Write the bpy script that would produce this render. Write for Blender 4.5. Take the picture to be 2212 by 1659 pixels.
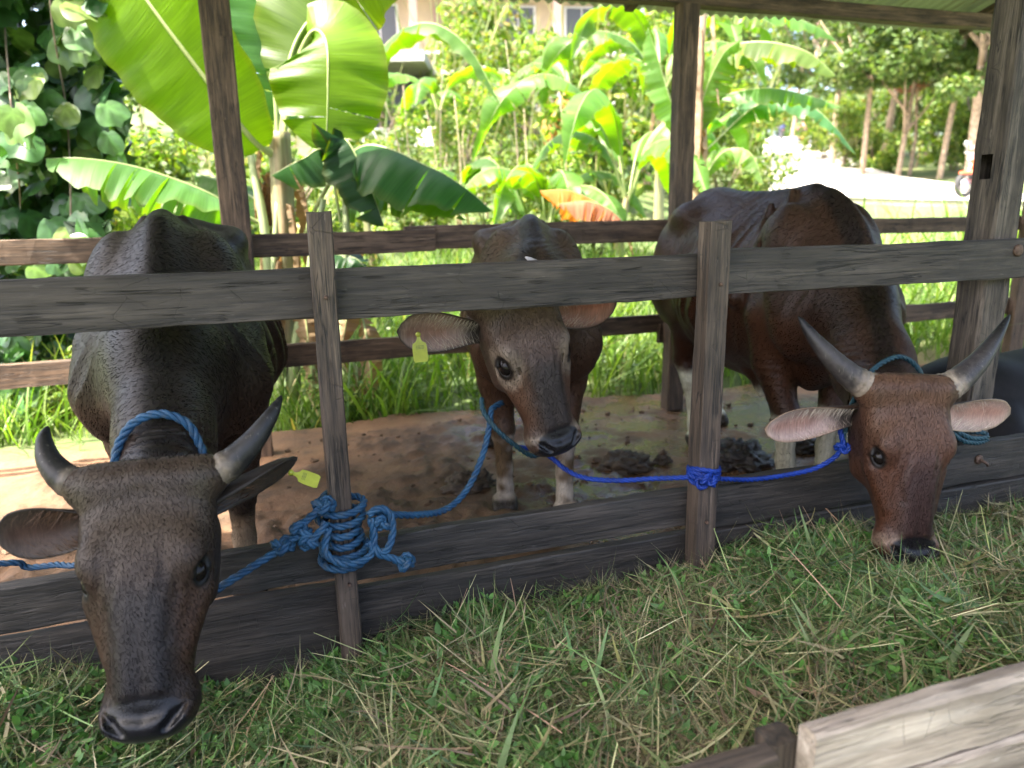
import bpy, math, random
import numpy as np
from mathutils import Vector, Matrix

# ------------------------------------------------------------------ scene, camera, sky, sun, exposure
SC = bpy.context.scene
COL = SC.collection
for o in list(bpy.data.objects):
    bpy.data.objects.remove(o)

YAW, PITCH, ROLL = math.radians(17.8), math.radians(13.85), math.radians(1.0)
CAM_H = 1.3
_f = Vector((math.sin(YAW) * math.cos(PITCH), math.cos(YAW) * math.cos(PITCH), -math.sin(PITCH)))
_r = Vector((math.cos(YAW), -math.sin(YAW), 0))
_u = _r.cross(_f)
_r2 = math.cos(ROLL) * _r - math.sin(ROLL) * _u
_u2 = math.sin(ROLL) * _r + math.cos(ROLL) * _u
cam_d = bpy.data.cameras.new('camera')
cam = bpy.data.objects.new('camera', cam_d)
COL.objects.link(cam)
cam.matrix_world = Matrix(((_r2.x, _u2.x, -_f.x, 0), (_r2.y, _u2.y, -_f.y, 0), (_r2.z, _u2.z, -_f.z, CAM_H), (0, 0, 0, 1)))
cam_d.sensor_width = 36
cam_d.lens = 36 * 1560 / 2212
cam_d.clip_end = 3000
cam_d.clip_start = 0.05
cam_d.dof.use_dof = True
cam_d.dof.focus_distance = 1.95
cam_d.dof.aperture_fstop = 2.5
SC.camera = cam

SUN = Vector((-0.56, -0.13, 1.0)).normalized()
SUN_EL = math.asin(SUN.z)
w = bpy.data.worlds.new('World')
SC.world = w
w.use_nodes = True
nt = w.node_tree
sky = nt.nodes.new('ShaderNodeTexSky')
sky.sky_type = 'NISHITA'
sky.sun_disc = False
sky.sun_elevation = SUN_EL
sky.sun_rotation = math.atan2(SUN.x, SUN.y)
sky.air_density = 0.8
sky.dust_density = 6.0
sky.ozone_density = 0.6
bg = nt.nodes['Background']
bg.inputs['Strength'].default_value = 0.15
nt.links.new(sky.outputs[0], bg.inputs['Color'])
sl = bpy.data.lights.new('sun', 'SUN')
sl.energy = 3.7
sl.angle = math.radians(0.53)
sl.color = (1.0, 0.93, 0.82)
so = bpy.data.objects.new('sun', sl)
COL.objects.link(so)
so.rotation_euler = SUN.to_track_quat('Z', 'Y').to_euler()
so.location = (-8, -3, 12)
SC.view_settings.view_transform = 'Standard'
SC.view_settings.look = 'None'
SC.view_settings.gamma = 1.0
SC.view_settings.use_curve_mapping = False
SC.view_settings.exposure = 3.0
SC.render.engine = 'CYCLES'
SC.cycles.use_denoising = True
SC.cycles.max_bounces = 10
SC.cycles.diffuse_bounces = 5
SC.cycles.transparent_max_bounces = 16
SC.cycles.sample_clamp_indirect = 10

RNG = np.random.default_rng(7)
random.seed(7)

def V(r, w_, z=0.0):
    """a place given by metres to the right of and metres ahead of where the photographer stands"""
    return np.array((r * math.cos(YAW) + w_ * math.sin(YAW), -r * math.sin(YAW) + w_ * math.cos(YAW), z))

def at(px, py, dist):
    """point seen at a picture position (2212 wide) at a real distance ahead of the photographer"""
    d = _f + _r2 * ((px - 1106) / 1560) - _u2 * ((py - 829.5) / 1560)
    hor = d.x * math.sin(YAW) + d.y * math.cos(YAW)
    p = Vector((0, 0, CAM_H)) + d * (dist / hor)
    return np.array(p)

def atf(px, py, yl):
    d = _f + _r2 * ((px - 1106) / 1560) - _u2 * ((py - 829.5) / 1560)
    p = Vector((0, 0, CAM_H)) + d * (yl / d.y)
    return np.array(p)

# ------------------------------------------------------------------ object helpers
def mesh_np(name, v, faces, smooth=True, col=None, normals=None, mats=None, attrs=None):
    """faces: list of int arrays (n,3) / (n,4)"""
    me = bpy.data.meshes.new(name)
    v = np.asarray(v, np.float32)
    if isinstance(faces, np.ndarray):
        faces = [faces]
    faces = [np.asarray(f, np.int32) for f in faces if len(f)]
    nl = sum(f.size for f in faces)
    nf = sum(len(f) for f in faces)
    me.vertices.add(len(v))
    me.vertices.foreach_set('co', v.ravel())
    me.loops.add(nl)
    me.loops.foreach_set('vertex_index', np.concatenate([f.ravel() for f in faces]))
    me.polygons.add(nf)
    tot = np.concatenate([np.full(len(f), f.shape[1], np.int32) for f in faces])
    st = np.concatenate([[0], np.cumsum(tot)[:-1]]).astype(np.int32)
    me.polygons.foreach_set('loop_start', st)
    me.polygons.foreach_set('loop_total', tot)
    if mats is not None:
        me.polygons.foreach_set('material_index', np.asarray(mats, np.int32))
    me.update(calc_edges=True)
    me.validate()
    me.polygons.foreach_set('use_smooth', np.full(len(me.polygons), smooth, bool))
    if col is not None:
        a = me.color_attributes.new('Col', 'FLOAT_COLOR', 'POINT')
        c = np.ones((len(v), 4), np.float32)
        c[:, :col.shape[1]] = col
        a.data.foreach_set('color', c.ravel())
    if attrs:
        for k, arr in attrs.items():
            a = me.color_attributes.new(k, 'FLOAT_COLOR', 'POINT')
            c = np.ones((len(v), 4), np.float32)
            c[:, :arr.shape[1]] = arr
            a.data.foreach_set('color', c.ravel())
    if normals is not None:
        me.normals_split_custom_set_from_vertices(normals.astype(np.float32).tolist())
    return me

def obj(name, me, mat=None, parent=None, loc=None, rot=None):
    if mat is not None and len(me.materials) == 0:
        for m in (mat if isinstance(mat, (list, tuple)) else [mat]):
            me.materials.append(m)
    o = bpy.data.objects.new(name, me)
    COL.objects.link(o)
    if parent is not None:
        o.parent = parent
    if loc is not None:
        o.location = loc
    if rot is not None:
        o.rotation_euler = rot
    return o

def tag(o, label=None, cat=None, group=None, kind=None):
    if label: o['label'] = label
    if cat: o['category'] = cat
    if group: o['group'] = group
    if kind: o['kind'] = kind
    return o

def empty(name, loc=(0, 0, 0), rz=0.0):
    o = bpy.data.objects.new(name, None)
    COL.objects.link(o)
    o.location = [float(a) for a in loc]
    o.rotation_euler = (0, 0, rz)
    o.empty_display_size = 0.1
    return o

class MB:
    """collects verts / faces (and colours) for one mesh"""
    def __init__(s):
        s.v, s.f, s.c, s.n = [], {3: [], 4: []}, [], 0
    def add(s, v, f, c=None):
        v = np.asarray(v, np.float32).reshape(-1, 3)
        f = np.asarray(f, np.int32)
        s.v.append(v)
        s.f[f.shape[1]].append(f + s.n)
        s.n += len(v)
        if c is not None:
            c = np.asarray(c, np.float32)
            if c.ndim == 1:
                c = np.tile(c, (len(v), 1))
            s.c.append(c)
    def mesh(s, name='mesh', smooth=True, normals=None):
        v = np.concatenate(s.v)
        fs = [np.concatenate(x) for x in s.f.values() if x]
        col = np.concatenate(s.c) if s.c else None
        return mesh_np(name, v, fs, smooth, col)

def catmull(pts, n):
    p = np.asarray(pts, float)
    if len(p) == 2:
        t = np.linspace(0, 1, n)[:, None]
        return p[0] * (1 - t) + p[1] * t
    P = np.vstack([2 * p[0] - p[1], p, 2 * p[-1] - p[-2]])
    seg = len(p) - 1
    t = np.linspace(0, seg, n)
    i = np.minimum(t.astype(int), seg - 1)
    u = (t - i)[:, None]
    a, b, c, d = P[i], P[i + 1], P[i + 2], P[i + 3]
    return 0.5 * ((2 * b) + (-a + c) * u + (2 * a - 5 * b + 4 * c - d) * u ** 2 + (-a + 3 * b - 3 * c + d) * u ** 3)

def frames(p):
    t = np.gradient(p, axis=0)
    t /= np.linalg.norm(t, axis=1)[:, None] + 1e-9
    n = np.zeros_like(p)
    a = np.array([0, 0, 1.0]) if abs(t[0, 2]) < 0.9 else np.array([1.0, 0, 0])
    cur = a - t[0] * (a @ t[0])
    for i in range(len(p)):
        cur = cur - t[i] * (cur @ t[i])
        cur /= np.linalg.norm(cur) + 1e-9
        n[i] = cur
    return t, n, np.cross(t, n)

def tube_vf(p, r, k=8, cap=True, wob=None):
    p = np.asarray(p, float)
    r = np.broadcast_to(np.asarray(r, float), (len(p),))
    t, n, b = frames(p)
    a = np.linspace(0, 2 * np.pi, k, endpoint=False)
    rr = r[:, None] * (1 if wob is None else wob)
    v = p[:, None, :] + rr[..., None] * (np.cos(a)[None, :, None] * n[:, None, :] + np.sin(a)[None, :, None] * b[:, None, :]) if np.ndim(rr) == 2 and rr.shape[1] == k else \
        p[:, None, :] + rr[:, :1, None] * (np.cos(a)[None, :, None] * n[:, None, :] + np.sin(a)[None, :, None] * b[:, None, :])
    m = len(p)
    i, j = np.meshgrid(np.arange(m - 1), np.arange(k), indexing='ij')
    j2 = (j + 1) % k
    f = np.stack([i * k + j, i * k + j2, (i + 1) * k + j2, (i + 1) * k + j], -1).reshape(-1, 4)
    v = v.reshape(-1, 3)
    if cap:
        v = np.vstack([v, p[0], p[-1]])
        c0, c1 = m * k, m * k + 1
        jj = np.arange(k); j2 = (jj + 1) % k
        f = np.vstack([f, np.stack([np.full(k, c0), j2, jj, jj], -1), np.stack([np.full(k, c1), (m - 1) * k + jj, (m - 1) * k + j2, (m - 1) * k + j2], -1)])
    return v, f

def clean_quads(f):
    """degenerate quads (last index repeated) to triangles"""
    d = f[:, 2] == f[:, 3]
    return [f[~d], f[d][:, :3]]

def add_tube(mb, p, r, k=8, c=None, cap=True, wob=None):
    v, f = tube_vf(p, r, k, cap, wob)
    n0 = mb.n
    q, t = clean_quads(f)
    mb.add(v, q, c)
    if len(t):
        mb.f[3].append((t + n0).astype(np.int32))

# ------------------------------------------------------------------ value noise (numpy)
def _h(ix, iy, iz, s):
    x = (ix * 73856093) ^ (iy * 19349663) ^ (iz * 83492791) ^ (s * 2654435761)
    x = (x ^ (x >> 13)) * 1274126177
    x &= 0x7fffffff
    return ((x ^ (x >> 16)) & 0xffff) / 65535.0

def noise3(p, s=1):
    p = np.asarray(p, np.float64)
    i = np.floor(p).astype(np.int64)
    f = p - i
    f = f * f * (3 - 2 * f)
    r = 0
    for dx in (0, 1):
        for dy in (0, 1):
            for dz in (0, 1):
                wgt = (f[..., 0] if dx else 1 - f[..., 0]) * (f[..., 1] if dy else 1 - f[..., 1]) * (f[..., 2] if dz else 1 - f[..., 2])
                r = r + wgt * _h(i[..., 0] + dx, i[..., 1] + dy, i[..., 2] + dz, s)
    return r * 2 - 1

def fbm(p, s=1, o=4):
    r, a, q = 0, 0.5, np.asarray(p, float)
    for k in range(o):
        r = r + a * noise3(q, s + k)
        q = q * 2.03 + 17.1
        a *= 0.5
    return r

def sstep(a, b, x):
    t = np.clip((x - a) / (b - a), 0, 1)
    return t * t * (3 - 2 * t)

# ------------------------------------------------------------------ material helpers
def new_mat(name):
    m = bpy.data.materials.new(name)
    m.use_nodes = True
    n = m.node_tree
    n.nodes.clear()
    out = n.nodes.new('ShaderNodeOutputMaterial')
    b = n.nodes.new('ShaderNodeBsdfPrincipled')
    n.links.new(b.outputs[0], out.inputs[0])
    return m, n, b, out

def N(n, t, **kw):
    x = n.nodes.new(t)
    for k, v in kw.items():
        if k in x.inputs:
            x.inputs[k].default_value = v
        else:
            setattr(x, k, v)
    return x

def L(n, a, b):
    n.links.new(a, b)

def ramp(n, stops, fac=None, interp='LINEAR'):
    r = n.nodes.new('ShaderNodeValToRGB')
    cr = r.color_ramp
    cr.interpolation = interp
    while len(cr.elements) < len(stops):
        cr.elements.new(0.5)
    for e, (p, c) in zip(cr.elements, stops):
        e.position = p
        e.color = (*c, 1) if len(c) == 3 else c
    if fac is not None:
        L(n, fac, r.inputs[0])
    return r

def mixc(n, fac, a, b, mode='MIX'):
    m = n.nodes.new('ShaderNodeMix')
    m.data_type = 'RGBA'
    m.blend_type = mode
    for s, val in ((m.inputs[0], fac), (m.inputs[6], a), (m.inputs[7], b)):
        if isinstance(val, (int, float)):
            s.default_value = val
        elif isinstance(val, tuple):
            s.default_value = (*val, 1) if len(val) == 3 else val
        else:
            L(n, val, s)
    return m.outputs[2]

def math_n(n, op, a, b=None):
    m = n.nodes.new('ShaderNodeMath')
    m.operation = op
    for s, val in ((m.inputs[0], a), (m.inputs[1], b)):
        if val is None: continue
        if isinstance(val, (int, float)): s.default_value = val
        else: L(n, val, s)
    return m.outputs[0]

def obj_coords(n, scale=(1, 1, 1), rnd=True, rot=(0, 0, 0)):
    tc = n.nodes.new('ShaderNodeTexCoord')
    mp = n.nodes.new('ShaderNodeMapping')
    mp.inputs['Scale'].default_value = scale
    mp.inputs['Rotation'].default_value = rot
    src = tc.outputs['Object']
    if rnd:
        oi = n.nodes.new('ShaderNodeObjectInfo')
        va = n.nodes.new('ShaderNodeVectorMath'); va.operation = 'MULTIPLY_ADD'
        cb = n.nodes.new('ShaderNodeCombineXYZ')
        for k in range(3): L(n, oi.outputs['Random'], cb.inputs[k])
        L(n, cb.outputs[0], va.inputs[0]); va.inputs[1].default_value = (37.0, 51.0, 23.0); L(n, src, va.inputs[2])
        src = va.outputs[0]
    L(n, src, mp.inputs[0])
    return mp.outputs[0]

def noise_n(n, vec, scale, detail=5, rough=0.55, dist=0.0):
    x = N(n, 'ShaderNodeTexNoise')
    x.inputs['Scale'].default_value = scale
    x.inputs['Detail'].default_value = detail
    x.inputs['Roughness'].default_value = rough
    x.inputs['Distortion'].default_value = dist
    if vec is not None: L(n, vec, x.inputs['Vector'])
    return x.outputs[0]

def bump(n, b, h, strength=0.3, dist=0.01, prev=None):
    x = n.nodes.new('ShaderNodeBump')
    x.inputs['Strength'].default_value = strength
    x.inputs['Distance'].default_value = dist
    L(n, h, x.inputs['Height'])
    if prev is not None: L(n, prev, x.inputs['Normal'])
    L(n, x.outputs[0], b.inputs['Normal'])
    return x.outputs[0]

def mat_wood(name, dark, mid, light, rough=0.75, grain=1.0, dirt=(0.03, 0.022, 0.015), dirt_amt=0.35, crack=1.0, pale=None):
    m, n, b, out = new_mat(name)
    v1 = obj_coords(n, (1.2, 16, 16))
    v2 = obj_coords(n, (4, 90, 90))
    v3 = obj_coords(n, (3, 3, 3))
    g1 = noise_n(n, v1, 2.0, 6, 0.6, 0.6)
    g2 = noise_n(n, v2, 1.6, 4, 0.6, 0.3)
    bl = noise_n(n, v3, 1.6, 5, 0.6)
    c = ramp(n, [(0.30, dark), (0.5, mid), (0.68, light)], g1).outputs[0]
    blot = noise_n(n, obj_coords(n, (2.0, 9, 9)), 1.3, 5, .65)
    c = mixc(n, .8, c, ramp(n, [(.32, (.5, .48, .46)), (.68, (1.5, 1.47, 1.42))], blot).outputs[0], 'MULTIPLY')
    fine = ramp(n, [(0.34, (0.25,) * 3), (0.56, (1.15,) * 3)], g2).outputs[0]
    c = mixc(n, 0.85 * grain, c, fine, 'MULTIPLY')
    dm = ramp(n, [(0.5, (0,) * 3), (0.7, (1,) * 3)], bl).outputs[0]
    c = mixc(n, math_n(n, 'MULTIPLY', dm, dirt_amt), c, dirt)
    # cracks along the grain
    v4 = obj_coords(n, (0.55, 14, 14))
    ck = noise_n(n, v4, 3.0, 3, 0.5, 1.2)
    ckm = math_n(n, 'ABSOLUTE', math_n(n, 'SUBTRACT', ck, 0.5))
    ckr = ramp(n, [(0.0, (1,) * 3), (0.020, (0,) * 3)], ckm).outputs[0]
    ckm2 = math_n(n, 'MULTIPLY', ckr, ramp(n, [(0.46, (0,) * 3), (0.56, (1,) * 3)], noise_n(n, v3, 2.3, 2)).outputs[0])
    c = mixc(n, math_n(n, 'MULTIPLY', ckm2, 0.85 * crack), c, (0.006, 0.005, 0.004))
    # scuffs
    v5 = obj_coords(n, (9, 60, 60))
    sc = noise_n(n, v5, 1.5, 3, 0.7)
    scm = ramp(n, [(0.66, (0,) * 3), (0.74, (1,) * 3)], sc).outputs[0]
    c = mixc(n, math_n(n, 'MULTIPLY', scm, 0.35), c, pale or tuple(min(1, x * 1.9) for x in light))
    # short knife-like scratches
    v6 = obj_coords(n, (20, 20, 20))
    vo = N(n, 'ShaderNodeTexVoronoi', feature='DISTANCE_TO_EDGE'); vo.inputs['Scale'].default_value = 0.9
    L(n, v6, vo.inputs['Vector'])
    sm = ramp(n, [(0.0, (1,) * 3), (0.018, (0,) * 3)], vo.outputs['Distance']).outputs[0]
    sm = math_n(n, 'MULTIPLY', sm, ramp(n, [(0.52, (0,) * 3), (0.66, (1,) * 3)], noise_n(n, v3, 3.7, 3)).outputs[0])
    c = mixc(n, math_n(n, 'MULTIPLY', sm, min(.6, 0.6 * crack)), c, (0.008, 0.007, 0.006))
    L(n, c, b.inputs['Base Color'])
    rr = math_n(n, 'ADD', math_n(n, 'MULTIPLY', g2, 0.25), rough - 0.12)
    L(n, rr, b.inputs['Roughness'])
    hh = math_n(n, 'SUBTRACT', math_n(n, 'ADD', math_n(n, 'MULTIPLY', g2, 0.6), math_n(n, 'MULTIPLY', g1, 0.7)), math_n(n, 'ADD', ckm2, math_n(n, 'MULTIPLY', sm, 0.5)))
    # knots
    kv = N(n, 'ShaderNodeTexVoronoi'); kv.inputs['Scale'].default_value = 1.0
    L(n, obj_coords(n, (2.3, 7, 7)), kv.inputs['Vector'])
    kn_ = ramp(n, [(.0, (1,) * 3), (.10, (.9,) * 3), (.17, (0,) * 3)], kv.outputs['Distance']).outputs[0]
    c2 = mixc(n, math_n(n, 'MULTIPLY', kn_, .75), c, (.012, .009, .007))
    L(n, c2, b.inputs['Base Color'])
    bump(n, b, hh, 0.7, 0.005)
    return m

def mat_simple(name, col, rough=0.6, metal=0.0, noise=0.0, scale=20, bumpst=0.0, spec=0.5):
    m, n, b, out = new_mat(name)
    b.inputs['Roughness'].default_value = rough
    b.inputs['Metallic'].default_value = metal
    b.inputs['Specular IOR Level'].default_value = spec
    if noise or bumpst:
        v = obj_coords(n, (1, 1, 1))
        x = noise_n(n, v, scale, 5, 0.6)
        c = ramp(n, [(0.3, tuple(a * (1 - noise) for a in col)), (0.7, tuple(min(1, a * (1 + noise)) for a in col))], x).outputs[0]
        L(n, c, b.inputs['Base Color'])
        if bumpst: bump(n, b, x, bumpst, 0.01)
    else:
        b.inputs['Base Color'].default_value = (*col, 1)
    return m

def mat_leaf(name, rough=0.45, trans=0.4, tcol=(1.25, 1.35, 0.35), attr='Col', bumpy=0.0, spec=0.5, var=0.25, vscale=8.0):
    """leaf / blade: colour from the piece's own colour, light passes through"""
    m, n, b, out = new_mat(name)
    at_ = N(n, 'ShaderNodeAttribute', attribute_name=attr)
    c = at_.outputs['Color']
    v = obj_coords(n, (1, 1, 1), rnd=False)
    x = noise_n(n, v, vscale, 3)
    c = mixc(n, 1.0, c, ramp(n, [(0.3, (1 - var,) * 3), (0.7, (1 + var,) * 3)], x).outputs[0], 'MULTIPLY')
    L(n, c, b.inputs['Base Color'])
    b.inputs['Roughness'].default_value = rough
    b.inputs['Specular IOR Level'].default_value = spec
    tr = n.nodes.new('ShaderNodeBsdfTranslucent')
    tc = mixc(n, 1.0, c, tcol, 'MULTIPLY')
    L(n, tc, tr.inputs[0])
    mx = n.nodes.new('ShaderNodeMixShader')
    mx.inputs[0].default_value = trans
    L(n, b.outputs[0], mx.inputs[1]); L(n, tr.outputs[0], mx.inputs[2]); L(n, mx.outputs[0], out.inputs[0])
    return m

# ------------------------------------------------------------------ implicit bodies (animals, riders)
def surface_nets(fn, lo, hi, h, band=1.15):
    """one smooth quad mesh of fn = 0 inside the box"""
    lo = np.asarray(lo, float); hi = np.asarray(hi, float)
    n = np.ceil((hi - lo) / h).astype(int) + 1
    n = ((n + 3) // 4) * 4 + 1
    nc = (n - 1) // 4 + 1
    gc = [lo[k] + np.arange(nc[k]) * 4 * h for k in range(3)]
    P = np.stack(np.meshgrid(*gc, indexing='ij'), -1)
    Fc = fn(P.reshape(-1, 3)).reshape(nc)
    near = np.abs(Fc) < 4 * h * band
    cell = np.zeros(nc - 1, bool)
    for dx in (0, 1):
        for dy in (0, 1):
            for dz in (0, 1):
                cell |= near[dx:nc[0] - 1 + dx, dy:nc[1] - 1 + dy, dz:nc[2] - 1 + dz]
    F = np.repeat(np.repeat(np.repeat(np.sign(Fc[:-1, :-1, :-1]) , 4, 0), 4, 1), 4, 2)
    F = np.pad(F, ((0, 1), (0, 1), (0, 1)), mode='edge').astype(np.float32)
    M = np.repeat(np.repeat(np.repeat(cell, 4, 0), 4, 1), 4, 2)
    M = np.pad(M, ((0, 1), (0, 1), (0, 1)), mode='edge')
    for ax in range(3):     # include far faces of active cells
        sh = np.zeros_like(M)
        sl_ = [slice(None)] * 3; sr = [slice(None)] * 3
        sl_[ax] = slice(1, None); sr[ax] = slice(None, -1)
        sh[tuple(sl_)] = M[tuple(sr)]
        M |= sh
    idx = np.argwhere(M)
    F[M] = fn((lo + idx * h).astype(np.float32))
    ins = F < 0
    c = [ins[dx:n[0] - 1 + dx, dy:n[1] - 1 + dy, dz:n[2] - 1 + dz] for dx in (0, 1) for dy in (0, 1) for dz in (0, 1)]
    s = sum(x.astype(np.int8) for x in c)
    act = (s > 0) & (s < 8)
    ai = np.argwhere(act)
    vid = np.full(act.shape, -1, np.int64)
    vid[act] = np.arange(len(ai))
    acc = np.zeros((len(ai), 3)); cnt = np.zeros(len(ai))
    corners = np.array([(a, b, d) for a in (0, 1) for b in (0, 1) for d in (0, 1)])
    for a in range(8):
        for b in range(a + 1, 8):
            if np.abs(corners[a] - corners[b]).sum() != 1: continue
            ia, ib = ai + corners[a], ai + corners[b]
            fa, fb = F[tuple(ia.T)], F[tuple(ib.T)]
            x = (fa < 0) != (fb < 0)
            t = np.where(x, fa / (fa - fb + 1e-12), 0)
            p = corners[a] + t[:, None] * (corners[b] - corners[a])
            acc += np.where(x[:, None], p, 0); cnt += x
    v = lo + (ai + acc / np.maximum(cnt, 1)[:, None]) * h
    quads = []
    for ax in range(3):
        sl0 = [slice(None)] * 3; sl1 = [slice(None)] * 3
        sl0[ax] = slice(None, -1); sl1[ax] = slice(1, None)
        d = ins[tuple(sl0)] != ins[tuple(sl1)]
        e = np.argwhere(d)
        o1, o2 = [(1, 2), (2, 0), (0, 1)][ax]
        ok = (e[:, o1] > 0) & (e[:, o2] > 0) & (e[:, o1] < n[o1] - 1) & (e[:, o2] < n[o2] - 1)
        e = e[ok]
        flip = ins[tuple(e.T)]
        u1 = np.zeros(3, int); u1[o1] = 1
        u2 = np.zeros(3, int); u2[o2] = 1
        q = np.stack([vid[tuple((e - u1 - u2).T)], vid[tuple((e - u2).T)], vid[tuple(e.T)], vid[tuple((e - u1).T)]], -1)
        q[~flip] = q[~flip][:, ::-1]
        quads.append(q)
    q = np.concatenate(quads)
    q = q[(q >= 0).all(1)]
    for it in range(1):
        g, f0 = grad(fn, v, h * 0.5)
        v = v - np.clip(f0 / (np.sum(g * g, 1) + 1e-9), -h, h)[:, None] * g * 0.9
    return v, q

def grad(fn, v, e):
    f0 = fn(v)
    g = np.zeros_like(v)
    for k in range(3):
        d = np.zeros(3); d[k] = e
        g[:, k] = (fn(v + d) - fn(v - d)) / (2 * e)
    return g, f0

def smin(a, b, k):
    h = np.clip(0.5 + 0.5 * (b - a) / k, 0, 1)
    return b * (1 - h) + a * h - k * h * (1 - h)

def smax(a, b, k):
    return -smin(-a, -b, k)

def rcone(p, a, b, ra, rb, sc=None):
    """round cone; sc squeezes space (x,y,z) about a"""
    a = np.asarray(a, float); b = np.asarray(b, float)
    if sc is not None:
        s = np.asarray(sc, float)
        p = (p - a) / s; b = (b - a) / s; a = np.zeros(3)
        m = s.min()
    else:
        m = 1.0
    d = b - a
    t = np.clip(((p - a) @ d) / (d @ d + 1e-12), 0, 1)
    t = np.asarray(t)
    q = p - a - t[:, None] * d
    return (np.sqrt(np.einsum('ij,ij->i', q, q)) - (ra + (rb - ra) * t)) * (m if sc is not None else 1)

def ellip(p, c, r, R=None):
    q = p - np.asarray(c, float)
    if R is not None: q = q @ R
    q = q / np.asarray(r, float)
    l = np.sqrt(np.einsum('ij,ij->i', q, q))
    return (l - 1) * min(r)

def chain(p, pts, rs, k=0.02, sc=None):
    d = None
    for i in range(len(pts) - 1):
        e = rcone(p, pts[i], pts[i + 1], rs[i], rs[i + 1], sc)
        d = e if d is None else smin(d, e, k)
    return d

def spl(x, xs, ys):
    """smooth monotone-ish interpolation"""
    xs = np.asarray(xs, float); ys = np.asarray(ys, float)
    i = np.clip(np.searchsorted(xs, x) - 1, 0, len(xs) - 2)
    t = np.clip((x - xs[i]) / (xs[i + 1] - xs[i]), 0, 1)
    m = np.gradient(ys, xs)
    hh = xs[i + 1] - xs[i]
    t2, t3 = t * t, t * t * t
    return (2 * t3 - 3 * t2 + 1) * ys[i] + (t3 - 2 * t2 + t) * hh * m[i] + (-2 * t3 + 3 * t2) * ys[i + 1] + (t3 - t2) * hh * m[i + 1]

HT = [-.04, 0, .05, .11, .17, .22, .29, .36, .42, .46, .50]
HA = [.080, .112, .130, .134, .130, .124, .104, .087, .080, .085, .066]
HF = [.005, .040, .064, .078, .086, .088, .082, .070, .058, .050, .028]
HB = [.05, .09, .13, .150, .165, .168, .145, .112, .090, .078, .050]
HE = [2.6, 2.8, 2.9, 2.7, 2.2, 1.9, 1.75, 1.8, 2.0, 2.4, 2.6]
EYE = np.array((.101, .034, .205))

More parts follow.
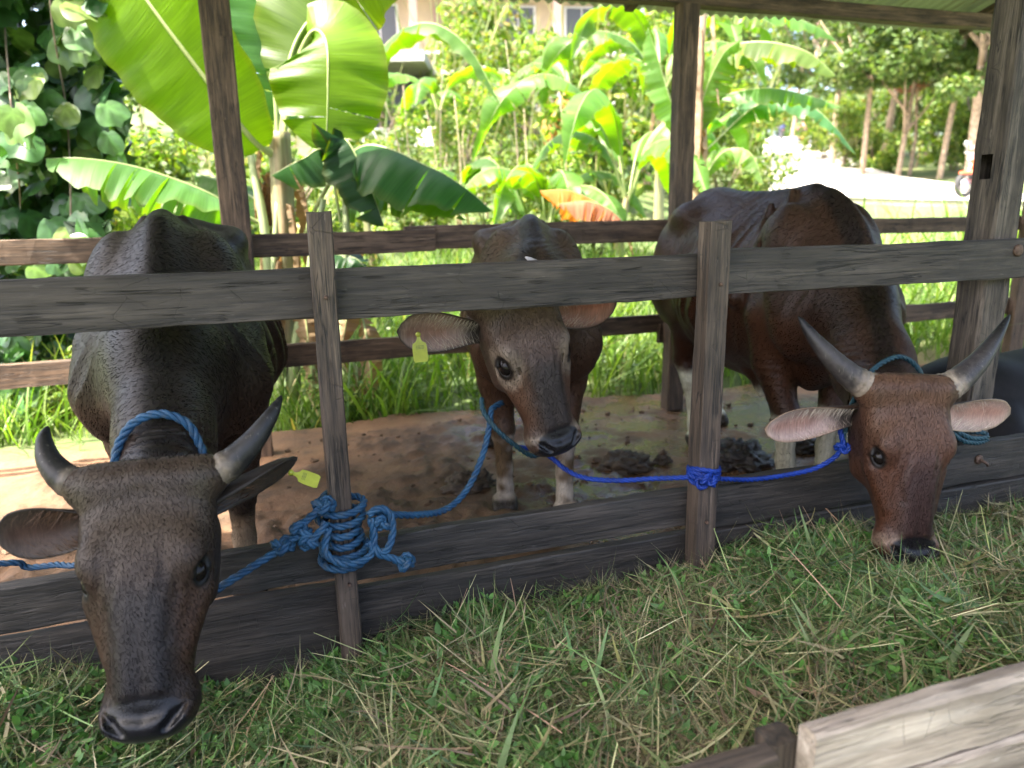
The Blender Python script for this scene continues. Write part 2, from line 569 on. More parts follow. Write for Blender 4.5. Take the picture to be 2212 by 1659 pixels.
class Head:
    def __init__(s, poll, nose, normal, scale, ek=1.0):
        s.ek = ek
        s.o = np.asarray(poll, float); s.k = scale
        h = np.asarray(nose, float) - s.o
        s.h = h / np.linalg.norm(h)
        n = np.asarray(normal, float); n = n - s.h * (n @ s.h)
        s.n = n / np.linalg.norm(n)
        s.s = np.cross(s.h, s.n)        # animal's own side axis; viewer's right when the face looks at the viewer
        if s.s[0] < 0: s.s = -s.s
        s.M = np.stack([s.s, s.n, s.h], 1)
    def loc(s, p): return ((p - s.o) @ s.M) / s.k
    def wld(s, q): return s.o + (np.asarray(q, float) * s.k) @ s.M.T
    def vec(s, q): return np.asarray(q, float) @ s.M.T
    def f(s, p, droop=0.0):
        q = s.loc(p)
        x, n, t = q[:, 0], q[:, 1], q[:, 2]
        ax = np.abs(x)
        tc = np.clip(t, HT[0], HT[-1])
        a = spl(tc, HT, HA); nf = spl(tc, HT, HF); nb = spl(tc, HT, HB)
        v = np.where(n > 0, n / nf, n / nb)
        wa = a * (1 - 0.42 * sstep(0.0, 1.1, -v))
        e = np.where(n > 0, spl(tc, HT, HE), 2.1)
        rho = (np.abs(x / wa) ** e + np.abs(v) ** e) ** (1 / e)
        d = (rho - 1) * np.minimum(a, 0.09)
        d = smax(smax(d, t - HT[-1] - .006, .045), HT[0] - t, .05)
        P3 = np.stack([ax, n, t], -1)
        # horn roots and rolled poll ridge
        d = smin(d, rcone(P3, (.06, .014, .014), (.128, .012, .004), .046, .042), .03)
        d = smin(d, rcone(P3, (.0, .024, .006), (.095, .020, .010), .050, .046), .025)
        d = smax(d, -rcone(P3, (.0, .098, .075), (.10, .088, .080), .013, .008), .040)
        # nose bridge: flat-topped bone with its own edges
        d = smin(d, rcone(P3, (.026, .056, .22), (.026, .040, .42), .026, .020), .02)
        # brow, cheek bone, jaw muscle
        d = smin(d, ellip(P3, (.088, .058, .168), (.034, .026, .045)), .022)
        d = smin(d, rcone(P3, (.104, .006, .245), (.070, .016, .35), .020, .012), .025)
        d = smin(d, rcone(P3, (.070, -.070, .12), (.066, -.085, .24), .052, .045), .04)
        # tear groove from the inner eye corner down the cheek
        d = smax(d, -rcone(P3, (.082, .070, .250), (.058, .068, .33), .005, .006), .016)
        # eye socket and lids
        E_ = EYE
        nd = np.array((.80, .56, .05)); nd = nd / np.linalg.norm(nd)          # outward through the eye
        tu = np.array((-.22, .10, .97)); tu = tu - nd * (tu @ nd); tu = tu / np.linalg.norm(tu)
        tw = np.cross(nd, tu)
        ev = P3 - E_
        ed, eu, ew = ev @ nd / s.ek, ev @ tu / s.ek, ev @ tw / s.ek
        d = smax(d, -(np.sqrt((ed - .016) ** 2 / .9 + (eu / 1.3) ** 2 + ew ** 2) - .0215), .012)
        rr = np.sqrt((eu / 1.42) ** 2 + (ew / .86) ** 2)
        up = np.where(ev @ np.array((0, .5, -.8)) > 0, 1.25, .75)                                          # one lid thicker
        lid = np.sqrt((rr - .0200) ** 2 + (ed - .010 + 7 * eu ** 2) ** 2) - .0066 * up
        d = smin(d, lid, .009)
        crease = np.sqrt((rr - .0335) ** 2 + (ed - .000 + 7 * eu ** 2) ** 2) - .0028
        d = smax(d, -crease, .008)
        # muzzle pad, lips, chin
        d = smin(d, ellip(P3, (.034, .016, .480), (.050, .036, .030)), .018)
        d = smin(d, ellip(P3, (.0, .012, .492), (.058, .042, .028)), .016)
        d = smin(d, ellip(P3, (.066, -.012, .448), (.026, .034, .040)), .02)
        d = smin(d, ellip(P3, (.0, -.062, .452), (.05, .026, .042)), .02)
        d = smax(d, -rcone(P3, (.0, .066, .440), (.055, .058, .438), .007, .004), .012)
        # nostril: a comma opening outward
        d = smin(d, rcone(P3, (.066, .034, .478), (.076, .022, .458), .012, .010), .014)
        d = smax(d, -rcone(P3, (.041, .050, .496), (.060, .047, .474), .0100, .0105), .006)
        d = smax(d, -rcone(P3, (.060, .047, .474), (.076, .036, .456), .0085, .0030), .006)
        # mouth slit
        d = smax(d, -(rcone(P3, (.0, -.034, .520), (.092, -.036, .43), .0035, .003)), .010)
        # skin folds above and between the eyes
        fold = np.sin(x * 210 + 3 * np.sin(t * 26)) * sstep(.012, .04, ax) * (1 - sstep(.07, .095, ax)) * sstep(.13, .2, t) * (1 - sstep(.27, .33, t)) * sstep(.03, .05, n)
        d = d + fold * 0.0012
        return d * s.k

class Cow:
    def __init__(s, **k):
        s.__dict__.update(k)
    def body(s, p):
        S = s.S; top = s.top
        q = p / S
        x, y, z = q[:, 0], q[:, 1], q[:, 2]
        ax = np.abs(x)
        Y = [-.30, -.20, -.08, .05, .22, .45, .68, .86, 1.02, 1.16, 1.26]
        zt = [1.06, 1.18, 1.265, 1.295, 1.255, 1.232, 1.238, 1.262, 1.245, 1.17, 1.03]
        zb = [.66, .57, .53, .52, .50, .47, .46, .52, .62, .74, .84]
        A = [.10, .165, .205, .225, .275, .33, .335, .295, .235, .18, .10]
        yc = np.clip(y, Y[0], Y[-1])
        T, B, a = spl(yc, Y, zt) + s.rear * sstep(.1, .75, y) * (1 - .5 * sstep(1.0, 1.26, y)), spl(yc, Y, zb) , spl(yc, Y, A) * s.wide
        c, b = (T + B) / 2 - 0.06, (T - B) / 2
        v = np.where(z > c, (z - c) / (T - c), (z - c) / (c - B))
        pinch = spl(yc, Y, [.5, .58, .68, .70, .58, .46, .40, .36, .36, .4, .4])
        wa = a * (1 - pinch * sstep(0.05, 1.25, v)) * (1 - 0.25 * sstep(0.1, 1.2, -v))
        rho = (np.abs(x / wa) ** 2.25 + np.abs(v) ** 2.25) ** (1 / 2.25)
        d = (rho - 1) * np.minimum(a, .22)
        d = smax(smax(d, y - Y[-1], .10), Y[0] - y, .10)
        P3 = np.stack([ax, y, z], -1)
        # shoulder: blade, ridge of the blade, point of shoulder
        d = smin(d, ellip(P3, (.135, .02, .98), (.085, .15, .24)), .06)
        d = smin(d, rcone(P3, (.055, .13, 1.268), (.210, -.06, .93), .014, .032), .022)
        d = smin(d, rcone(P3, (.205, -.06, .93), (.215, -.14, .80), .030, .045), .05)
        d = smin(d, rcone(P3, (.10, .21, 1.215), (.240, .20, .84), .012, .042), .024)
        d = smax(d, -rcone(P3, (.145, .06, 1.16), (.262, .08, .94), .026, .022), .030)
        d = smax(d, -rcone(P3, (.19, .29, 1.13), (.315, .27, .84), .030, .024), .035)
        d = smin(d, ellip(P3, (.175, -.15, .80), (.08, .10, .14)), .07)
        # hip hooks, pins, thigh
        d = smin(d, ellip(P3, (.185, .87, 1.165), (.05, .10, .05)), .09)
        d = smin(d, rcone(P3, (.0, .80, 1.232), (.17, .86, 1.19), .026, .026), .05)
        d = smin(d, ellip(P3, (.085, 1.20, 1.10), (.04, .06, .05)), .06)
        d = smin(d, ellip(P3, (.165, 1.02, .86), (.11, .19, .27)), .07)
        # hollow flank
        d = smax(d, -ellip(P3, (.36, .73, 1.03), (.10, .13, .12)), .07)
        d = smax(d, -ellip(P3, (.33, .28, 1.12), (.10, .10, .16)), .08)
        # backbone
        d = smin(d, rcone(P3, (0, .05, 1.268), (0, .85, 1.242), .020, .020), .028)
        # ribs
        rib = np.sin((y + 0.34 * (z - 0.9)) * 58 + 1.2 * noise3(P3 * (3, 5, 3), 7)) * sstep(.18, .3, y) * (1 - sstep(.58, .7, y)) * sstep(.14, .22, ax) * sstep(.62, .75, z) * (1 - sstep(1.05, 1.16, z))
        d = d - rib * s.ribs
        # brisket and belly line
        d = smin(d, rcone(P3, (0, -.27, .74), (0, -.02, .53), .075, .055), .06)
        d = smin(d, rcone(P3, (0, .45, .475), (0, .72, .455), .05, .035), .05)
        if s.sheath:
            d = smin(d, rcone(P3, (0, .40, .47), (0, .36, .37), .055, .022), .04)
        # loose skin: upright folds on shoulder and neck base, finer creases between ribs and flank
        nb_ = np.nonzero(np.abs(d) < .05)[0]
        if len(nb_):
            q3 = P3[nb_]; yy_ = q3[:, 1]; zz_ = q3[:, 2]
            f1 = noise3(np.stack([q3[:, 0] * 9, (yy_ + .35 * (zz_ - .9)) * 17, zz_ * 2.2], -1), 51)
            f1 = 1 - 2 * np.abs(f1)
            f2 = noise3(np.stack([q3[:, 0] * 10, yy_ * 8, zz_ * 8], -1), 53)
            d[nb_] -= .0065 * f1 * sstep(.46, .6, zz_) * (1 - .85 * sstep(1.02, 1.18, zz_)) * (1 - sstep(.55, .95, yy_)) + .005 * f2 * sstep(.42, .55, zz_) * (1 - .6 * sstep(1.05, 1.2, zz_))
        # legs
        for kind in ('front', 'hind'):
            ym = .0 if kind == 'front' else 1.05
            mk = np.nonzero((z < .98) & (np.abs(y - ym) < .50))[0]
            if len(mk) == 0: continue
            dm = d[mk]; xm, yy, zm = x[mk], y[mk], z[mk]
            for side, fl in s.legs[kind]:
                Lp = np.stack([xm * side, yy, zm], -1)
                o = fl[0]
                if kind == 'front':
                    dm = smin(dm, chain(Lp, [(.165, .02, .78), (.155, .05 + o * .3, .60), (.135, .0 + o * .7, .39), (.13, .01 + o * .9, .20), (.128, o, .10)], [.115, .082, .050, .034, .040], .03), .045)
                    dm = smin(dm, ellip(Lp, (.135, -.012 + o * .7, .375), (.047, .05, .07)), .02)
                    dm = smin(dm, rcone(Lp, (.112, -.02 + o, .045), (.108, -.055 + o, .022), .040, .034), .02)
                    dm = smin(dm, rcone(Lp, (.152, -.02 + o, .045), (.156, -.055 + o, .022), .040, .034), .012)
                else:
                    dm = smin(dm, chain(Lp, [(.17, .98, .80), (.165, .92 + o * .3, .66), (.15, 1.13 + o * .7, .43), (.14, 1.10 + o, .22), (.14, 1.08 + o, .10)], [.14, .10, .050, .035, .042], .03), .05)
                    dm = smin(dm, ellip(Lp, (.15, 1.15 + o * .7, .43), (.038, .05, .07)), .02)
                    dm = smin(dm, rcone(Lp, (.120, 1.06 + o, .045), (.116, 1.025 + o, .022), .040, .034), .02)
                    dm = smin(dm, rcone(Lp, (.160, 1.06 + o, .045), (.164, 1.025 + o, .022), .040, .034), .012)
            d[mk] = dm
        if s.tail:
            tp = np.array([(0, 1.22, 1.13), (0, 1.31, 1.05), (.02, 1.34, .8), (s.tail, 1.34, .55), (s.tail, 1.33, .35)])
            d = smin(d, chain(q, tp, [.04, .028, .022, .022, .035], .02), .03)
        d = np.where(z < 0.004, np.maximum(d, 0.004 - z), d)
        return d * S
    def F(s, p):
        d = s.body(p)
        nd = chain(p, s.neck, s.neck_r, .05, (s.neck_sq, 1, 1))
        d = smin(d, nd, .10)
        if s.dewlap is not None:
            d = smin(d, chain(p, s.dewlap, [.03, .035, .045, .05][:len(s.dewlap)], .03), .07)
        # neck skin folds just behind the poll
        hl = s.head.loc(p)
        nf_ = sstep(-.28, -.10, hl[:, 2]) * (1 - sstep(-.06, -.02, hl[:, 2]))
        d = d - .0020 * np.sin(hl[:, 2] * 250 + 2.5 * np.sin(hl[:, 0] * 16 + hl[:, 2] * 40)) * nf_ * (.4 + .6 * np.cos(hl[:, 0] * 14))
        mk = np.nonzero(np.linalg.norm(p - s.head.wld((0, -.03, .22)), axis=1) < .48 * s.head.k)[0]
        if len(mk):
            d[mk] = smin(d[mk], s.head.f(p[mk]), .045)
        return d

def ear_mesh(root, tip, facing, width=.05, L_=None, curl=.55, seed=1):
    """cupped ear; facing = direction the open side looks"""
    root = np.asarray(root, float); tip = np.asarray(tip, float)
    ax = tip - root; ln = np.linalg.norm(ax); ax /= ln
    fc = np.asarray(facing, float); fc = fc - ax * (fc @ ax); fc /= np.linalg.norm(fc)
    sd = np.cross(ax, fc)
    nu, nv = 26, 17
    u = np.linspace(0, 1, nu); v = np.linspace(-1, 1, nv)
    wu = width * np.interp(u, [0, .1, .25, .45, .65, .82, .93, 1.0], [.52, .54, .70, .95, 1.06, .96, .70, .10])
    wu = np.convolve(np.pad(wu, 2, mode='edge'), np.ones(5) / 5, 'valid'); wu[-1] = .003
    cup = np.interp(u, [0, .2, .5, .8, 1], [1.75, 1.45, .95, .6, .3]) * curl / .55
    U, W = np.meshgrid(u, v, indexing='ij')
    th = W * cup[:, None]
    R = wu[:, None] / np.maximum(np.sin(np.minimum(cup, 1.5)), .3)[:, None]
    sx = np.sin(th) * R
    dz = -(np.cos(th) - np.cos(cup)[:, None]) * R            # cup goes away from facing
    droop = -0.02 * U ** 2
    base = root + ax * (U[..., None] * ln)
    P = base + sd * sx[..., None] + fc * (dz + droop)[..., None]
    P = P + 0.0025 * fbm(P * 30, seed, 2)[..., None] * fc
    nrm = np.cross(np.gradient(P, axis=0), np.gradient(P, axis=1))
    nrm /= np.linalg.norm(nrm, axis=-1)[..., None] + 1e-9
    if (nrm[nu // 2, nv // 2] @ fc) < 0: nrm = -nrm
    th_ = .0045 * (1 - 0.55 * np.abs(W) ** 3)[..., None]
    inn, outr = P + nrm * th_ * .3, P - nrm * th_
    v = np.concatenate([inn.reshape(-1, 3), outr.reshape(-1, 3)])
    i, j = np.meshgrid(np.arange(nu - 1), np.arange(nv - 1), indexing='ij')
    a = (i * nv + j).ravel(); q = np.stack([a, a + 1, a + nv + 1, a + nv], -1)
    o = nu * nv
    q2 = q[:, ::-1] + o
    rim = []
    for jj in (0, nv - 1):
        k = np.arange(nu - 1) * nv + jj
        r_ = np.stack([k, k + nv, k + nv + o, k + o], -1)
        rim.append(r_ if jj == 0 else r_[:, ::-1])
    k = (nu - 1) * nv + np.arange(nv - 1)
    rim.append(np.stack([k, k + 1, k + 1 + o, k + o], -1))
    if np.cross(inn[1, 0] - inn[0, 0], inn[0, 1] - inn[0, 0]) @ nrm[0, 0] > 0:
        q, q2 = q[:, ::-1], q2[:, ::-1]
    return v, np.concatenate([q, q2] + rim), U.ravel(), W.ravel(), (ax, fc, sd, ln, P, nrm)

def hair_tufts(mb, roots, dirs, length, wid, cols, rng, bend=0.3, seg=3):
    """thin tapering hairs as strips"""
    n = len(roots)
    d = dirs / (np.linalg.norm(dirs, axis=1)[:, None] + 1e-9)
    rnd = rng.normal(size=(n, 3))
    sd = np.cross(d, rnd); sd /= np.linalg.norm(sd, axis=1)[:, None] + 1e-9
    bd = np.cross(sd, d)
    vs = []
    for k in range(seg + 1):
        t = k / seg
        c = roots + d * (length * t)[:, None] + bd * (bend * length * t * t)[:, None]
        w_ = (wid * (1 - 0.92 * t))[:, None]
        vs += [c - sd * w_, c + sd * w_]
    v = np.stack(vs, 1).reshape(-1, 3)
    m = 2 * (seg + 1)
    base = (np.arange(n) * m)[:, None, None]
    q = np.array([[2 * k, 2 * k + 1, 2 * k + 3, 2 * k + 2] for k in range(seg)])[None]
    f = (base + q).reshape(-1, 4)
    mb.add(v, f, np.repeat(cols, m, 0))

# ------------------------------------------------------------------ cattle
def mat_coat(name='cattle_coat'):
    m, n, b, out = new_mat(name)
    a = N(n, 'ShaderNodeAttribute', attribute_name='Col')
    g = N(n, 'ShaderNodeAttribute', attribute_name='Wet')      # r wet skin
    v = obj_coords(n, (1, 1, 1), rnd=False)
    big = noise_n(n, v, 5, 5, 0.6)
    fine = noise_n(n, obj_coords(n, (1, 1, .10), rnd=False), 230, 2, 0.5)
    fine2 = noise_n(n, obj_coords(n, (1, .12, 1), rnd=False), 170, 2, 0.5)
    c = mixc(n, 1.0, a.outputs['Color'], ramp(n, [(0.3, (0.72,) * 3), (0.7, (1.28, 1.26, 1.2))], big).outputs[0], 'MULTIPLY')
    c = mixc(n, 0.55, c, ramp(n, [(0.3, (0.55,) * 3), (0.72, (1.45,) * 3)], fine).outputs[0], 'MULTIPLY')
    # a few dust specks and dried mud
    fl = noise_n(n, v, 240, 2, 0.5)
    c = mixc(n, math_n(n, 'MULTIPLY', ramp(n, [(0.735, (0,) * 3), (0.76, (1,) * 3)], fl).outputs[0], .35), c, (.16, .125, .09))
    sp = N(n, 'ShaderNodeSeparateColor'); L(n, g.outputs['Color'], sp.inputs[0])
    L(n, c, b.inputs['Base Color'])
    b.inputs['Specular IOR Level'].default_value = 0.22
    b.inputs['Sheen Weight'].default_value = 0.02
    rg = math_n(n, 'SUBTRACT', 0.50, math_n(n, 'MULTIPLY', sp.outputs[0], 0.20))
    L(n, math_n(n, 'ADD', rg, math_n(n, 'MULTIPLY', math_n(n, 'SUBTRACT', big, 0.5), 0.3)), b.inputs['Roughness'])
    sk = N(n, 'ShaderNodeTexVoronoi'); sk.inputs['Scale'].default_value = 260
    L(n, v, sk.inputs['Vector'])
    hair = math_n(n, 'ADD', math_n(n, 'MULTIPLY', fine, 0.6), math_n(n, 'MULTIPLY', fine2, 0.5))
    hh = n.nodes.new('ShaderNodeMix'); L(n, sp.outputs[0], hh.inputs[0]); L(n, hair, hh.inputs[2]); L(n, sk.outputs['Distance'], hh.inputs[3])
    pr = bump(n, b, hh.outputs[0], 0.12, 0.0025)
    wr = noise_n(n, obj_coords(n, (0.25, 1, 1), rnd=False), 26, 3, 0.5)
    bump(n, b, wr, 0.10, 0.010, pr)
    return m

def mat_horn():
    m, n, b, out = new_mat('horn')
    a = N(n, 'ShaderNodeAttribute', attribute_name='Col')
    v = obj_coords(n, (1, 1, 1), rnd=False)
    x = noise_n(n, v, 60, 5, 0.65, 0.4)
    c = mixc(n, 0.9, a.outputs['Color'], ramp(n, [(0.3, (0.5,) * 3), (0.7, (1.45,) * 3)], x).outputs[0], 'MULTIPLY')
    scr = noise_n(n, obj_coords(n, (1, 1, 0.1), rnd=False), 130, 3, 0.7)
    c = mixc(n, math_n(n, 'MULTIPLY', ramp(n, [(0.62, (0,) * 3), (0.7, (1,) * 3)], scr).outputs[0], 0.25), c, (0.3, 0.27, 0.22))
    L(n, c, b.inputs['Base Color'])
    L(n, math_n(n, 'ADD', math_n(n, 'MULTIPLY', x, 0.45), 0.24), b.inputs['Roughness'])
    b.inputs['Specular IOR Level'].default_value = 0.3
    bump(n, b, x, 0.35, 0.003)
    return m

M_COAT = mat_coat()
def mat_fur():
    m, n, b, out = new_mat('cattle_fur')
    a = N(n, 'ShaderNodeAttribute', attribute_name='Col')
    L(n, a.outputs['Color'], b.inputs['Base Color'])
    b.inputs['Roughness'].default_value = .5; b.inputs['Specular IOR Level'].default_value = .2
    return m
M_FUR = mat_fur()
M_HORN = mat_horn()
M_EARHAIR = mat_leaf('ear_hair', 0.6, 0.25, (1, 1, 1), var=0.0)
def _eye():
    m, n, b, out = new_mat('eye')
    b.inputs['Base Color'].default_value = (0.006, 0.0045, 0.004, 1)
    b.inputs['Roughness'].default_value = 0.10
    b.inputs['Specular IOR Level'].default_value = 0.16
    return m
M_EYE = _eye()
M_TAG = mat_simple('yellow_plastic', (0.27, 0.29, 0.03), 0.42, noise=0.12, scale=60)
M_PRINT = mat_simple('dark_print', (0.10, 0.11, 0.03), 0.6)

def sphere_vf(c, r, nu=16, nv=12):
    th = np.linspace(0, np.pi, nv + 1)[1:-1]; ph = np.linspace(0, 2 * np.pi, nu, endpoint=False)
    T, P = np.meshgrid(th, ph, indexing='ij')
    v = np.stack([np.sin(T) * np.cos(P), np.sin(T) * np.sin(P), np.cos(T)], -1).reshape(-1, 3)
    v = np.vstack([v, [0, 0, 1], [0, 0, -1]]) * r + np.asarray(c)
    i, j = np.meshgrid(np.arange(nv - 2), np.arange(nu), indexing='ij')
    q = np.stack([i * nu + j, (i + 1) * nu + j, (i + 1) * nu + (j + 1) % nu, i * nu + (j + 1) % nu], -1).reshape(-1, 4)
    jj = np.arange(nu); k = (nv - 1) * nu
    t = np.vstack([np.stack([np.full(nu, k), jj, (jj + 1) % nu], -1), np.stack([np.full(nu, k + 1), (nv - 2) * nu + (jj + 1) % nu, (nv - 2) * nu + jj], -1)])
    return v, q, t

def build_cow(name, label, pos, yaw, head, neck, neck_r, coat, horns, ears, S=1.0, wide=1.0, ribs=.003, legs=None, sheath=True,
              tail=.03, dewlap=None, neck_sq=.8, tag_on=None, seed=1, res=.0122, hres=.0045, hscale=1.0, ek=1.0, rear=0.0):
    root = empty(name, (pos[0], pos[1], 0), yaw)
    tag(root, label, 'cow', 'cattle in the pen')
    ca, sa = math.cos(yaw), math.sin(yaw)
    def tl(p):
        p = np.asarray(p, float) - np.array([pos[0], pos[1], 0])
        return np.stack([p[..., 0] * ca + p[..., 1] * sa, -p[..., 0] * sa + p[..., 1] * ca, p[..., 2]], -1)
    def tv(d):
        d = np.asarray(d, float)
        return np.stack([d[..., 0] * ca + d[..., 1] * sa, -d[..., 0] * sa + d[..., 1] * ca, d[..., 2]], -1)
    H = Head(tl(head[0]), tl(head[1]), tv(head[2]), hscale, ek)
    legs = legs or dict(front=[(1, (0,)), (-1, (0,))], hind=[(1, (0,)), (-1, (0,))])
    C = Cow(S=S, top=1, rear=rear, wide=wide, ribs=ribs, legs=legs, sheath=sheath, tail=tail, head=H, neck=tl(neck), neck_r=neck_r, neck_sq=neck_sq,
            dewlap=None if dewlap is None else tl(dewlap))
    # --- head and neck end at fine resolution, rest coarser, cut behind the poll
    q_nose = H.wld((0, 0, .5)); q_poll = H.o
    hlo = np.minimum(q_nose, q_poll) - .24; hhi = np.maximum(q_nose, q_poll) + .24
    cut = lambda v: (H.loc(v)[:, 2] > -.05) & (np.linalg.norm(H.loc(v) - (0, -.02, .22), axis=1) < .36)
    vh, qh = surface_nets(C.F, hlo, hhi, hres)
    keep = cut(vh)[qh].any(1)
    qh = qh[keep]
    nk = np.array(C.neck)
    blo = np.array([-.45 * S, -.35 * S, -.02]); bhi = np.array([.45 * S, 1.5 * S, 1.42 * S])
    blo = np.minimum(blo, nk.min(0) - .25); bhi = np.maximum(bhi, nk.max(0) + .25)
    blo = np.minimum(blo, hlo); bhi = np.maximum(bhi, hhi); blo[2] = max(blo[2], -.02)
    vb, qb = surface_nets(C.F, blo, bhi, res)
    inner = lambda v: (H.loc(v)[:, 2] > -.028) & (np.linalg.norm(H.loc(v) - (0, -.02, .22), axis=1) < .335)
    keep = ~(inner(vb)[qb].all(1))
    qb = qb[keep]
    def compact(v, q):
        u, inv = np.unique(q, return_inverse=True)
        return v[u], inv.reshape(q.shape)
    vh, qh = compact(vh, qh); vb, qb = compact(vb, qb)
    V_ = np.concatenate([vb, vh]); Q = np.concatenate([qb, qh + len(vb)])
    g, _ = grad(C.F, V_, .004)
    nr = g / (np.linalg.norm(g, axis=1)[:, None] + 1e-9)
    lapped = np.zeros(len(V_), bool); lapped[:len(vb)] = cut(vb)
    col, wet = coat(V_, nr, H, C)
    V_ = np.where(lapped[:, None], V_ - nr * .0016, V_)
    # --- ears join the same mesh
    rng = np.random.default_rng(seed)
    verts, quads, cols, wets, nrs = [V_], [Q], [col], [wet], [nr]
    off = len(V_)
    hair = MB()
    for ei, e in enumerate(ears):
        rt, tp = H.wld(e['root']), tl(e['tip'])
        ve, qe, U, W, (ax, fc, sd, ln, P, nrm) = ear_mesh(rt, tp, tv(e['facing']), e.get('width', .052), curl=e.get('curl', .55), seed=seed + ei)
        nin = len(U)
        ce = np.zeros((len(ve), 3)); we = np.zeros((len(ve), 3))
        pk = np.asarray(e.get('pink', (.34, .22, .19))); dk = np.asarray(e.get('back', coat.base))
        nz = fbm(ve[:nin] * 40, 3, 3)
        mid = np.exp(-((W + .1) / .45) ** 2) * sstep(.28, .5, U) * (1 - sstep(.85, 1, U))
        ci = pk[None] * (1 + .3 * nz[:, None]) * np.ones((nin, 3))
        ci = ci * (1 - .42 * mid[:, None] * np.array([.35, .8, .95]))
        rim = sstep(.80, .98, np.abs(W)) + sstep(.93, 1.0, U)
        ci = ci * (1 - np.clip(rim, 0, 1)[:, None]) + np.asarray(e.get('rim', (.05, .042, .036))) * np.clip(rim, 0, 1)[:, None]
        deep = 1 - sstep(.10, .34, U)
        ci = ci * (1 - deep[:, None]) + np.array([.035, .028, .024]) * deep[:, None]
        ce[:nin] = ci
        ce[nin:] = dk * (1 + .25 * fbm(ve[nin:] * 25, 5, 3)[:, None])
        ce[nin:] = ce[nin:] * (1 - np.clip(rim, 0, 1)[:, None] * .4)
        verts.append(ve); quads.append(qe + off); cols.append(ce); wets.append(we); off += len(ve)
        # hair inside the ear
        k = e.get('hair', 420)
        k = int(k * .5)
        uu = np.clip(rng.beta(1.8, 3.4, k) * .85 + .06, 0, .9); sgn = rng.choice([-1, 1], k, p=[.35, .65]) * e.get('hside', 1)
        ww = sgn * (1 - np.abs(rng.normal(0, .22, k)))
        iu = np.clip((uu * 25).astype(int), 0, 25); iw = np.clip(((ww + 1) / 2 * 16).astype(int), 0, 16)
        rp = P[iu, iw]; nn = nrm[iu, iw]
        dr = ax[None] * rng.uniform(.35, 1.0, (k, 1)) - sd[None] * sgn[:, None] * rng.uniform(.3, 1.0, (k, 1)) + nn * rng.uniform(.1, .5, (k, 1)) + rng.normal(0, .12, (k, 3))
        hc = np.asarray(e.get('haircol', (.5, .43, .36)))[None] * rng.uniform(.55, 1.15, (k, 1))
        hair_tufts(hair, rp + nn * .001, dr, rng.uniform(.018, .05, k), np.full(k, .0005), hc, rng, .35)
    V_ = np.concatenate(verts); Q = np.concatenate(quads); col = np.clip(np.concatenate(cols), .003, 1); wet = np.concatenate(wets)
    me = mesh_np('body', V_, Q, True, col, None, None, {'Wet': wet})
    nrm_all = np.empty(len(V_) * 3, np.float32); me.vertices.foreach_get('normal', nrm_all); nrm_all = nrm_all.reshape(-1, 3).copy()
    nrm_all[:len(nr)] = nr
    me.normals_split_custom_set_from_vertices(nrm_all.tolist())
    obj('body', me, M_COAT, root)
    eh = obj('ear_hair', hair.mesh('ear_hair'), M_EARHAIR, root); tag(eh, kind='stuff')
    # --- short fine coat: tapering hairs laid back along the body
    tri_a = np.concatenate([Q[:, [0, 1, 2]], Q[:, [0, 2, 3]]])
    tri_a = tri_a[tri_a.max(1) < len(nr)]
    A_, B_, C_ = V_[tri_a[:, 0]], V_[tri_a[:, 1]], V_[tri_a[:, 2]]
    ar = .5 * np.linalg.norm(np.cross(B_ - A_, C_ - A_), axis=1)
    cen = (A_ + B_ + C_) / 3
    lq = H.loc(cen)
    onhead = (lq[:, 2] > -.03) & (np.linalg.norm(lq - (0, -.02, .22), axis=1) < .4)
    seen = np.sum(g[tri_a[:, 0]] * (tl(np.array([0, 0, CAM_H])) - cen), 1) > -.25
    dens = np.where(onhead, 130000., 30000. * (sstep(1.25, .3, cen[:, 1]) * .6 + .4)) * np.where(seen, 1, .15)
    bare = (wet[tri_a[:, 0], 0] > .3)
    de = np.sqrt((np.abs(lq[:, 0]) - EYE[0]) ** 2 + (lq[:, 1] - EYE[1]) ** 2 + ((lq[:, 2] - EYE[2]) / 1.3) ** 2)
    bare |= (de < .030) & onhead
    wgt = ar * dens * ~bare
    nh = int(min(wgt.sum(), 200000))
    ti = rng.choice(len(tri_a), nh, p=wgt / wgt.sum())
    r1, r2 = rng.random(nh), rng.random(nh); fl_ = r1 + r2 > 1; r1[fl_], r2[fl_] = 1 - r1[fl_], 1 - r2[fl_]
    fp = A_[ti] + r1[:, None] * (B_ - A_)[ti] + r2[:, None] * (C_ - A_)[ti]
    nn = nr[tri_a[ti, 0]]; ih = onhead[ti]
    lay = np.where(ih[:, None], H.h[None] * .9 + H.s[None] * lq[ti, :1] * 4, np.array([0, .75, -.75])[None])
    lay = lay + .45 * np.stack([noise3(fp * 7, 61), noise3(fp * 7, 62), noise3(fp * 7, 63)], -1) + rng.normal(0, .10, (nh, 3))
    lay = lay - nn * np.sum(lay * nn, 1)[:, None]; lay /= np.linalg.norm(lay, axis=1)[:, None] + 1e-9
    ln_ = np.where(ih, rng.uniform(.004, .008, nh), rng.uniform(.008, .015, nh))[:, None]
    sd_ = np.cross(nn, lay); wd_ = np.where(ih, .00020, .00038)[:, None]
    hv = np.stack([fp - sd_ * wd_ + nn * .0002, fp + sd_ * wd_ + nn * .0002, fp + lay * ln_ + nn * (.0003 + .012 * ln_)], 1).reshape(-1, 3)
    hc = col[tri_a[ti, 0]] * rng.uniform(.96, 1.10, (nh, 1))
    fm = mesh_np('fur', hv, np.arange(nh * 3).reshape(-1, 3), True, np.repeat(np.clip(hc, .003, 1), 3, 0))
    hn_ = nn + rng.normal(0, .025, (nh, 3)); hn_ /= np.linalg.norm(hn_, axis=1)[:, None]
    fm.normals_split_custom_set_from_vertices(np.repeat(hn_, 3, 0).tolist())
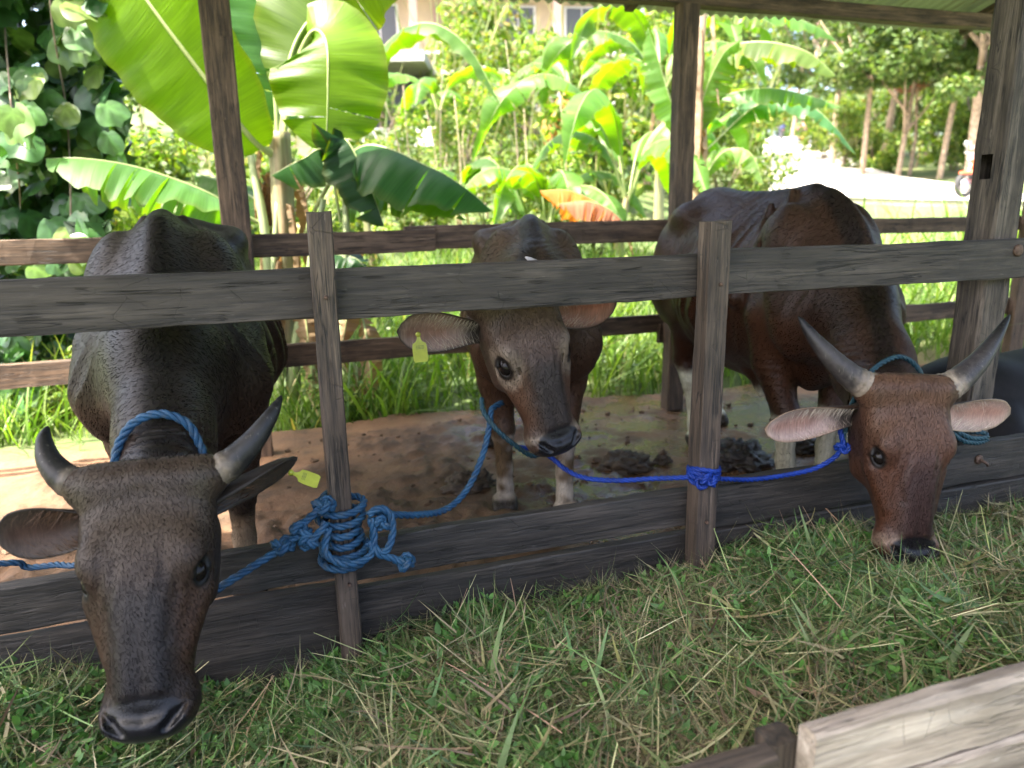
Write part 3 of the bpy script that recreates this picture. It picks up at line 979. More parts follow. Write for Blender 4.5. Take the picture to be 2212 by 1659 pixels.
    fo = obj('fur', fm, M_FUR, root); tag(fo, kind='stuff')
    # --- eyes
    for sx in (-1, 1):
        v, q, t = sphere_vf((0, 0, 0), 1, 20, 16)
        v = H.wld(np.array([.0985 * sx, .0315, .205]) + v * (.0230, .0215, .0265) * ek)
        obj('eye', mesh_np('eye', v, [q, t]), M_EYE, root)
    # --- horns
    for hn in horns:
        pts = np.array([H.wld(x) for x in hn['pts']])
        p = catmull(pts, 60)
        u = np.linspace(0, 1, 60)
        r = hn['r0'] * H.k * np.interp(u, [0, .12, .3, .6, .85, .96, 1], [1.0, .92, .80, .56, .30, .16, .04])
        ring = 1 + .035 * np.sin(u * 75 + np.sin(u * 31)) * (1 - sstep(.2, .45, u))
        wob = ring[:, None] * (1 + .05 * noise3(np.stack([np.repeat(u[:, None] * 14, 18, 1), np.tile(np.arange(18) * .9, (60, 1)), np.zeros((60, 18))], -1), 4) * (1 - sstep(.25, .6, u))[:, None])
        v, f = tube_vf(p, r, 18, True, wob)
        uu = np.concatenate([np.repeat(u, 18), [0, 1]])
        nz = fbm(v * 55, 9, 3)
        k1 = sstep(hn.get('t1', .16), hn.get('t2', .36), uu + .10 * nz)
        k2 = sstep(.55, .92, uu + .05 * nz)
        c = np.asarray(hn['base']) * (1 - k1[:, None]) + np.asarray(hn['mid']) * k1[:, None]
        c = c * (1 - k2[:, None]) + np.asarray(hn['tip']) * k2[:, None]
        obj('horn', mesh_np('horn', v, clean_quads(f), True, np.clip(c, .004, 1)), M_HORN, root)
    if tag_on is not None:
        ear_tag(root, tl(tag_on['stud']), tv(tag_on['down']), tv(tag_on['face']), tag_on.get('size', 1.0))
    return root, H, C, tl

def ear_tag(root, stud, down, face, k=1.0):
    down = down / np.linalg.norm(down); face = face - down * (face @ down); face /= np.linalg.norm(face)
    sd = np.cross(down, face)
    out = np.array([(-.006, .0), (.006, .0), (.007, .018), (.013, .028), (.024, .034), (.027, .05), (.027, .095), (.022, .104), (-.022, .104), (-.027, .095), (-.027, .05), (-.024, .034), (-.013, .028), (-.007, .018)]) * k
    n = len(out)
    bend = lambda y: -.9 * (y / k - .03) ** 2 * k
    P = [stud + sd * x + down * y + face * (.004 + bend(y)) for x, y in out]
    # fill as strips: triangulate around a centre line
    mb = MB()
    cen = [stud + down * y + face * (.004 + bend(y)) for y in (0.0, .03 * k, .07 * k, .104 * k)]
    th = face * .0012
    vs = np.array(P + [p - th * 2 for p in P] + [stud + down * .06 * k + face * (.004 + bend(.06 * k)), stud + down * .06 * k + face * (.004 + bend(.06 * k)) - th * 2])
    tri = [(i, (i + 1) % n, 2 * n) for i in range(n)] + [((i + 1) % n + n, i + n, 2 * n + 1) for i in range(n)]
    quad = [(i, i + n, (i + 1) % n + n, (i + 1) % n) for i in range(n)]
    me = mesh_np('ear_tag', vs, [np.array(quad), np.array(tri)], False)
    t = obj('ear_tag', me, M_TAG, root)
    tag(t, 'yellow plastic ear tag')
    mb = MB()
    pts = np.array([stud - face * .004, stud + face * .004, stud + face * .010])
    v, f = tube_vf(catmull(pts, 5), np.array([.009, .009, .0095, .009, .006]) * k, 12)
    obj('tag_stud', mesh_np('tag_stud', v, clean_quads(f)), M_TAG, t)
    mb = MB()
    for y in (.042, .047, .052):      # faint rows of print, too small to read
        for x0, x1 in ((-.016, -.006), (-.004, .006), (.008, .014)):
            c4 = [stud + sd * a * k + down * (y + b) * k + face * (.0048 + bend((y + b) * k)) for a, b in ((x0, 0), (x1, 0), (x1, .002), (x0, .002))]
            mb.add(c4, [[0, 1, 2, 3]])
    obj('print', mb.mesh('print', False), M_PRINT, t)

def coat_fn(base, red, dark, face, fore, leg, stock_z, muzzle=(.02, .018, .018), lips=(.30, .25, .20), upper_tone=(.10, .085, .065), leg_dirt=.6, eye_ring=0.0, seed=1, bridge=None):
    base, red, dark, face, fore, leg, muzzle, lips, upper_tone = (np.asarray(a, float) for a in (base, red, dark, face, fore, leg, muzzle, lips, upper_tone))
    bridge = face * .6 if bridge is None else np.asarray(bridge, float)
    def fn(v, nr, H, C):
        S = C.S
        nz = fbm(v * 7, seed, 4); nf = fbm(v * 28, seed + 5, 3)
        y, z = v[:, 1] / S, v[:, 2] / S
        m = lambda c, a, k: c * (1 - np.clip(k, 0, 1)[:, None]) + a * np.clip(k, 0, 1)[:, None]
        c = np.tile(base, (len(v), 1))
        c = m(c, red, sstep(.1, .6, y + .25 * nz) * (1 - sstep(.95, 1.15, z)) * .8)
        c = m(c, red, sstep(.35, .75, 1 - np.abs(z - .62) * 2.2) * .7)
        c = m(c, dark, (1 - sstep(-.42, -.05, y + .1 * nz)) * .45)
        c = m(c, upper_tone, sstep(.35, .9, nr[:, 2]) * (.35 + .5 * nz) * sstep(-.3, .1, y))  # second coat tone, stronger where the body faces up
        # dorsal stripe
        lx = np.abs(v[:, 0] - np.interp(v[:, 1], C.neck[::-1, 1], C.neck[::-1, 0], left=C.neck[-1, 0], right=0) * (y < 0))
        stripe = (1 - sstep(.022, .050, lx + .012 * nf)) * sstep(.2, .6, nr[:, 2])
        c = m(c, dark * .5, stripe * .85)
        # legs
        st = 1 - sstep(stock_z - .025, stock_z + .02, z + .03 * nf)
        dirt = np.clip(.45 + 1.6 * nz + .8 * nf + .4 * np.cos(z * 24), 0, 1) * leg_dirt
        lc = m(np.tile(leg, (len(v), 1)), np.array([.085, .050, .022]), dirt)
        hoof = 1 - sstep(.055, .075, z + .01 * nf)
        lc = m(lc, np.array([.035, .028, .022]), hoof)
        c = m(c, lc, st)
        # head
        q = H.loc(v)
        ax, n, t = np.abs(q[:, 0]), q[:, 1], q[:, 2]
        hm = sstep(-.10, -.02, t) * (1 - sstep(.30, .38, np.linalg.norm(q - (0, -.02, .22), axis=1)))
        hc = np.tile(face, (len(v), 1))
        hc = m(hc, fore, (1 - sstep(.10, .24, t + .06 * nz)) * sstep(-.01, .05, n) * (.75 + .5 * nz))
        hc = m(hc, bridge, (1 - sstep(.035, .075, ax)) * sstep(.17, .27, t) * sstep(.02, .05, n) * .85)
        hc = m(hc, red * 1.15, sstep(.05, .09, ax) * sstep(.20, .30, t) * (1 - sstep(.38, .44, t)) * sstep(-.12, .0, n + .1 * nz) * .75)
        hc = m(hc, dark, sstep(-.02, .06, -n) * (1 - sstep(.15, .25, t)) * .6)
        hc = m(hc, upper_tone * 1.25, np.exp(-((ax - .118) / .02) ** 2 - ((t - .03) / .04) ** 2) * .5)
        E_ = EYE + (.008, .006, 0)
        de = np.sqrt(((ax - E_[0])) ** 2 + (n - E_[1]) ** 2 + ((t - E_[2]) / 1.35) ** 2) / H.ek
        hc = m(hc, lips * .9, (1 - sstep(.034, .060, de + .012 * nf)) * sstep(.020, .030, de) * eye_ring)
        hc = m(hc, dark * .35, 1 - sstep(.022, .030, de))
        lip = sstep(.40, .44, t + .015 * nf) * (1 - sstep(-.030, -.012, n + .008 * nf))
        lip = np.maximum(lip, sstep(.425, .45, t + .02 * nf) * (1 - sstep(.45, .468, t + .01 * nf)) * .35 * sstep(.03, .06, ax))
        hc = m(hc, lips * (1 + .2 * nf[:, None]), lip)
        mz = sstep(.424, .436, t + .004 * nf - 4.0 * ax ** 2 - .03 * sstep(.062, .085, ax)) * sstep(-.034, -.022, n)
        hc = m(hc, muzzle, mz)
        c = m(c, hc, hm)
        wet = np.zeros((len(v), 3)); wet[:, 0] = mz * hm
        return c * (1 + .12 * nf[:, None]), wet
    fn.base = tuple(base)
    return fn

# bull feeding at the left, head down over the low boards
BASE1 = (0.0169, 0.0119, 0.0083)
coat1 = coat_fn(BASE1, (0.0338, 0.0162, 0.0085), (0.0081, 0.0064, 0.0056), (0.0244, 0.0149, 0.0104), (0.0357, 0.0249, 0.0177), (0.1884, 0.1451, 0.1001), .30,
                muzzle=(0.0072, 0.0072, 0.0086), lips=(.025, .02, .018), upper_tone=(0.0393, 0.0337, 0.0243), seed=3, bridge=(0.0140, 0.0126, 0.0136))
cow1, H1, C1, tl1 = build_cow('bull', 'dark grey-brown bull with short upcurved horns, head hanging into the cut grass', (-.315, 2.42), math.radians(1.5),
    ((-.283, 1.555, .768), (-.303, 1.315, .328), (-.14, -.87, .48)),
    np.array([(-.318, 2.42, .99), (-.312, 2.14, .885), (-.300, 1.90, .745), (-.290, 1.70, .665), (-.285, 1.60, .67)]), [.235, .180, .135, .115, .10],
    coat1,
    [dict(pts=[(-.10, .012, .01), (-.155, .012, -.012), (-.195, .012, -.055), (-.212, .005, -.105), (-.214, -.012, -.142)], r0=.040, base=(.11, .088, .064), mid=(.012, .011, .011), tip=(.006, .006, .007), t1=.18, t2=.34),
     dict(pts=[(.10, .012, .01), (.160, .014, -.010), (.215, .018, -.055), (.258, .016, -.112), (.282, .004, -.160)], r0=.041, base=(.14, .112, .082), mid=(.014, .013, .014), tip=(.006, .006, .007), t1=.18, t2=.36)],
    [dict(root=(-.105, -.045, .085), tip=atf(-18, 1172, 1.56), facing=(.25, -.85, -.1), width=.056, pink=(.045, .032, .025), rim=(.03, .025, .022), haircol=(.12, .06, .03), hair=500, hside=1, curl=.62),
     dict(root=(.105, -.045, .085), tip=atf(652, 1008, 1.60), facing=(.25, -.55, -.75), width=.058, pink=(.04, .03, .024), rim=(.03, .025, .022), haircol=(.12, .06, .03), hair=300, curl=.62)],
    S=1.005, wide=.98, ribs=.004, dewlap=[(-.292, 1.74, .62), (-.30, 1.95, .62), (-.31, 2.15, .64)], legs=dict(front=[(1, (.06,)), (-1, (-.05,))], hind=[(1, (.05,)), (-1, (-.08,))]),
    tag_on=dict(stud=atf(628, 1022, 1.60), down=(.75, -.1, -.35), face=(.2, -.7, .7), size=.62), seed=11, hscale=.95)

# young cow looking out between the rails
BASE2 = (0.0511, 0.0306, 0.0182)
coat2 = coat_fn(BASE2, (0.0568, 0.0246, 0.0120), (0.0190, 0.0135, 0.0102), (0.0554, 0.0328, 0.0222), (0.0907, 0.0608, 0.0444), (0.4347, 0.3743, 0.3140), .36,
                muzzle=(0.0079, 0.0072, 0.0086), lips=(.40, .33, .25), upper_tone=(0.0674, 0.0505, 0.0356), seed=8, eye_ring=.28, leg_dirt=.95, bridge=(0.0197, 0.0159, 0.0155))
cow2, H2, C2, tl2 = build_cow('cow', 'young brown cow peering out under the top rail with yellow tag in its ear', (.985, 2.78), math.radians(-14),
    (atf(1108, 640, 2.03), atf(1196, 948, 1.92), (.10, -.95, .24)),
    np.array([(.975, 2.78, .98), (.90, 2.55, .97), (.80, 2.34, .945), (.71, 2.16, .93), (.675, 2.09, .96)]), [.225, .175, .135, .115, .10],
    coat2,
    [dict(pts=[(-.085, .012, .0), (-.115, .012, -.015), (-.125, .01, -.045), (-.115, .01, -.07)], r0=.024, base=(.2, .16, .12), mid=(.12, .11, .1), tip=(.3, .28, .25)),
     dict(pts=[(.085, .012, .0), (.115, .012, -.02), (.118, .005, -.065), (.100, -.005, -.095), (.082, -.008, -.112)], r0=.024, base=(.2, .16, .12), mid=(.10, .09, .085), tip=(.34, .32, .3))],
    [dict(root=(-.105, -.045, .085), tip=atf(862, 722, 2.02), facing=(-.1, -.95, -.15), width=.060, pink=(.24, .17, .15), rim=(.03, .025, .022), haircol=(.55, .48, .40), hair=620, hside=1, curl=.50),
     dict(root=(.105, -.045, .085), tip=atf(1340, 662, 2.12), facing=(-.1, -.95, -.25), width=.066, pink=(.20, .10, .07), rim=(.03, .025, .022), haircol=(.55, .48, .40), hair=520, hside=-1, curl=.50)],
    S=.965, wide=.90, ribs=.0025, sheath=False, dewlap=[(.74, 2.14, .80), (.84, 2.34, .76), (.93, 2.6, .72)],
    legs=dict(front=[(1, (-.08,)), (-1, (.04,))], hind=[(1, (.06,)), (-1, (-.1,))]), hscale=.94, ek=1.22, neck_sq=.75,
    tag_on=dict(stud=atf(903, 722, 1.985), down=(.05, -.1, -1.0), face=(-.1, -.95, .1), size=.76), seed=21)

# red-brown bull at the right with long straight horns
BASE3 = (0.0309, 0.0145, 0.0076)
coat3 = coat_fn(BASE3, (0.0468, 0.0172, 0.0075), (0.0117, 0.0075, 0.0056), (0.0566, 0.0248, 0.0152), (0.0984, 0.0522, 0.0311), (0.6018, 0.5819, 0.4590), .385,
                muzzle=(0.0072, 0.0065, 0.0072), lips=(.48, .36, .27), upper_tone=(0.0421, 0.0271, 0.0178), seed=14, leg_dirt=.45, bridge=(0.0318, 0.0173, 0.0150))
cow3, H3, C3, tl3 = build_cow('bull', 'red-brown bull with long spreading horns and white legs, muzzle in the grass', (2.17, 2.52), math.radians(-7.0),
    (atf(1950, 838, 1.63), atf(1955, 1190, 1.50), (-.14, -.92, .34)),
    np.array([(2.16, 2.50, 1.00), (2.09, 2.25, .89), (1.99, 2.00, .725), (1.87, 1.80, .640), (1.80, 1.71, .645)]), [.25, .195, .150, .118, .10],
    coat3,
    [dict(pts=[(-.10, .012, .01), (-.155, .014, -.015), (-.225, .012, -.07), (-.285, .0, -.14), (-.325, -.015, -.205)], r0=.048, base=(.19, .15, .115), mid=(.034, .029, .028), tip=(.007, .007, .009), t1=.22, t2=.34),
     dict(pts=[(.10, .012, .01), (.160, .014, -.018), (.240, .010, -.08), (.315, -.005, -.155), (.392, -.028, -.240)], r0=.049, base=(.21, .17, .13), mid=(.036, .031, .031), tip=(.007, .007, .009), t1=.20, t2=.33)],
    [dict(root=(-.105, -.045, .085), tip=atf(1662, 935, 1.66), facing=(-.1, -.90, -.25), width=.056, pink=(.34, .25, .22), rim=(.25, .17, .12), haircol=(.62, .53, .42), hair=520, hside=1, curl=.6),
     dict(root=(.105, -.045, .085), tip=atf(2195, 900, 1.74), facing=(-.3, -.90, -.10), width=.058, pink=(.38, .26, .21), rim=(.30, .22, .15), haircol=(.66, .56, .44), hair=520, hside=1, curl=.6)],
    S=1.055, rear=.045, wide=.90, ribs=.0055, dewlap=[(1.86, 1.80, .60), (2.0, 2.05, .62), (2.12, 2.28, .64)],
    legs=dict(front=[(1, (.03,)), (-1, (-.10,))], hind=[(1, (.0,)), (-1, (-.34,))]), neck_sq=.78, seed=31)

# ------------------------------------------------------------------ timber
M_RAIL = mat_wood('weathered_rail', (0.0153, 0.0115, 0.0090), (0.0362, 0.0288, 0.0233), (0.0612, 0.0498, 0.0407), 0.72, pale=(0.1531, 0.1342, 0.1193))
M_POST = mat_wood('fence_post', (0.0266, 0.0170, 0.0117), (0.0563, 0.0394, 0.0280), (0.0899, 0.0666, 0.0497), 0.75, crack=1.3, pale=(0.2346, 0.1904, 0.1579))
M_BOARD = mat_wood('dark_board', (0.0105, 0.0085, 0.0071), (0.0244, 0.0199, 0.0163), (0.0436, 0.0361, 0.0304), 0.66, dirt=(0.0232, 0.0241, 0.0217), pale=(0.1191, 0.1084, 0.0978))
M_BACK = mat_wood('back_rail', (0.0506, 0.0304, 0.0179), (0.0966, 0.0624, 0.0385), (0.1472, 0.1000, 0.0654), 0.8, dirt=(0.0460, 0.0280, 0.0151))
M_SHED = mat_wood('shed_timber', (0.0403, 0.0260, 0.0163), (0.0978, 0.0640, 0.0413), (0.1610, 0.1100, 0.0731), 0.8, dirt=(0.0345, 0.0250, 0.0155))
M_BIG = mat_wood('old_post', (0.0235, 0.0184, 0.0132), (0.0586, 0.0469, 0.0359), (0.1173, 0.0969, 0.0767), 0.82, crack=1.5, pale=(0.1994, 0.1683, 0.1404))
M_PALE = mat_wood('pale_plank', (.17, .135, .108), (.27, .225, .185), (.37, .32, .275), 0.82, grain=.35, crack=.25, dirt=(.15, .115, .08), dirt_amt=.5, pale=(.55, .50, .46))
M_RUST = mat_simple('rusty_iron', (.09, .055, .038), 0.7, 0.35, noise=.5, scale=90, bumpst=.5)

def plank(name, parent, x0, x1, y0, y1, z0, z1, mat, seed=1, wob=.0025, ch=.004, axis='x', nseg=None, rough_end=True):
    """sawn timber with worn arrises; long axis along local X so the grain follows it"""
    rng = np.random.default_rng(seed)
    if axis == 'x': Lx, a, b = x1 - x0, y1 - y0, z1 - z0
    elif axis == 'z': Lx, a, b = z1 - z0, y1 - y0, x1 - x0
    else: Lx, a, b = y1 - y0, x1 - x0, z1 - z0
    n = nseg or max(6, int(Lx / .045))
    ha, hb = a / 2, b / 2
    sec = np.array([(-ha + ch, -hb), (ha - ch, -hb), (ha, -hb + ch), (ha, hb - ch), (ha - ch, hb), (-ha + ch, hb), (-ha, hb - ch), (-ha, -hb + ch)])
    u = np.linspace(-Lx / 2, Lx / 2, n)
    k = np.stack([np.repeat(u[:, None] * 5, 8, 1), np.tile(np.arange(8) * 1.7, (n, 1)), np.full((n, 8), seed * 3.3)], -1)
    n1, n2 = noise3(k, seed), noise3(k + 9.1, seed + 3)
    fine = noise3(k * (5, 1, 1), seed + 7)
    P = np.zeros((n, 8, 3))
    P[..., 0] = u[:, None]
    P[..., 1] = sec[None, :, 0] + wob * n1 + wob * .5 * fine
    P[..., 2] = sec[None, :, 1] + wob * n2 + wob * .4 * fine
    bow = noise3(np.stack([u * .9, np.full(n, seed * 1.7), np.zeros(n)], -1), seed)
    P[..., 2] += (bow * wob * 1.6)[:, None]
    if rough_end:
        P[0, :, 0] += rng.uniform(-.004, .003, 8); P[-1, :, 0] += rng.uniform(-.003, .004, 8)
    v = P.reshape(-1, 3)
    i, j = np.meshgrid(np.arange(n - 1), np.arange(8), indexing='ij')
    q = np.stack([i * 8 + j, i * 8 + (j + 1) % 8, (i + 1) * 8 + (j + 1) % 8, (i + 1) * 8 + j], -1).reshape(-1, 4)[:, ::-1]
    v = np.vstack([v, v[:8].mean(0), v[-8:].mean(0)])
    c0, c1 = n * 8, n * 8 + 1
    j = np.arange(8)
    t = np.vstack([np.stack([np.full(8, c0), j, (j + 1) % 8], -1)[:, ::-1], np.stack([np.full(8, c1), (n - 1) * 8 + (j + 1) % 8, (n - 1) * 8 + j], -1)[:, ::-1]])
    me = mesh_np(name, v, [q, t], False)
    o = obj(name, me, mat, parent)
    c = Vector(((x0 + x1) / 2, (y0 + y1) / 2, (z0 + z1) / 2))
    if axis == 'x': R = Matrix.Identity(3)
    elif axis == 'z': R = Matrix(((0, 0, -1), (0, 1, 0), (1, 0, 0)))
    else: R = Matrix(((0, 1, 0), (1, 0, 0), (0, 0, -1)))
    M = R.to_4x4(); M.translation = c
    if parent is not None:
        M = Matrix.Translation(Vector(parent.location)).inverted() @ M
    o.matrix_local = M
    return o

def bolt(name, parent, p, r=.016, d=(0, -1, 0), tail=True):
    d = np.asarray(d, float)
    mb = MB()
    add_tube(mb, [np.array(p) + d * t for t in (0, .006, .010, .011)], [r, r * 1.02, r * .75, r * .3], 14)
    if tail:
        s = np.array(p) + d * .01
        add_tube(mb, catmull([s, s + d * .014 + (.004, 0, -.004), s + d * .016 + (.014, 0, -.012), s + d * .012 + (.022, 0, -.02)], 12), np.linspace(.006, .0045, 12), 8)
    o = obj(name, mb.mesh(name), M_RUST, parent)
    o.matrix_local = Matrix.Translation(-Vector(parent.location))
    return o

# ------------------------------------------------------------------ feed fence in front of the cattle
ff = empty('feed_fence', (0, 1.8, 0))
tag(ff, 'grey weathered plank fence between the cattle and the cut grass', 'fence')
XS = [(-1.9, .100), (.104, 1.172), (1.176, 3.4)]
for (x0, x1), (z0, z1), sd in zip(XS, [(1.045, 1.166), (1.036, 1.158), (1.036, 1.164)], (1, 2, 3)):
    plank('rail', ff, x0, x1, 1.800, 1.838, z0, z1, M_RAIL, sd, .003)
for (x0, x1), (z0, z1), sd in zip(XS, [(.348, .466), (.327, .444), (.304, .456)], (4, 5, 6)):
    plank('rail', ff, x0, x1, 1.800, 1.836, z0, z1, M_BOARD, sd, .004)
for (x0, x1), (z0, z1), sd in zip(XS, [(.0, .331), (.0, .309), (.0, .294)], (7, 8, 9)):
    plank('board', ff, x0, x1, 1.798, 1.832, z0, z1, M_BOARD, sd, .003)
plank('post', ff, .076, .131, 1.738, 1.796, 0, 1.293, M_POST, 11, .0025, .004, 'z')
plank('post', ff, 1.130, 1.196, 1.730, 1.794, 0, 1.250, M_POST, 12, .002, .003, 'z')
plank('post', ff, -1.25, -1.19, 1.738, 1.796, 0, 1.28, M_POST, 13, .0025, .004, 'z')
bolt('bolt', ff, (2.352, 1.80, 1.128), .020, tail=False)
bolt('bolt', ff, (2.312, 1.80, .398), .017)
for p in [(.106, 1.738, 1.10), (.108, 1.738, .36), (1.166, 1.730, 1.08), (1.16, 1.730, .37)]:
    bolt('nail', ff, p, .005, tail=False)

# ------------------------------------------------------------------ back fence
bf = empty('back_fence', (0, 4.05, 0))
tag(bf, 'brown two-rail fence along the far side of the pen', 'fence')
plank('rail', bf, -2.6, .862, 4.046, 4.088, 1.060, 1.180, M_BACK, 21, .004)
plank('rail', bf, .70, 2.62, 4.090, 4.130, 1.068, 1.200, M_BACK, 22, .004)
plank('rail', bf, 2.40, 7.2, 4.056, 4.088, 1.070, 1.172, M_BACK, 23, .004)
plank('rail', bf, -2.6, 1.20, 4.046, 4.084, .470, .592, M_BACK, 24, .004)
plank('rail', bf, 1.10, 2.75, 4.086, 4.122, .490, .606, M_BACK, 25, .004)
plank('rail', bf, 2.30, 7.2, 4.050, 4.084, .432, .555, M_BACK, 26, .004)
plank('post', bf, 2.46, 2.54, 4.134, 4.20, 0, 1.32, M_BACK, 27, .003, .004, 'z')
plank('post', bf, 5.27, 5.41, 3.98, 4.046, 0, 1.4, M_BACK, 28, .003, .004, 'z')
plank('post', bf, -2.40, -2.30, 3.98, 4.044, 0, 1.3, M_BACK, 29, .003, .004, 'z')

# ------------------------------------------------------------------ shed: posts, beam, rafters, roof sheets
sh = empty('cattle_shed', (2.3, 1.9, 0))
tag(sh, 'open timber shed with corrugated metal roof sheltering the cattle', 'shed')
plank('post', sh, -.236, -.100, 3.955, 4.044, 0, 2.40, M_SHED, 31, .004, .006, 'z')
plank('post', sh, 2.318, 2.432, 3.950, 4.048, 0, 2.40, M_SHED, 32, .004, .006, 'z')
plank('post', sh, 6.0, 6.12, 3.95, 4.044, 0, 2.40, M_SHED, 33, .004, .006, 'z')
big = plank('post', sh, 2.285, 2.398, 1.842, 1.955, 0, 3.02, M_BIG, 34, .005, .008, 'z')
# mortise through the big post
cut = bpy.data.objects.new('cutter', mesh_np('cutter', [(x, y, z) for x in (2.2, 2.335) for y in (1.882, 1.922) for z in (1.36, 1.44)],
      np.array([[0, 1, 3, 2], [4, 6, 7, 5], [0, 4, 5, 1], [2, 3, 7, 6], [0, 2, 6, 4], [1, 5, 7, 3]])))
COL.objects.link(cut)
md = big.modifiers.new('mortise', 'BOOLEAN'); md.object = cut; md.operation = 'DIFFERENCE'; md.solver = 'EXACT'
bpy.context.view_layer.update()
dg = bpy.context.evaluated_depsgraph_get()
me2 = bpy.data.meshes.new_from_object(big.evaluated_get(dg))
big.modifiers.clear(); big.data = me2
bpy.data.objects.remove(cut)
plank('post', sh, -2.30, -2.19, 1.842, 1.955, 0, 3.02, M_BIG, 35, .005, .008, 'z')
plank('beam', sh, -1.8, 7.4, 4.000, 4.092, 2.402, 2.488, M_SHED, 36, .004, .006)
plank('beam', sh, -3.4, 7.4, 1.84, 1.93, 3.022, 3.11, M_SHED, 37, .004, .006)
SL = .27
def roof_z(y): return 2.575 + (4.05 - y) * SL
for k, x in enumerate((-1.70, -.17, 2.16, 4.78, 7.2)):
    o = plank('rafter', sh, x - .03, x + .03, -1.0, 4.40, 0, .08, M_SHED, 40 + k, .003, .005, 'y')
    c = Vector((x, 1.70, roof_z(1.70) - .046))
    o.matrix_local = Matrix.Translation(-Vector(sh.location)) @ Matrix.Translation(c) @ Matrix.Rotation(-math.atan(SL), 4, 'X') @ Matrix(((0, 1, 0, 0), (1, 0, 0, 0), (0, 0, -1, 0), (0, 0, 0, 1)))
for k, y in enumerate((-.9, -.1, .8, 1.7, 2.4)):
    o = plank('purlin', sh, -3.4, 7.4, 0, .05, 0, .04, M_SHED, 50 + k, .003, .004)
    o.matrix_local = Matrix.Translation(-Vector(sh.location)) @ Matrix.Translation(Vector((2.0, y, roof_z(y) + .014))) @ Matrix.Rotation(-math.atan(SL), 4, 'X')

def mat_zinc():
    m, n, b, out = new_mat('corrugated_zinc')
    v = obj_coords(n, (1, 1, 1))
    x = noise_n(n, v, 3, 5, 0.6)
    st = noise_n(n, obj_coords(n, (8, .4, 1)), 3, 4, 0.6)
    c = ramp(n, [(0.3, (.30, .33, .29)), (0.7, (.46, .49, .44))], x).outputs[0]
    c = mixc(n, ramp(n, [(.58, (0,) * 3), (.72, (.8,) * 3)], st).outputs[0], c, (.16, .10, .06))
    L(n, c, b.inputs['Base Color'])
    b.inputs['Metallic'].default_value = .35
    b.inputs['Roughness'].default_value = .5
    return m
M_ZINC = mat_zinc()
def sheet(name, x0, x1, y0, y1, lift=0.0):
    nx = int((x1 - x0) / .0095); ny = 6
    xs = np.linspace(x0, x1, nx); ys = np.linspace(y0, y1, ny)
    X, Y = np.meshgrid(xs, ys, indexing='ij')
    Z = roof_z(Y) + .046 + lift + .009 * np.sin(X * 2 * np.pi / .076)
    P = np.stack([X, Y, Z], -1).reshape(-1, 3) - np.array(sh.location)
    i, j = np.meshgrid(np.arange(nx - 1), np.arange(ny - 1), indexing='ij'); a = (i * ny + j).ravel()
    obj(name, mesh_np(name, P, np.stack([a, a + ny, a + ny + 1, a + 1], -1)), M_ZINC, sh)
for k, x in enumerate(np.arange(-1.78, 7.4, .836)):  # left edge, out of view, set back to let sun onto the floor
    sheet('roof_sheet', x, x + .875, 2.45, 4.52, .0 if k % 2 else .010)
for k, x in enumerate(np.arange(-3.45, 7.4, .836)):  # unseen leftward extension, added to keep sun off hay and left bull
    sheet('roof_sheet', x, x + .875, -1.1, 2.6, .022 if k % 2 else .032)

# ------------------------------------------------------------------ trough front wall, lower right
tr = empty('feed_trough', (.9, .72, 0))
tag(tr, 'pale split planks of the feed trough at the near edge', 'trough')
plank('plank', tr, .655, 2.9, .690, .722, .466, .574, M_PALE, 61, .005, .006)
plank('plank', tr, .655, 2.9, .688, .720, .290, .461, M_PALE, 62, .005, .006)
plank('plank', tr, -1.9, .598, .690, .722, .40, .552, M_POST, 63, .006, .006)
plank('plank', tr, -1.9, .598, .688, .720, .10, .375, M_POST, 64, .005, .006)
plank('stub_post', tr, .618, .668, .728, .775, 0, .535, M_POST, 65, .004, .006, 'z')
plank('trough_floor', tr, -1.9, 3.2, .74, 1.79, .012, .05, M_BOARD, 66, .003)

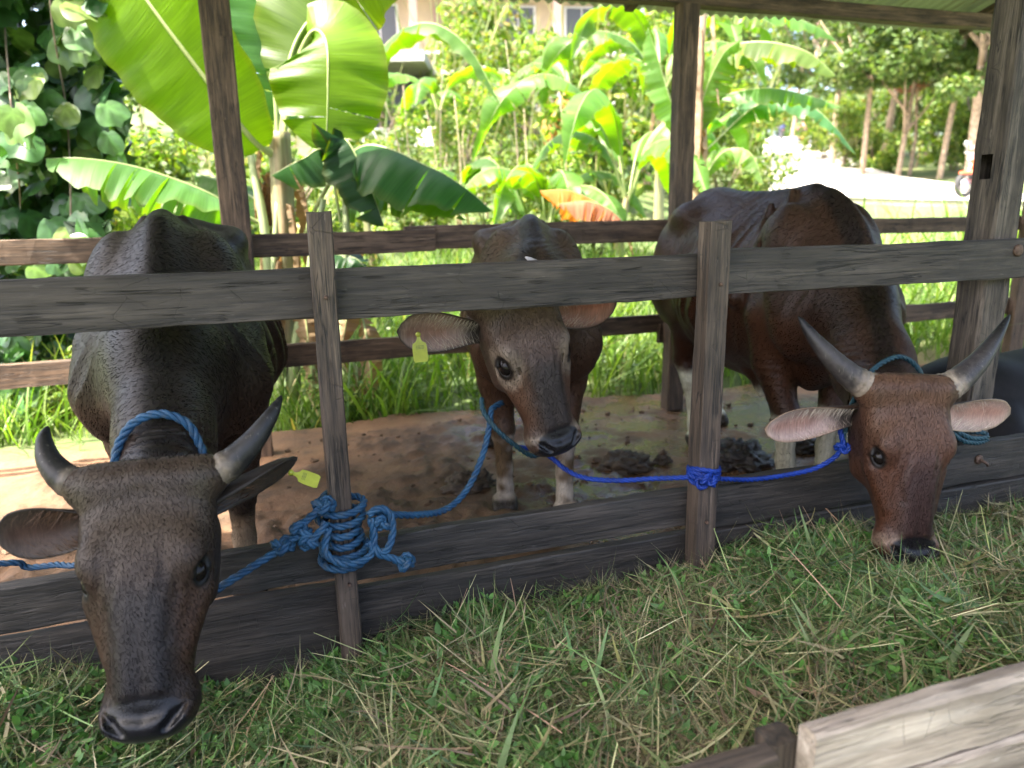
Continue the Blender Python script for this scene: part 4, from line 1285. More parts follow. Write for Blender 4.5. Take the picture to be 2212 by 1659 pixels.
# ------------------------------------------------------------------ pen floor and dung
def mat_floor():
    m, n, b, out = new_mat('mucky_concrete')
    v = obj_coords(n, (1, 1, 1), rnd=False)
    a = noise_n(n, v, 1.1, 5, 0.62)
    d = noise_n(n, v, 5.5, 6, 0.68)
    e = noise_n(n, v, 34, 4, 0.65)
    c = ramp(n, [(0.28, (.080, .040, .018)), (0.5, (.165, .088, .042)), (0.72, (.26, .155, .082))], d).outputs[0]
    dark = ramp(n, [(0.47, (0,) * 3), (0.60, (1,) * 3)], math_n(n, 'ADD', math_n(n, 'MULTIPLY', a, .6), math_n(n, 'MULTIPLY', d, .42))).outputs[0]
    c = mixc(n, math_n(n, 'MULTIPLY', dark, .85), c, (.030, .0185, .0105))
    spk = ramp(n, [(0.62, (0,) * 3), (0.70, (1,) * 3)], e).outputs[0]
    c = mixc(n, math_n(n, 'MULTIPLY', spk, .6), c, (.022, .014, .009))
    mk = N(n, 'ShaderNodeAttribute', attribute_name='Col')
    c = mixc(n, math_n(n, 'MULTIPLY', mk.outputs['Fac'], .85), c, ramp(n, [(.3, (.028, .014, .006)), (.7, (.085, .047, .021))], e).outputs[0])
    # wet area
    sx = N(n, 'ShaderNodeSeparateXYZ'); tcn = N(n, 'ShaderNodeTexCoord'); L(n, tcn.outputs['Object'], sx.inputs[0])
    wx = ramp(n, [(0.42, (0,) * 3), (0.52, (1,) * 3), (0.9, (1,) * 3)], math_n(n, 'MULTIPLY', math_n(n, 'ADD', sx.outputs[0], 1.0), .25)).outputs[0]
    wet = math_n(n, 'MULTIPLY', wx, ramp(n, [(0.42, (0,) * 3), (0.52, (1,) * 3)], noise_n(n, v, 2.6, 5, .6)).outputs[0])
    # broom grooves in the concrete
    wv = N(n, 'ShaderNodeTexWave'); wv.inputs['Scale'].default_value = 14; wv.inputs['Distortion'].default_value = 2.2; wv.inputs['Detail'].default_value = 2
    mp = obj_coords(n, (1, .35, 1), rnd=False, rot=(0, 0, .75)); L(n, mp, wv.inputs['Vector'])
    c = mixc(n, math_n(n, 'MULTIPLY', math_n(n, 'MULTIPLY', wx, wv.outputs['Fac']), .0), c, (.26, .19, .12))
    c = mixc(n, math_n(n, 'MULTIPLY', wet, .4), c, (.070, .040, .020))
    L(n, c, b.inputs['Base Color'])
    L(n, math_n(n, 'SUBTRACT', math_n(n, 'ADD', .72, math_n(n, 'MULTIPLY', e, .2)), math_n(n, 'MULTIPLY', wet, .58)), b.inputs['Roughness'])
    hh = math_n(n, 'ADD', math_n(n, 'MULTIPLY', d, 1.0), math_n(n, 'ADD', math_n(n, 'MULTIPLY', e, .35), math_n(n, 'MULTIPLY', math_n(n, 'MULTIPLY', wx, wv.outputs['Fac']), .0)))
    bump(n, b, hh, .9, .018)
    return m
M_FLOOR = mat_floor()
xs = np.concatenate([np.linspace(-2.6, -1.6, 41)[:-1], np.linspace(-1.6, 4.4, 300), np.linspace(4.4, 7.4, 62)[1:]]); ys = np.linspace(1.835, 4.62, 113)
X, Y = np.meshgrid(xs, ys, indexing='ij')
P = np.stack([X, Y, np.zeros_like(X)], -1)
def muck(X, Y):
    P = np.stack([X, Y, np.zeros_like(X)], -1)
    m = sstep(-.05, .22, fbm(P * 1.4 + 3.3, 41, 4) + .40 * np.exp(-((X - .55) / .7) ** 2 - ((Y - 3.0) / .5) ** 2))
    return m * (.055 * np.abs(fbm(P * 8, 42, 3)) + .030 * np.abs(fbm(P * 24, 43, 2)))
Z = muck(X, Y) + .004 * fbm(P * 3, 44, 2)
P[..., 2] = Z
edge = 4.40 + .12 * fbm(np.stack([xs * 2, xs * 0, xs * 0], -1), 45, 3)
P[..., 2] -= sstep(0, .15, Y - edge[:, None]) * .12
i, j = np.meshgrid(np.arange(400), np.arange(112), indexing='ij'); a = (i * 113 + j).ravel()
fl = obj('floor', mesh_np('floor', P.reshape(-1, 3), np.stack([a, a + 113, a + 114, a + 1], -1), True, np.repeat(np.clip(muck(X, Y) / .022, 0, 1).reshape(-1, 1), 3, 1)), M_FLOOR)
tag(fl, kind='structure')

M_DUNG = mat_simple('dung', (.045, .028, .014), .62, noise=.55, scale=40, bumpst=.8)
M_DUNGD = mat_simple('wet_dung', (.020, .012, .007), .42, noise=.5, scale=40, bumpst=.8)
def heap(name, label, c, r, mat, seed, ht=.5):
    v, q, t = sphere_vf((0, 0, 0), 1, 64, 40)
    d = 1 + .45 * fbm(v * 2.2 + seed, seed, 3) + .38 * fbm(v * 6 + seed, seed + 2, 4)
    v = v * d[:, None] * np.array([r, r * .8, r * ht])
    v[:, 2] = np.where(v[:, 2] < -.1 * r, -.1 * r, v[:, 2])
    o = obj(name, mesh_np(name, v, [q, t]), mat)
    o.location = (c[0], c[1], .012)
    tag(o, label, 'dung', 'dung heaps on the pen floor')
heap('dung_heap', 'brown dung heap with a clod beside it on wet floor by blue rope', (1.60, 3.12), .13, M_DUNG, 3, .55)
heap('dung_heap', 'dark wet dung heap beside the right bull\'s front leg', (2.16, 2.98), .17, M_DUNGD, 5, .55)
heap('dung_heap', 'low dark dung lump behind the white-legged bull\'s front hooves', (2.62, 3.05), .12, M_DUNGD, 7, .5)
heap('dung_heap', 'brown dung lump behind the young cow\'s leg', (.78, 3.12), .12, M_DUNG, 9, .6)
heap('dung_clod', 'small round dung clod right of the brown heap', (1.80, 3.10), .045, M_DUNG, 12, .8)
mb = MB()
rng = np.random.default_rng(5)
for k in range(750):
    x, y = rng.uniform(-1.2, 4.2), rng.uniform(1.95, 4.2)
    if rng.random() > .25 + .9 * (fbm(np.array([[x * 1.2, y * 1.2, 0]]), 61, 3)[0] > .02): continue
    r = rng.gamma(1.8, .0036)
    v, q, t = sphere_vf((0, 0, 0), 1, 7, 5)
    v = v * (1 + .75 * noise3(v * 2.3 + k, k)[:, None]) * r * np.array([1.2, 1, .75]) + (x, y, muck(np.array([[x]]), np.array([[y]]))[0, 0] + r * .3)
    n0 = mb.n; mb.add(v, q); mb.f[3].append((t + n0).astype(np.int32))
o = obj('mud_crumbs', mb.mesh('mud_crumbs', False), mat_simple('mud', (.080, .045, .021), .75, noise=.5, scale=30, bumpst=.5))
tag(o, 'crumbs of mud and dung strewn over the pen floor', 'mud', kind='stuff')

# ------------------------------------------------------------------ cut grass in the trough
M_HAY = mat_leaf('cut_grass', .55, .22, (1.2, 1.2, .5), var=.2, vscale=30)
def blade_set(mb, pos, d, ln, wd, cols, rng, bend=.35, seg=4, up=(0, 0, 1), prof=None):
    n = len(pos)
    d = d / (np.linalg.norm(d, axis=1)[:, None] + 1e-9)
    rnd = rng.normal(size=(n, 3)) * .6 + np.asarray(up)
    sd = np.cross(d, rnd); sd /= np.linalg.norm(sd, axis=1)[:, None] + 1e-9
    bd = np.cross(sd, d)
    b2 = rng.normal(0, 1, (n, 1)) * .5
    bv = (bd * (1 if bend > 0 else -1) + sd * b2)
    vs = []
    pr = prof or [.55, 1.0, .95, .7, .06]
    pr = np.interp(np.linspace(0, 1, seg + 1), np.linspace(0, 1, len(pr)), pr)
    for k in range(seg + 1):
        t = k / seg
        c = pos + d * (ln * t)[:, None] + bv * (abs(bend) * ln * t * t)[:, None]
        w_ = (wd * pr[k])[:, None]
        vs += [c - sd * w_, c + sd * w_]
    v = np.stack(vs, 1).reshape(-1, 3)
    m = 2 * (seg + 1)
    base = (np.arange(n) * m)[:, None, None]
    q = np.array([[2 * k, 2 * k + 1, 2 * k + 3, 2 * k + 2] for k in range(seg)])[None]
    mb.add(v, (base + q).reshape(-1, 4), np.repeat(cols, m, 0))

def palette(rng, n, cols, wts, var=.25):
    cols = np.asarray(cols, float)
    k = rng.choice(len(cols), n, p=np.asarray(wts) / np.sum(wts))
    return cols[k] * rng.uniform(1 - var, 1 + var, (n, 1)) * rng.uniform(.92, 1.08, (n, 3))

def hay_z(x, y):
    P = np.stack([x, y, np.zeros_like(x)], -1)
    edge = np.interp(x, [-1.9, -.9, -.68, -.4, -.1, .1, .29, .6, .9, 1.18, 1.41, 1.7, 2.0, 2.32, 3.2], [.22, .25, .26, .15, .08, .13, .19, .20, .20, .21, .255, .22, .17, .18, .18])
    mid = np.interp(x, [-1.9, -.5, 0, .35, .7, 1, 1.5, 2.2, 3.2], [.14, .11, .14, .27, .27, .31, .34, .29, .26])
    t = sstep(1.15, 1.75, y)
    z = mid * (1 - t) + edge * t
    z = z + .060 * fbm(P * 3.6, 71, 3) + .034 * fbm(P * 11, 72, 2)
    return z - .02
rng = np.random.default_rng(17)
mb = MB()
n = 98000
x = np.where(rng.random(n) < .86, rng.uniform(-1.05, 2.75, n), rng.uniform(-1.78, 3.15, n)); y = rng.uniform(.76, 1.785, n)
z = hay_z(x, y) + rng.normal(0, .020, n)
az = rng.normal(0, .75, n) + 5.5 * fbm(np.stack([x * 5.5, y * 5.5, x * 0], -1), 81, 3) * np.pi
el = rng.normal(.02, .20, n)
d = np.stack([np.cos(az) * np.cos(el), np.sin(az) * np.cos(el), np.sin(el)], -1)
ln = rng.gamma(3.5, .024, n).clip(.025, .24); wd = rng.gamma(2.0, .00062, n).clip(.0005, .0042)
pos = np.stack([x, y, z], -1) - d * (ln * .5)[:, None]
far_end = pos + d * ln[:, None]
pos[:, 1] -= np.maximum(0, np.maximum(pos[:, 1], far_end[:, 1]) - 1.79)
pn = fbm(np.stack([x * 2.2, y * 2.2, x * 0], -1), 83, 3)
cg = palette(rng, n, [(0.062, 0.129, 0.030), (0.088, 0.166, 0.041), (0.133, 0.177, 0.056), (0.234, 0.220, 0.103), (0.315, 0.289, 0.153), (0.117, 0.080, 0.045), (0.054, 0.104, 0.040)], [3.0, 2.6, 2.2, 1.5, .9, .9, 2.0])
cd = palette(rng, n, [(0.234, 0.208, 0.110), (0.315, 0.269, 0.153), (0.128, 0.090, 0.055), (0.106, 0.129, 0.049)], [2, 1.5, 1.2, 2])
c = np.where((rng.random(n) < np.clip(.24 + 1.3 * pn, .04, .75))[:, None], cd, cg)
blade_set(mb, pos, d, ln, wd, c, rng, .42, 4)
# longer stalks lying on top
n = 1200
x = rng.uniform(-1.0, 2.7, n); y = rng.uniform(.8, 1.74, n); z = hay_z(x, y) + rng.uniform(.0, .03, n)
az = rng.uniform(0, 2 * np.pi, n); el = rng.normal(.08, .18, n)
d = np.stack([np.cos(az) * np.cos(el), np.sin(az) * np.cos(el) * .8, np.sin(el)], -1)
ln = rng.uniform(.12, .36, n); pos = np.stack([x, y, z], -1) - d * (ln * .45)[:, None]
fe = pos + d * ln[:, None]; pos[:, 1] -= np.maximum(0, np.maximum(pos[:, 1], fe[:, 1]) - 1.77)
blade_set(mb, pos, d, ln, rng.uniform(.0009, .0022, n), palette(rng, n, [(0.490, 0.454, 0.263), (0.293, 0.345, 0.130), (0.351, 0.234, 0.153), (0.176, 0.283, 0.089)], [3, 2.5, 1.2, 2]), rng, .12, 5, prof=[.8, 1, .9, .8, .4])
# small leafy sprigs
n = 24000
cx = rng.uniform(-1.0, 2.7, 700); cy = rng.uniform(.8, 1.76, 700)
w_ = np.clip(fbm(np.stack([cx * 1.7, cy * 1.7, cx * 0], -1), 91, 2) + .22 + .10 * cx, 0.02, 1); w_ /= w_.sum()
ci = rng.choice(700, n, p=w_)
x = cx[ci] + rng.normal(0, .035, n); y = np.minimum(cy[ci] + rng.normal(0, .035, n), 1.785)
z = hay_z(x, y) + rng.uniform(-.01, .035, n)
az = rng.uniform(0, 2 * np.pi, n); el = rng.normal(.3, .5, n)
d = np.stack([np.cos(az) * np.cos(el), np.sin(az) * np.cos(el), np.sin(el)], -1)
blade_set(mb, np.stack([x, y, z], -1), d, rng.uniform(.012, .034, n), rng.uniform(.004, .0095, n), palette(rng, n, [(0.070, 0.183, 0.034), (0.106, 0.234, 0.049), (0.059, 0.139, 0.033)], [3, 2, 2]), rng, .3, 3, prof=[.3, 1, .85, .1])
n = 260
x = rng.uniform(-1.0, 2.7, n); y = rng.uniform(.8, 1.72, n); z = hay_z(x, y) + rng.uniform(.005, .03, n)
az = rng.uniform(0, 2 * np.pi, n); el = rng.normal(.15, .25, n)
d = np.stack([np.cos(az) * np.cos(el), np.sin(az) * np.cos(el), np.sin(el)], -1)
ln = rng.uniform(.05, .20, n)
blade_set(mb, np.stack([x, y, z], -1) - d * (ln * .5)[:, None], d, ln, rng.uniform(.004, .0085, n), palette(rng, n, [(.10, .19, .06), (.16, .23, .09), (.24, .23, .10), (.20, .13, .08)], [3, 2, 1.2, 1.2]), rng, .5, 6)
# mat of packed grass underneath, coloured near-black as painted shade between the blades
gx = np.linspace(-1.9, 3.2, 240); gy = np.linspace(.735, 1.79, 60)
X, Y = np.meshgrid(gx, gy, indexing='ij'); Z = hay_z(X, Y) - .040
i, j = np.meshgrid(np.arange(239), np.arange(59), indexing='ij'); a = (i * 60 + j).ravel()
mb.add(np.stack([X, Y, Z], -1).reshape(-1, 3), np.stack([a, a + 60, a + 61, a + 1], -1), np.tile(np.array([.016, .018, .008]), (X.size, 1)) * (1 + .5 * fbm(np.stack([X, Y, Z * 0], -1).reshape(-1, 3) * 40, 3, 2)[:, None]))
o = obj('cut_grass', mb.mesh('cut_grass', True), M_HAY)
tag(o, 'heap of cut grass and hay filling the feed trough', 'cut grass', kind='stuff')

# ------------------------------------------------------------------ ropes
def mat_rope(name, c1, c2, worn):
    m, n, b, out = new_mat(name)
    v = obj_coords(n, (1, 1, 1))
    x = noise_n(n, v, 25, 4, .6); f = noise_n(n, v, 420, 3, .7)
    c = ramp(n, [(.35, c1), (.65, c2)], x).outputs[0]
    c = mixc(n, .7, c, ramp(n, [(.3, (.45,) * 3), (.7, (1.3,) * 3)], f).outputs[0], 'MULTIPLY')
    c = mixc(n, math_n(n, 'MULTIPLY', ramp(n, [(.52, (0,) * 3), (.68, (1,) * 3)], noise_n(n, v, 60, 3)).outputs[0], .5), c, worn)
    L(n, c, b.inputs['Base Color'])
    b.inputs['Roughness'].default_value = .5
    b.inputs['Specular IOR Level'].default_value = .25
    bump(n, b, f, .4, .002)
    return m
M_ROPE = mat_rope('blue_rope', (.012, .048, .105), (.022, .078, .150), (.06, .075, .085))
M_TEAL = mat_rope('teal_rope', (.010, .038, .055), (.020, .062, .080), (.04, .05, .05))
M_ROYAL = mat_rope('bright_blue_rope', (.005, .022, .16), (.008, .038, .26), (.012, .03, .12))

def rope_geo(mb, pts, r, n=None, lay=None, strands=3):
    p = catmull(pts, 400)
    s = np.concatenate([[0], np.cumsum(np.linalg.norm(np.diff(p, axis=0), axis=1))])
    tot = s[-1]
    m = n or int(np.clip(tot / (r * .75), 24, 900))
    p = np.stack([np.interp(np.linspace(0, tot, m), s, p[:, k]) for k in range(3)], -1)
    t, a, b = frames(p)
    ph = np.linspace(0, tot, m) / (lay or r * 7.0) * 2 * np.pi
    for k in range(strands):
        an = ph + k * 2 * np.pi / strands
        q = p + r * .50 * (np.cos(an)[:, None] * a + np.sin(an)[:, None] * b)
        add_tube(mb, q, r * .56, 7)

def knot_pts(c, s, R=None, turns=1, n=26):
    u = np.linspace(0, 2 * np.pi, n, endpoint=False)
    k = np.stack([np.sin(u) + 2 * np.sin(2 * u), np.cos(u) - 2 * np.cos(2 * u), -np.sin(3 * u) * 1.3], -1) / 3 * s
    if R is not None: k = k @ np.array(R)
    return np.vstack([k, k[:1]]) + np.asarray(c)

def rope(name, label, paths, r, mat, group='ropes tied on the fence'):
    mb = MB()
    for p in paths: rope_geo(mb, p, r)
    o = obj(name, mb.mesh(name), mat)
    tag(o, label, 'rope', group)
    return o

A = atf
rope('neck_rope', 'blue rope looped round the left bull\'s neck behind its horns',
     [[A(247, 1010, 1.72), A(256, 962, 1.75), A(288, 914, 1.755), A(345, 894, 1.755), A(402, 913, 1.755), A(432, 962, 1.75), A(444, 1005, 1.72), (-.19, 1.66, .62), (-.285, 1.64, .56), (-.38, 1.66, .62), A(247, 1010, 1.72)]], .0105, M_ROPE)
px, pyf = .1035, 1.767
coil = []
nt_ = 5.6
for u in np.linspace(0, 1, 90):
    an = u * nt_ * 2 * np.pi + 2.2
    rx = .050 + .010 * math.sin(u * 9); ry = .050
    coil.append((px + rx * math.cos(an), pyf + ry * math.sin(an), .583 - .165 * u + .012 * math.sin(an + .5)))
Rk = np.array(Matrix.Rotation(.9, 3, 'X') @ Matrix.Rotation(.4, 3, 'Z'))
coil_paths = [coil,
    [coil[0], A(690, 1098, 1.70), A(664, 1122, 1.70), A(650, 1135, 1.70)],
    [A(705, 1128, 1.70), A(690, 1150, 1.69), A(665, 1168, 1.69), A(640, 1160, 1.70), A(612, 1182, 1.70), A(560, 1215, 1.68), A(495, 1256, 1.66), A(420, 1300, 1.64), A(380, 1280, 1.62)],
    knot_pts(A(648, 1146, 1.70), .024, Rk), knot_pts(A(612, 1178, 1.70), .024), knot_pts(A(664, 1170, 1.695), .022, Rk),
    knot_pts(A(700, 1092, 1.70), .024),
    # big loose loop hanging left of the wraps
    [A(710, 1140, 1.70), A(702, 1190, 1.69), A(730, 1215, 1.68), A(765, 1217, 1.68), A(800, 1200, 1.69), A(808, 1160, 1.70), A(800, 1120, 1.70)],
    # ring on the right and its tail
    [A(795, 1112, 1.70), A(820, 1098, 1.70), A(843, 1112, 1.70), A(848, 1150, 1.70), A(838, 1185, 1.69), A(822, 1192, 1.69), A(806, 1175, 1.70), A(808, 1140, 1.71)],
    [A(795, 1170, 1.70), A(815, 1195, 1.69), A(845, 1205, 1.69), A(872, 1216, 1.69)],
    knot_pts(A(874, 1214, 1.69), .023), knot_pts(A(822, 1130, 1.71), .020, Rk),
    # line up to the young cow
    [A(800, 1105, 1.72), A(850, 1112, 1.74), A(905, 1112, 1.80), A(955, 1104, 1.88), A(992, 1078, 1.93), A(1020, 1038, 1.97), A(1045, 975, 2.00), A(1058, 915, 2.02), A(1062, 885, 2.04), A(1085, 870, 2.08)]]
rope('tether_rope', 'faded blue rope wrapped and knotted round the slim post, running to the young cow', coil_paths, .0098, M_ROPE)
rope('halter_rope', 'dark blue rope under the young cow\'s jaw', [[A(1040, 860, 2.06), A(1045, 890, 2.03), A(1075, 930, 2.0), A(1110, 960, 2.0), A(1150, 985, 2.02), A(1175, 975, 2.05)]], .008, M_TEAL, 'ropes worn by the cattle')
kn = A(1521, 1030, 1.722)
royal = [[A(1120, 965, 2.06), A(1165, 975, 2.06), A(1195, 992, 2.04), A(1222, 1014, 2.0), A(1262, 1032, 1.94), A(1330, 1038, 1.87), A(1410, 1034, 1.82), A(1490, 1031, 1.765)]]
for k in range(4):
    pts = []
    for an in np.linspace(0, 2 * np.pi, 20):
        pts.append((1.163 + .044 * math.cos(an), 1.762 + .042 * math.sin(an), kn[2] + .014 - .012 * k + .006 * math.sin(an * 2 + k)))
    royal.append(pts)
royal += [knot_pts(kn + (.0, -.008, -.012), .026, Rk), knot_pts(kn + (.012, -.012, -.006), .020),
          [A(1548, 1034, 1.745), A(1620, 1036, 1.77), A(1700, 1026, 1.765), A(1760, 1012, 1.74), A(1800, 990, 1.72), A(1820, 968, 1.70)],
          knot_pts(A(1822, 966, 1.70), .022), [A(1822, 960, 1.70), A(1815, 930, 1.71), A(1813, 895, 1.73)]]
rope('tether_rope', 'bright royal blue rope knotted on the square post and running to the right bull', royal, .0078, M_ROYAL)
rope('neck_rope', 'teal rope collar round the right bull\'s neck',
     [[A(1838, 880, 1.72), A(1858, 838, 1.78), A(1885, 800, 1.78), A(1915, 779, 1.79), A(1945, 771, 1.80), A(1972, 784, 1.80), A(1990, 812, 1.79), (1.98, 1.80, .68), (1.97, 1.74, .60), (1.86, 1.68, .52), (1.74, 1.66, .52), A(1826, 960, 1.71), A(1830, 915, 1.71), A(1838, 880, 1.72)],
      [A(2050, 920, 1.72), A(2072, 935, 1.70), A(2100, 947, 1.70), A(2130, 945, 1.71), A(2125, 935, 1.73), A(2090, 932, 1.74), A(2050, 925, 1.74)],
      [A(2050, 930, 1.71), A(2080, 952, 1.69), A(2110, 957, 1.70), A(2132, 950, 1.72)]], .0085, M_TEAL, 'ropes worn by the cattle')
rope('tether_rope', 'blue rope running left from behind the left bull\'s drooping ear', [[(-1.165, 1.77, .56), (-1.0, 1.82, .50), A(0, 1218, 1.90), A(60, 1226, 1.92), A(120, 1220, 1.90), A(175, 1214, 1.85), (-.42, 1.78, .60), (-.385, 1.74, .66)], [(-1.22 + .045 * math.cos(t), 1.767 + .045 * math.sin(t), .56 - .004 * t) for t in np.linspace(0, 18, 50)], knot_pts((-1.165, 1.74, .55), .022)], .008, M_ROPE)

# ------------------------------------------------------------------ black cow lying down at the right
def lying(p):
    x, y, z = p[:, 0], p[:, 1], p[:, 2]
    X_ = [-.15, 0, .2, .5, .8, 1.1, 1.3]
    xc = np.clip(x, X_[0], X_[-1])
    a = spl(xc, X_, [.06, .18, .27, .33, .33, .26, .2]); T = spl(xc, X_, [.40, .56, .62, .60, .61, .66, .62])
    v = (z - .27) / np.where(z > .27, T - .27, .27)
    d = ((np.abs(y / a) ** 2.2 + np.abs(v) ** 2.2) ** (1 / 2.2) - 1) * .2
    d = smax(smax(d, x - X_[-1], .1), X_[0] - x, .1)
    d = smin(d, chain(p, [(1.15, 0, .5), (1.4, -.02, .68), (1.6, -.05, .82)], [.2, .14, .11], .05), .08)
    d = smin(d, chain(p, [(1.6, -.05, .83), (1.78, -.08, .74), (1.98, -.10, .62)], [.115, .085, .06], .03, (1, 1, 1)), .05)
    d = smin(d, chain(p, [(.15, -.2, .3), (.45, -.36, .12), (.2, -.4, .06), (.42, -.44, .04)], [.17, .09, .05, .04], .03), .05)
    d = smin(d, chain(p, [(1.05, -.2, .25), (1.3, -.34, .1), (1.05, -.38, .05)], [.12, .06, .04], .03), .05)
    d = smin(d, chain(p, [(-.12, 0, .45), (-.22, .02, .2), (-.25, .05, .04)], [.03, .022, .03], .02), .03)
    return d
root4 = empty('cow', (2.62, 2.32, 0), math.radians(4))
tag(root4, 'black cow lying down behind the thick right-hand post', 'cow', 'cattle in the pen')
v, q = surface_nets(lying, (-.4, -.6, -.02), (2.2, .5, 1.0), .018)
c = np.tile([.009, .008, .008], (len(v), 1)) * (1 + .25 * fbm(v * 9, 5, 3)[:, None])
M_BLACK = mat_simple('black_coat', (.008, .007, .007), .6, noise=.3, scale=30, spec=.12)
obj('body', mesh_np('body', v, q, True, c, None, None, {'Wet': np.zeros((len(v), 3))}), M_BLACK, root4)
for sx in (-1, 1):
    e_, eq, *_r = ear_mesh((1.58, -.05 + .1 * sx, .86), (1.52, -.05 + .27 * sx, .86), (.6, 0, .4), .05)
    obj('ear', mesh_np('ear', e_, eq, True, np.tile([.03, .025, .022], (len(e_), 1)), None, None, {'Wet': np.zeros((len(e_), 3))}), M_COAT, root4)
    pp = catmull([(1.56, -.05 + .07 * sx, .90), (1.55, -.05 + .13 * sx, .96), (1.53, -.05 + .15 * sx, 1.05)], 20)
    vv, fq = tube_vf(pp, np.linspace(.03, .004, 20), 12)
    obj('horn', mesh_np('horn', vv, clean_quads(fq), True, np.tile([.05, .045, .04], (len(vv), 1))), M_HORN, root4)
    vv, eq, et = sphere_vf((1.72, -.07 + .085 * sx, .80), .02, 12, 8)
    obj('eye', mesh_np('eye', vv, [eq, et]), M_EYE, root4)

# ------------------------------------------------------------------ land behind the pen
def land(r, w_):
    r = np.asarray(r, float); w_ = np.asarray(w_, float)
    lz = np.interp(w_, [4.2, 5, 9, 14, 20, 28, 40, 80, 300], [-.10, -.08, .62, 1.8, 3.5, 5.7, 7.0, 9.5, 16])
    rz = np.interp(w_, [4.2, 5, 9, 14, 18, 25, 40, 65, 120, 300], [-.10, -.08, .45, 1.1, 1.35, 1.95, 3.5, 6.6, 11, 20])
    k = sstep(.10, .36, r / np.maximum(w_, 1))
    z = lz * (1 - k) + rz * k
    z = np.where(w_ < 4.2, -.10, z)
    P = np.stack([r * .5, w_ * .5, r * 0], -1)
    return z + .10 * fbm(P, 101, 3) * sstep(5, 8, w_)

ROAD = catmull([(60, 9), (40, 11.2), (28, 11.6), (19, 13.3), (12.6, 15.8), (10.2, 21), (11.3, 30), (15.2, 42), (22.5, 62), (33, 90), (46, 120)], 240)
def road_z(r, w_): return land(r, w_)
def inv_view(x, y):
    return x * math.cos(YAW) - y * math.sin(YAW), x * math.sin(YAW) + y * math.cos(YAW)

def mat_ground():
    m, n, b, out = new_mat('grassy_soil')
    v = obj_coords(n, (1, 1, 1), rnd=False)
    a = noise_n(n, v, .7, 5, .6); d = noise_n(n, v, 9, 5, .65)
    c = ramp(n, [(.35, (.045, .075, .02)), (.5, (.08, .115, .03)), (.65, (.14, .125, .06))], a).outputs[0]
    c = mixc(n, .6, c, ramp(n, [(.3, (.5,) * 3), (.7, (1.3,) * 3)], d).outputs[0], 'MULTIPLY')
    L(n, c, b.inputs['Base Color']); b.inputs['Roughness'].default_value = .9
    bump(n, b, d, .6, .03)
    return m
M_GROUND = mat_ground()
# one sheet out to the horizon, finer near the pen
gr = np.concatenate([-np.geomspace(400, 12, 26)[:-1], np.linspace(-12, 14, 66), np.geomspace(14, 420, 26)[1:]])
gw = np.concatenate([-np.geomspace(60, 1, 8), np.linspace(0, 30, 86), np.geomspace(30, 600, 30)[1:]])
R_, W_ = np.meshgrid(gr, gw, indexing='ij')
Zg = land(R_, W_)
near = sstep(5.2, 4.0, W_)
P = np.stack([R_ * math.cos(YAW) + W_ * math.sin(YAW), -R_ * math.sin(YAW) + W_ * math.cos(YAW), Zg], -1)
inpen = (P[..., 1] < 4.75)
P[..., 2] = np.where(inpen, np.minimum(P[..., 2], -.10), P[..., 2])
# cut a bed for the road
rp = ROAD
dmin = np.full(R_.shape, 1e9)
for a_, b_ in rp:
    dmin = np.minimum(dmin, np.hypot(R_ - a_, W_ - b_))
P[..., 2] -= .14 * (1 - sstep(2.9, 3.5, dmin))
nw = len(gw)
i, j = np.meshgrid(np.arange(len(gr) - 1), np.arange(nw - 1), indexing='ij'); a = (i * nw + j).ravel()
g = obj('ground', mesh_np('ground', P.reshape(-1, 3), np.stack([a, a + nw, a + nw + 1, a + 1], -1)), M_GROUND)
tag(g, kind='structure')

def mat_road():
    m, n, b, out = new_mat('pale_concrete_road')
    v = obj_coords(n, (1, 1, 1), rnd=False)
    a = noise_n(n, v, .5, 5, .6); d = noise_n(n, v, 14, 4, .6)
    c = ramp(n, [(.35, (.36, .33, .29)), (.65, (.50, .47, .42))], a).outputs[0]
    c = mixc(n, .5, c, ramp(n, [(.3, (.75,) * 3), (.7, (1.15,) * 3)], d).outputs[0], 'MULTIPLY')
    L(n, c, b.inputs['Base Color']); b.inputs['Roughness'].default_value = .85
    return m
t_ = np.gradient(ROAD, axis=0); t_ /= np.linalg.norm(t_, axis=1)[:, None]
nn_ = np.stack([-t_[:, 1], t_[:, 0]], -1)
offs = np.linspace(-3.1, 3.1, 9)
RP = ROAD[:, None, :] + nn_[:, None, :] * offs[None, :, None]
zc = land(ROAD[:, 0], ROAD[:, 1])
zc = np.convolve(np.pad(zc, 6, mode='edge'), np.ones(13) / 13, 'valid')
RZ = np.repeat(zc[:, None], 9, 1) - .02 * np.abs(offs / 3.1)[None]
PW = np.stack([RP[..., 0] * math.cos(YAW) + RP[..., 1] * math.sin(YAW), -RP[..., 0] * math.sin(YAW) + RP[..., 1] * math.cos(YAW), RZ], -1)
PW2 = PW.copy(); PW2[..., 2] -= .2
v = np.concatenate([PW.reshape(-1, 3), PW2[:, 0], PW2[:, 8]])
i, j = np.meshgrid(np.arange(239), np.arange(8), indexing='ij'); a = (i * 9 + j).ravel()
q = np.stack([a, a + 9, a + 10, a + 1], -1)[:, ::-1]
k = np.arange(239); b0 = 240 * 9
q = np.vstack([q, np.stack([k * 9, k + b0, k + 1 + b0, (k + 1) * 9], -1), np.stack([k * 9 + 8, (k + 1) * 9 + 8, k + 1 + b0 + 240, k + b0 + 240], -1)])
rd = obj('road', mesh_np('road', v, q), mat_road())
tag(rd, kind='structure')

# ------------------------------------------------------------------ leaves in quantity
M_FOL = mat_leaf('foliage', .5, .42, (1.35, 1.45, .35), var=.25, vscale=3)
M_GRASS = mat_leaf('grass', .5, .42, (1.3, 1.4, .4), var=.2, vscale=6)

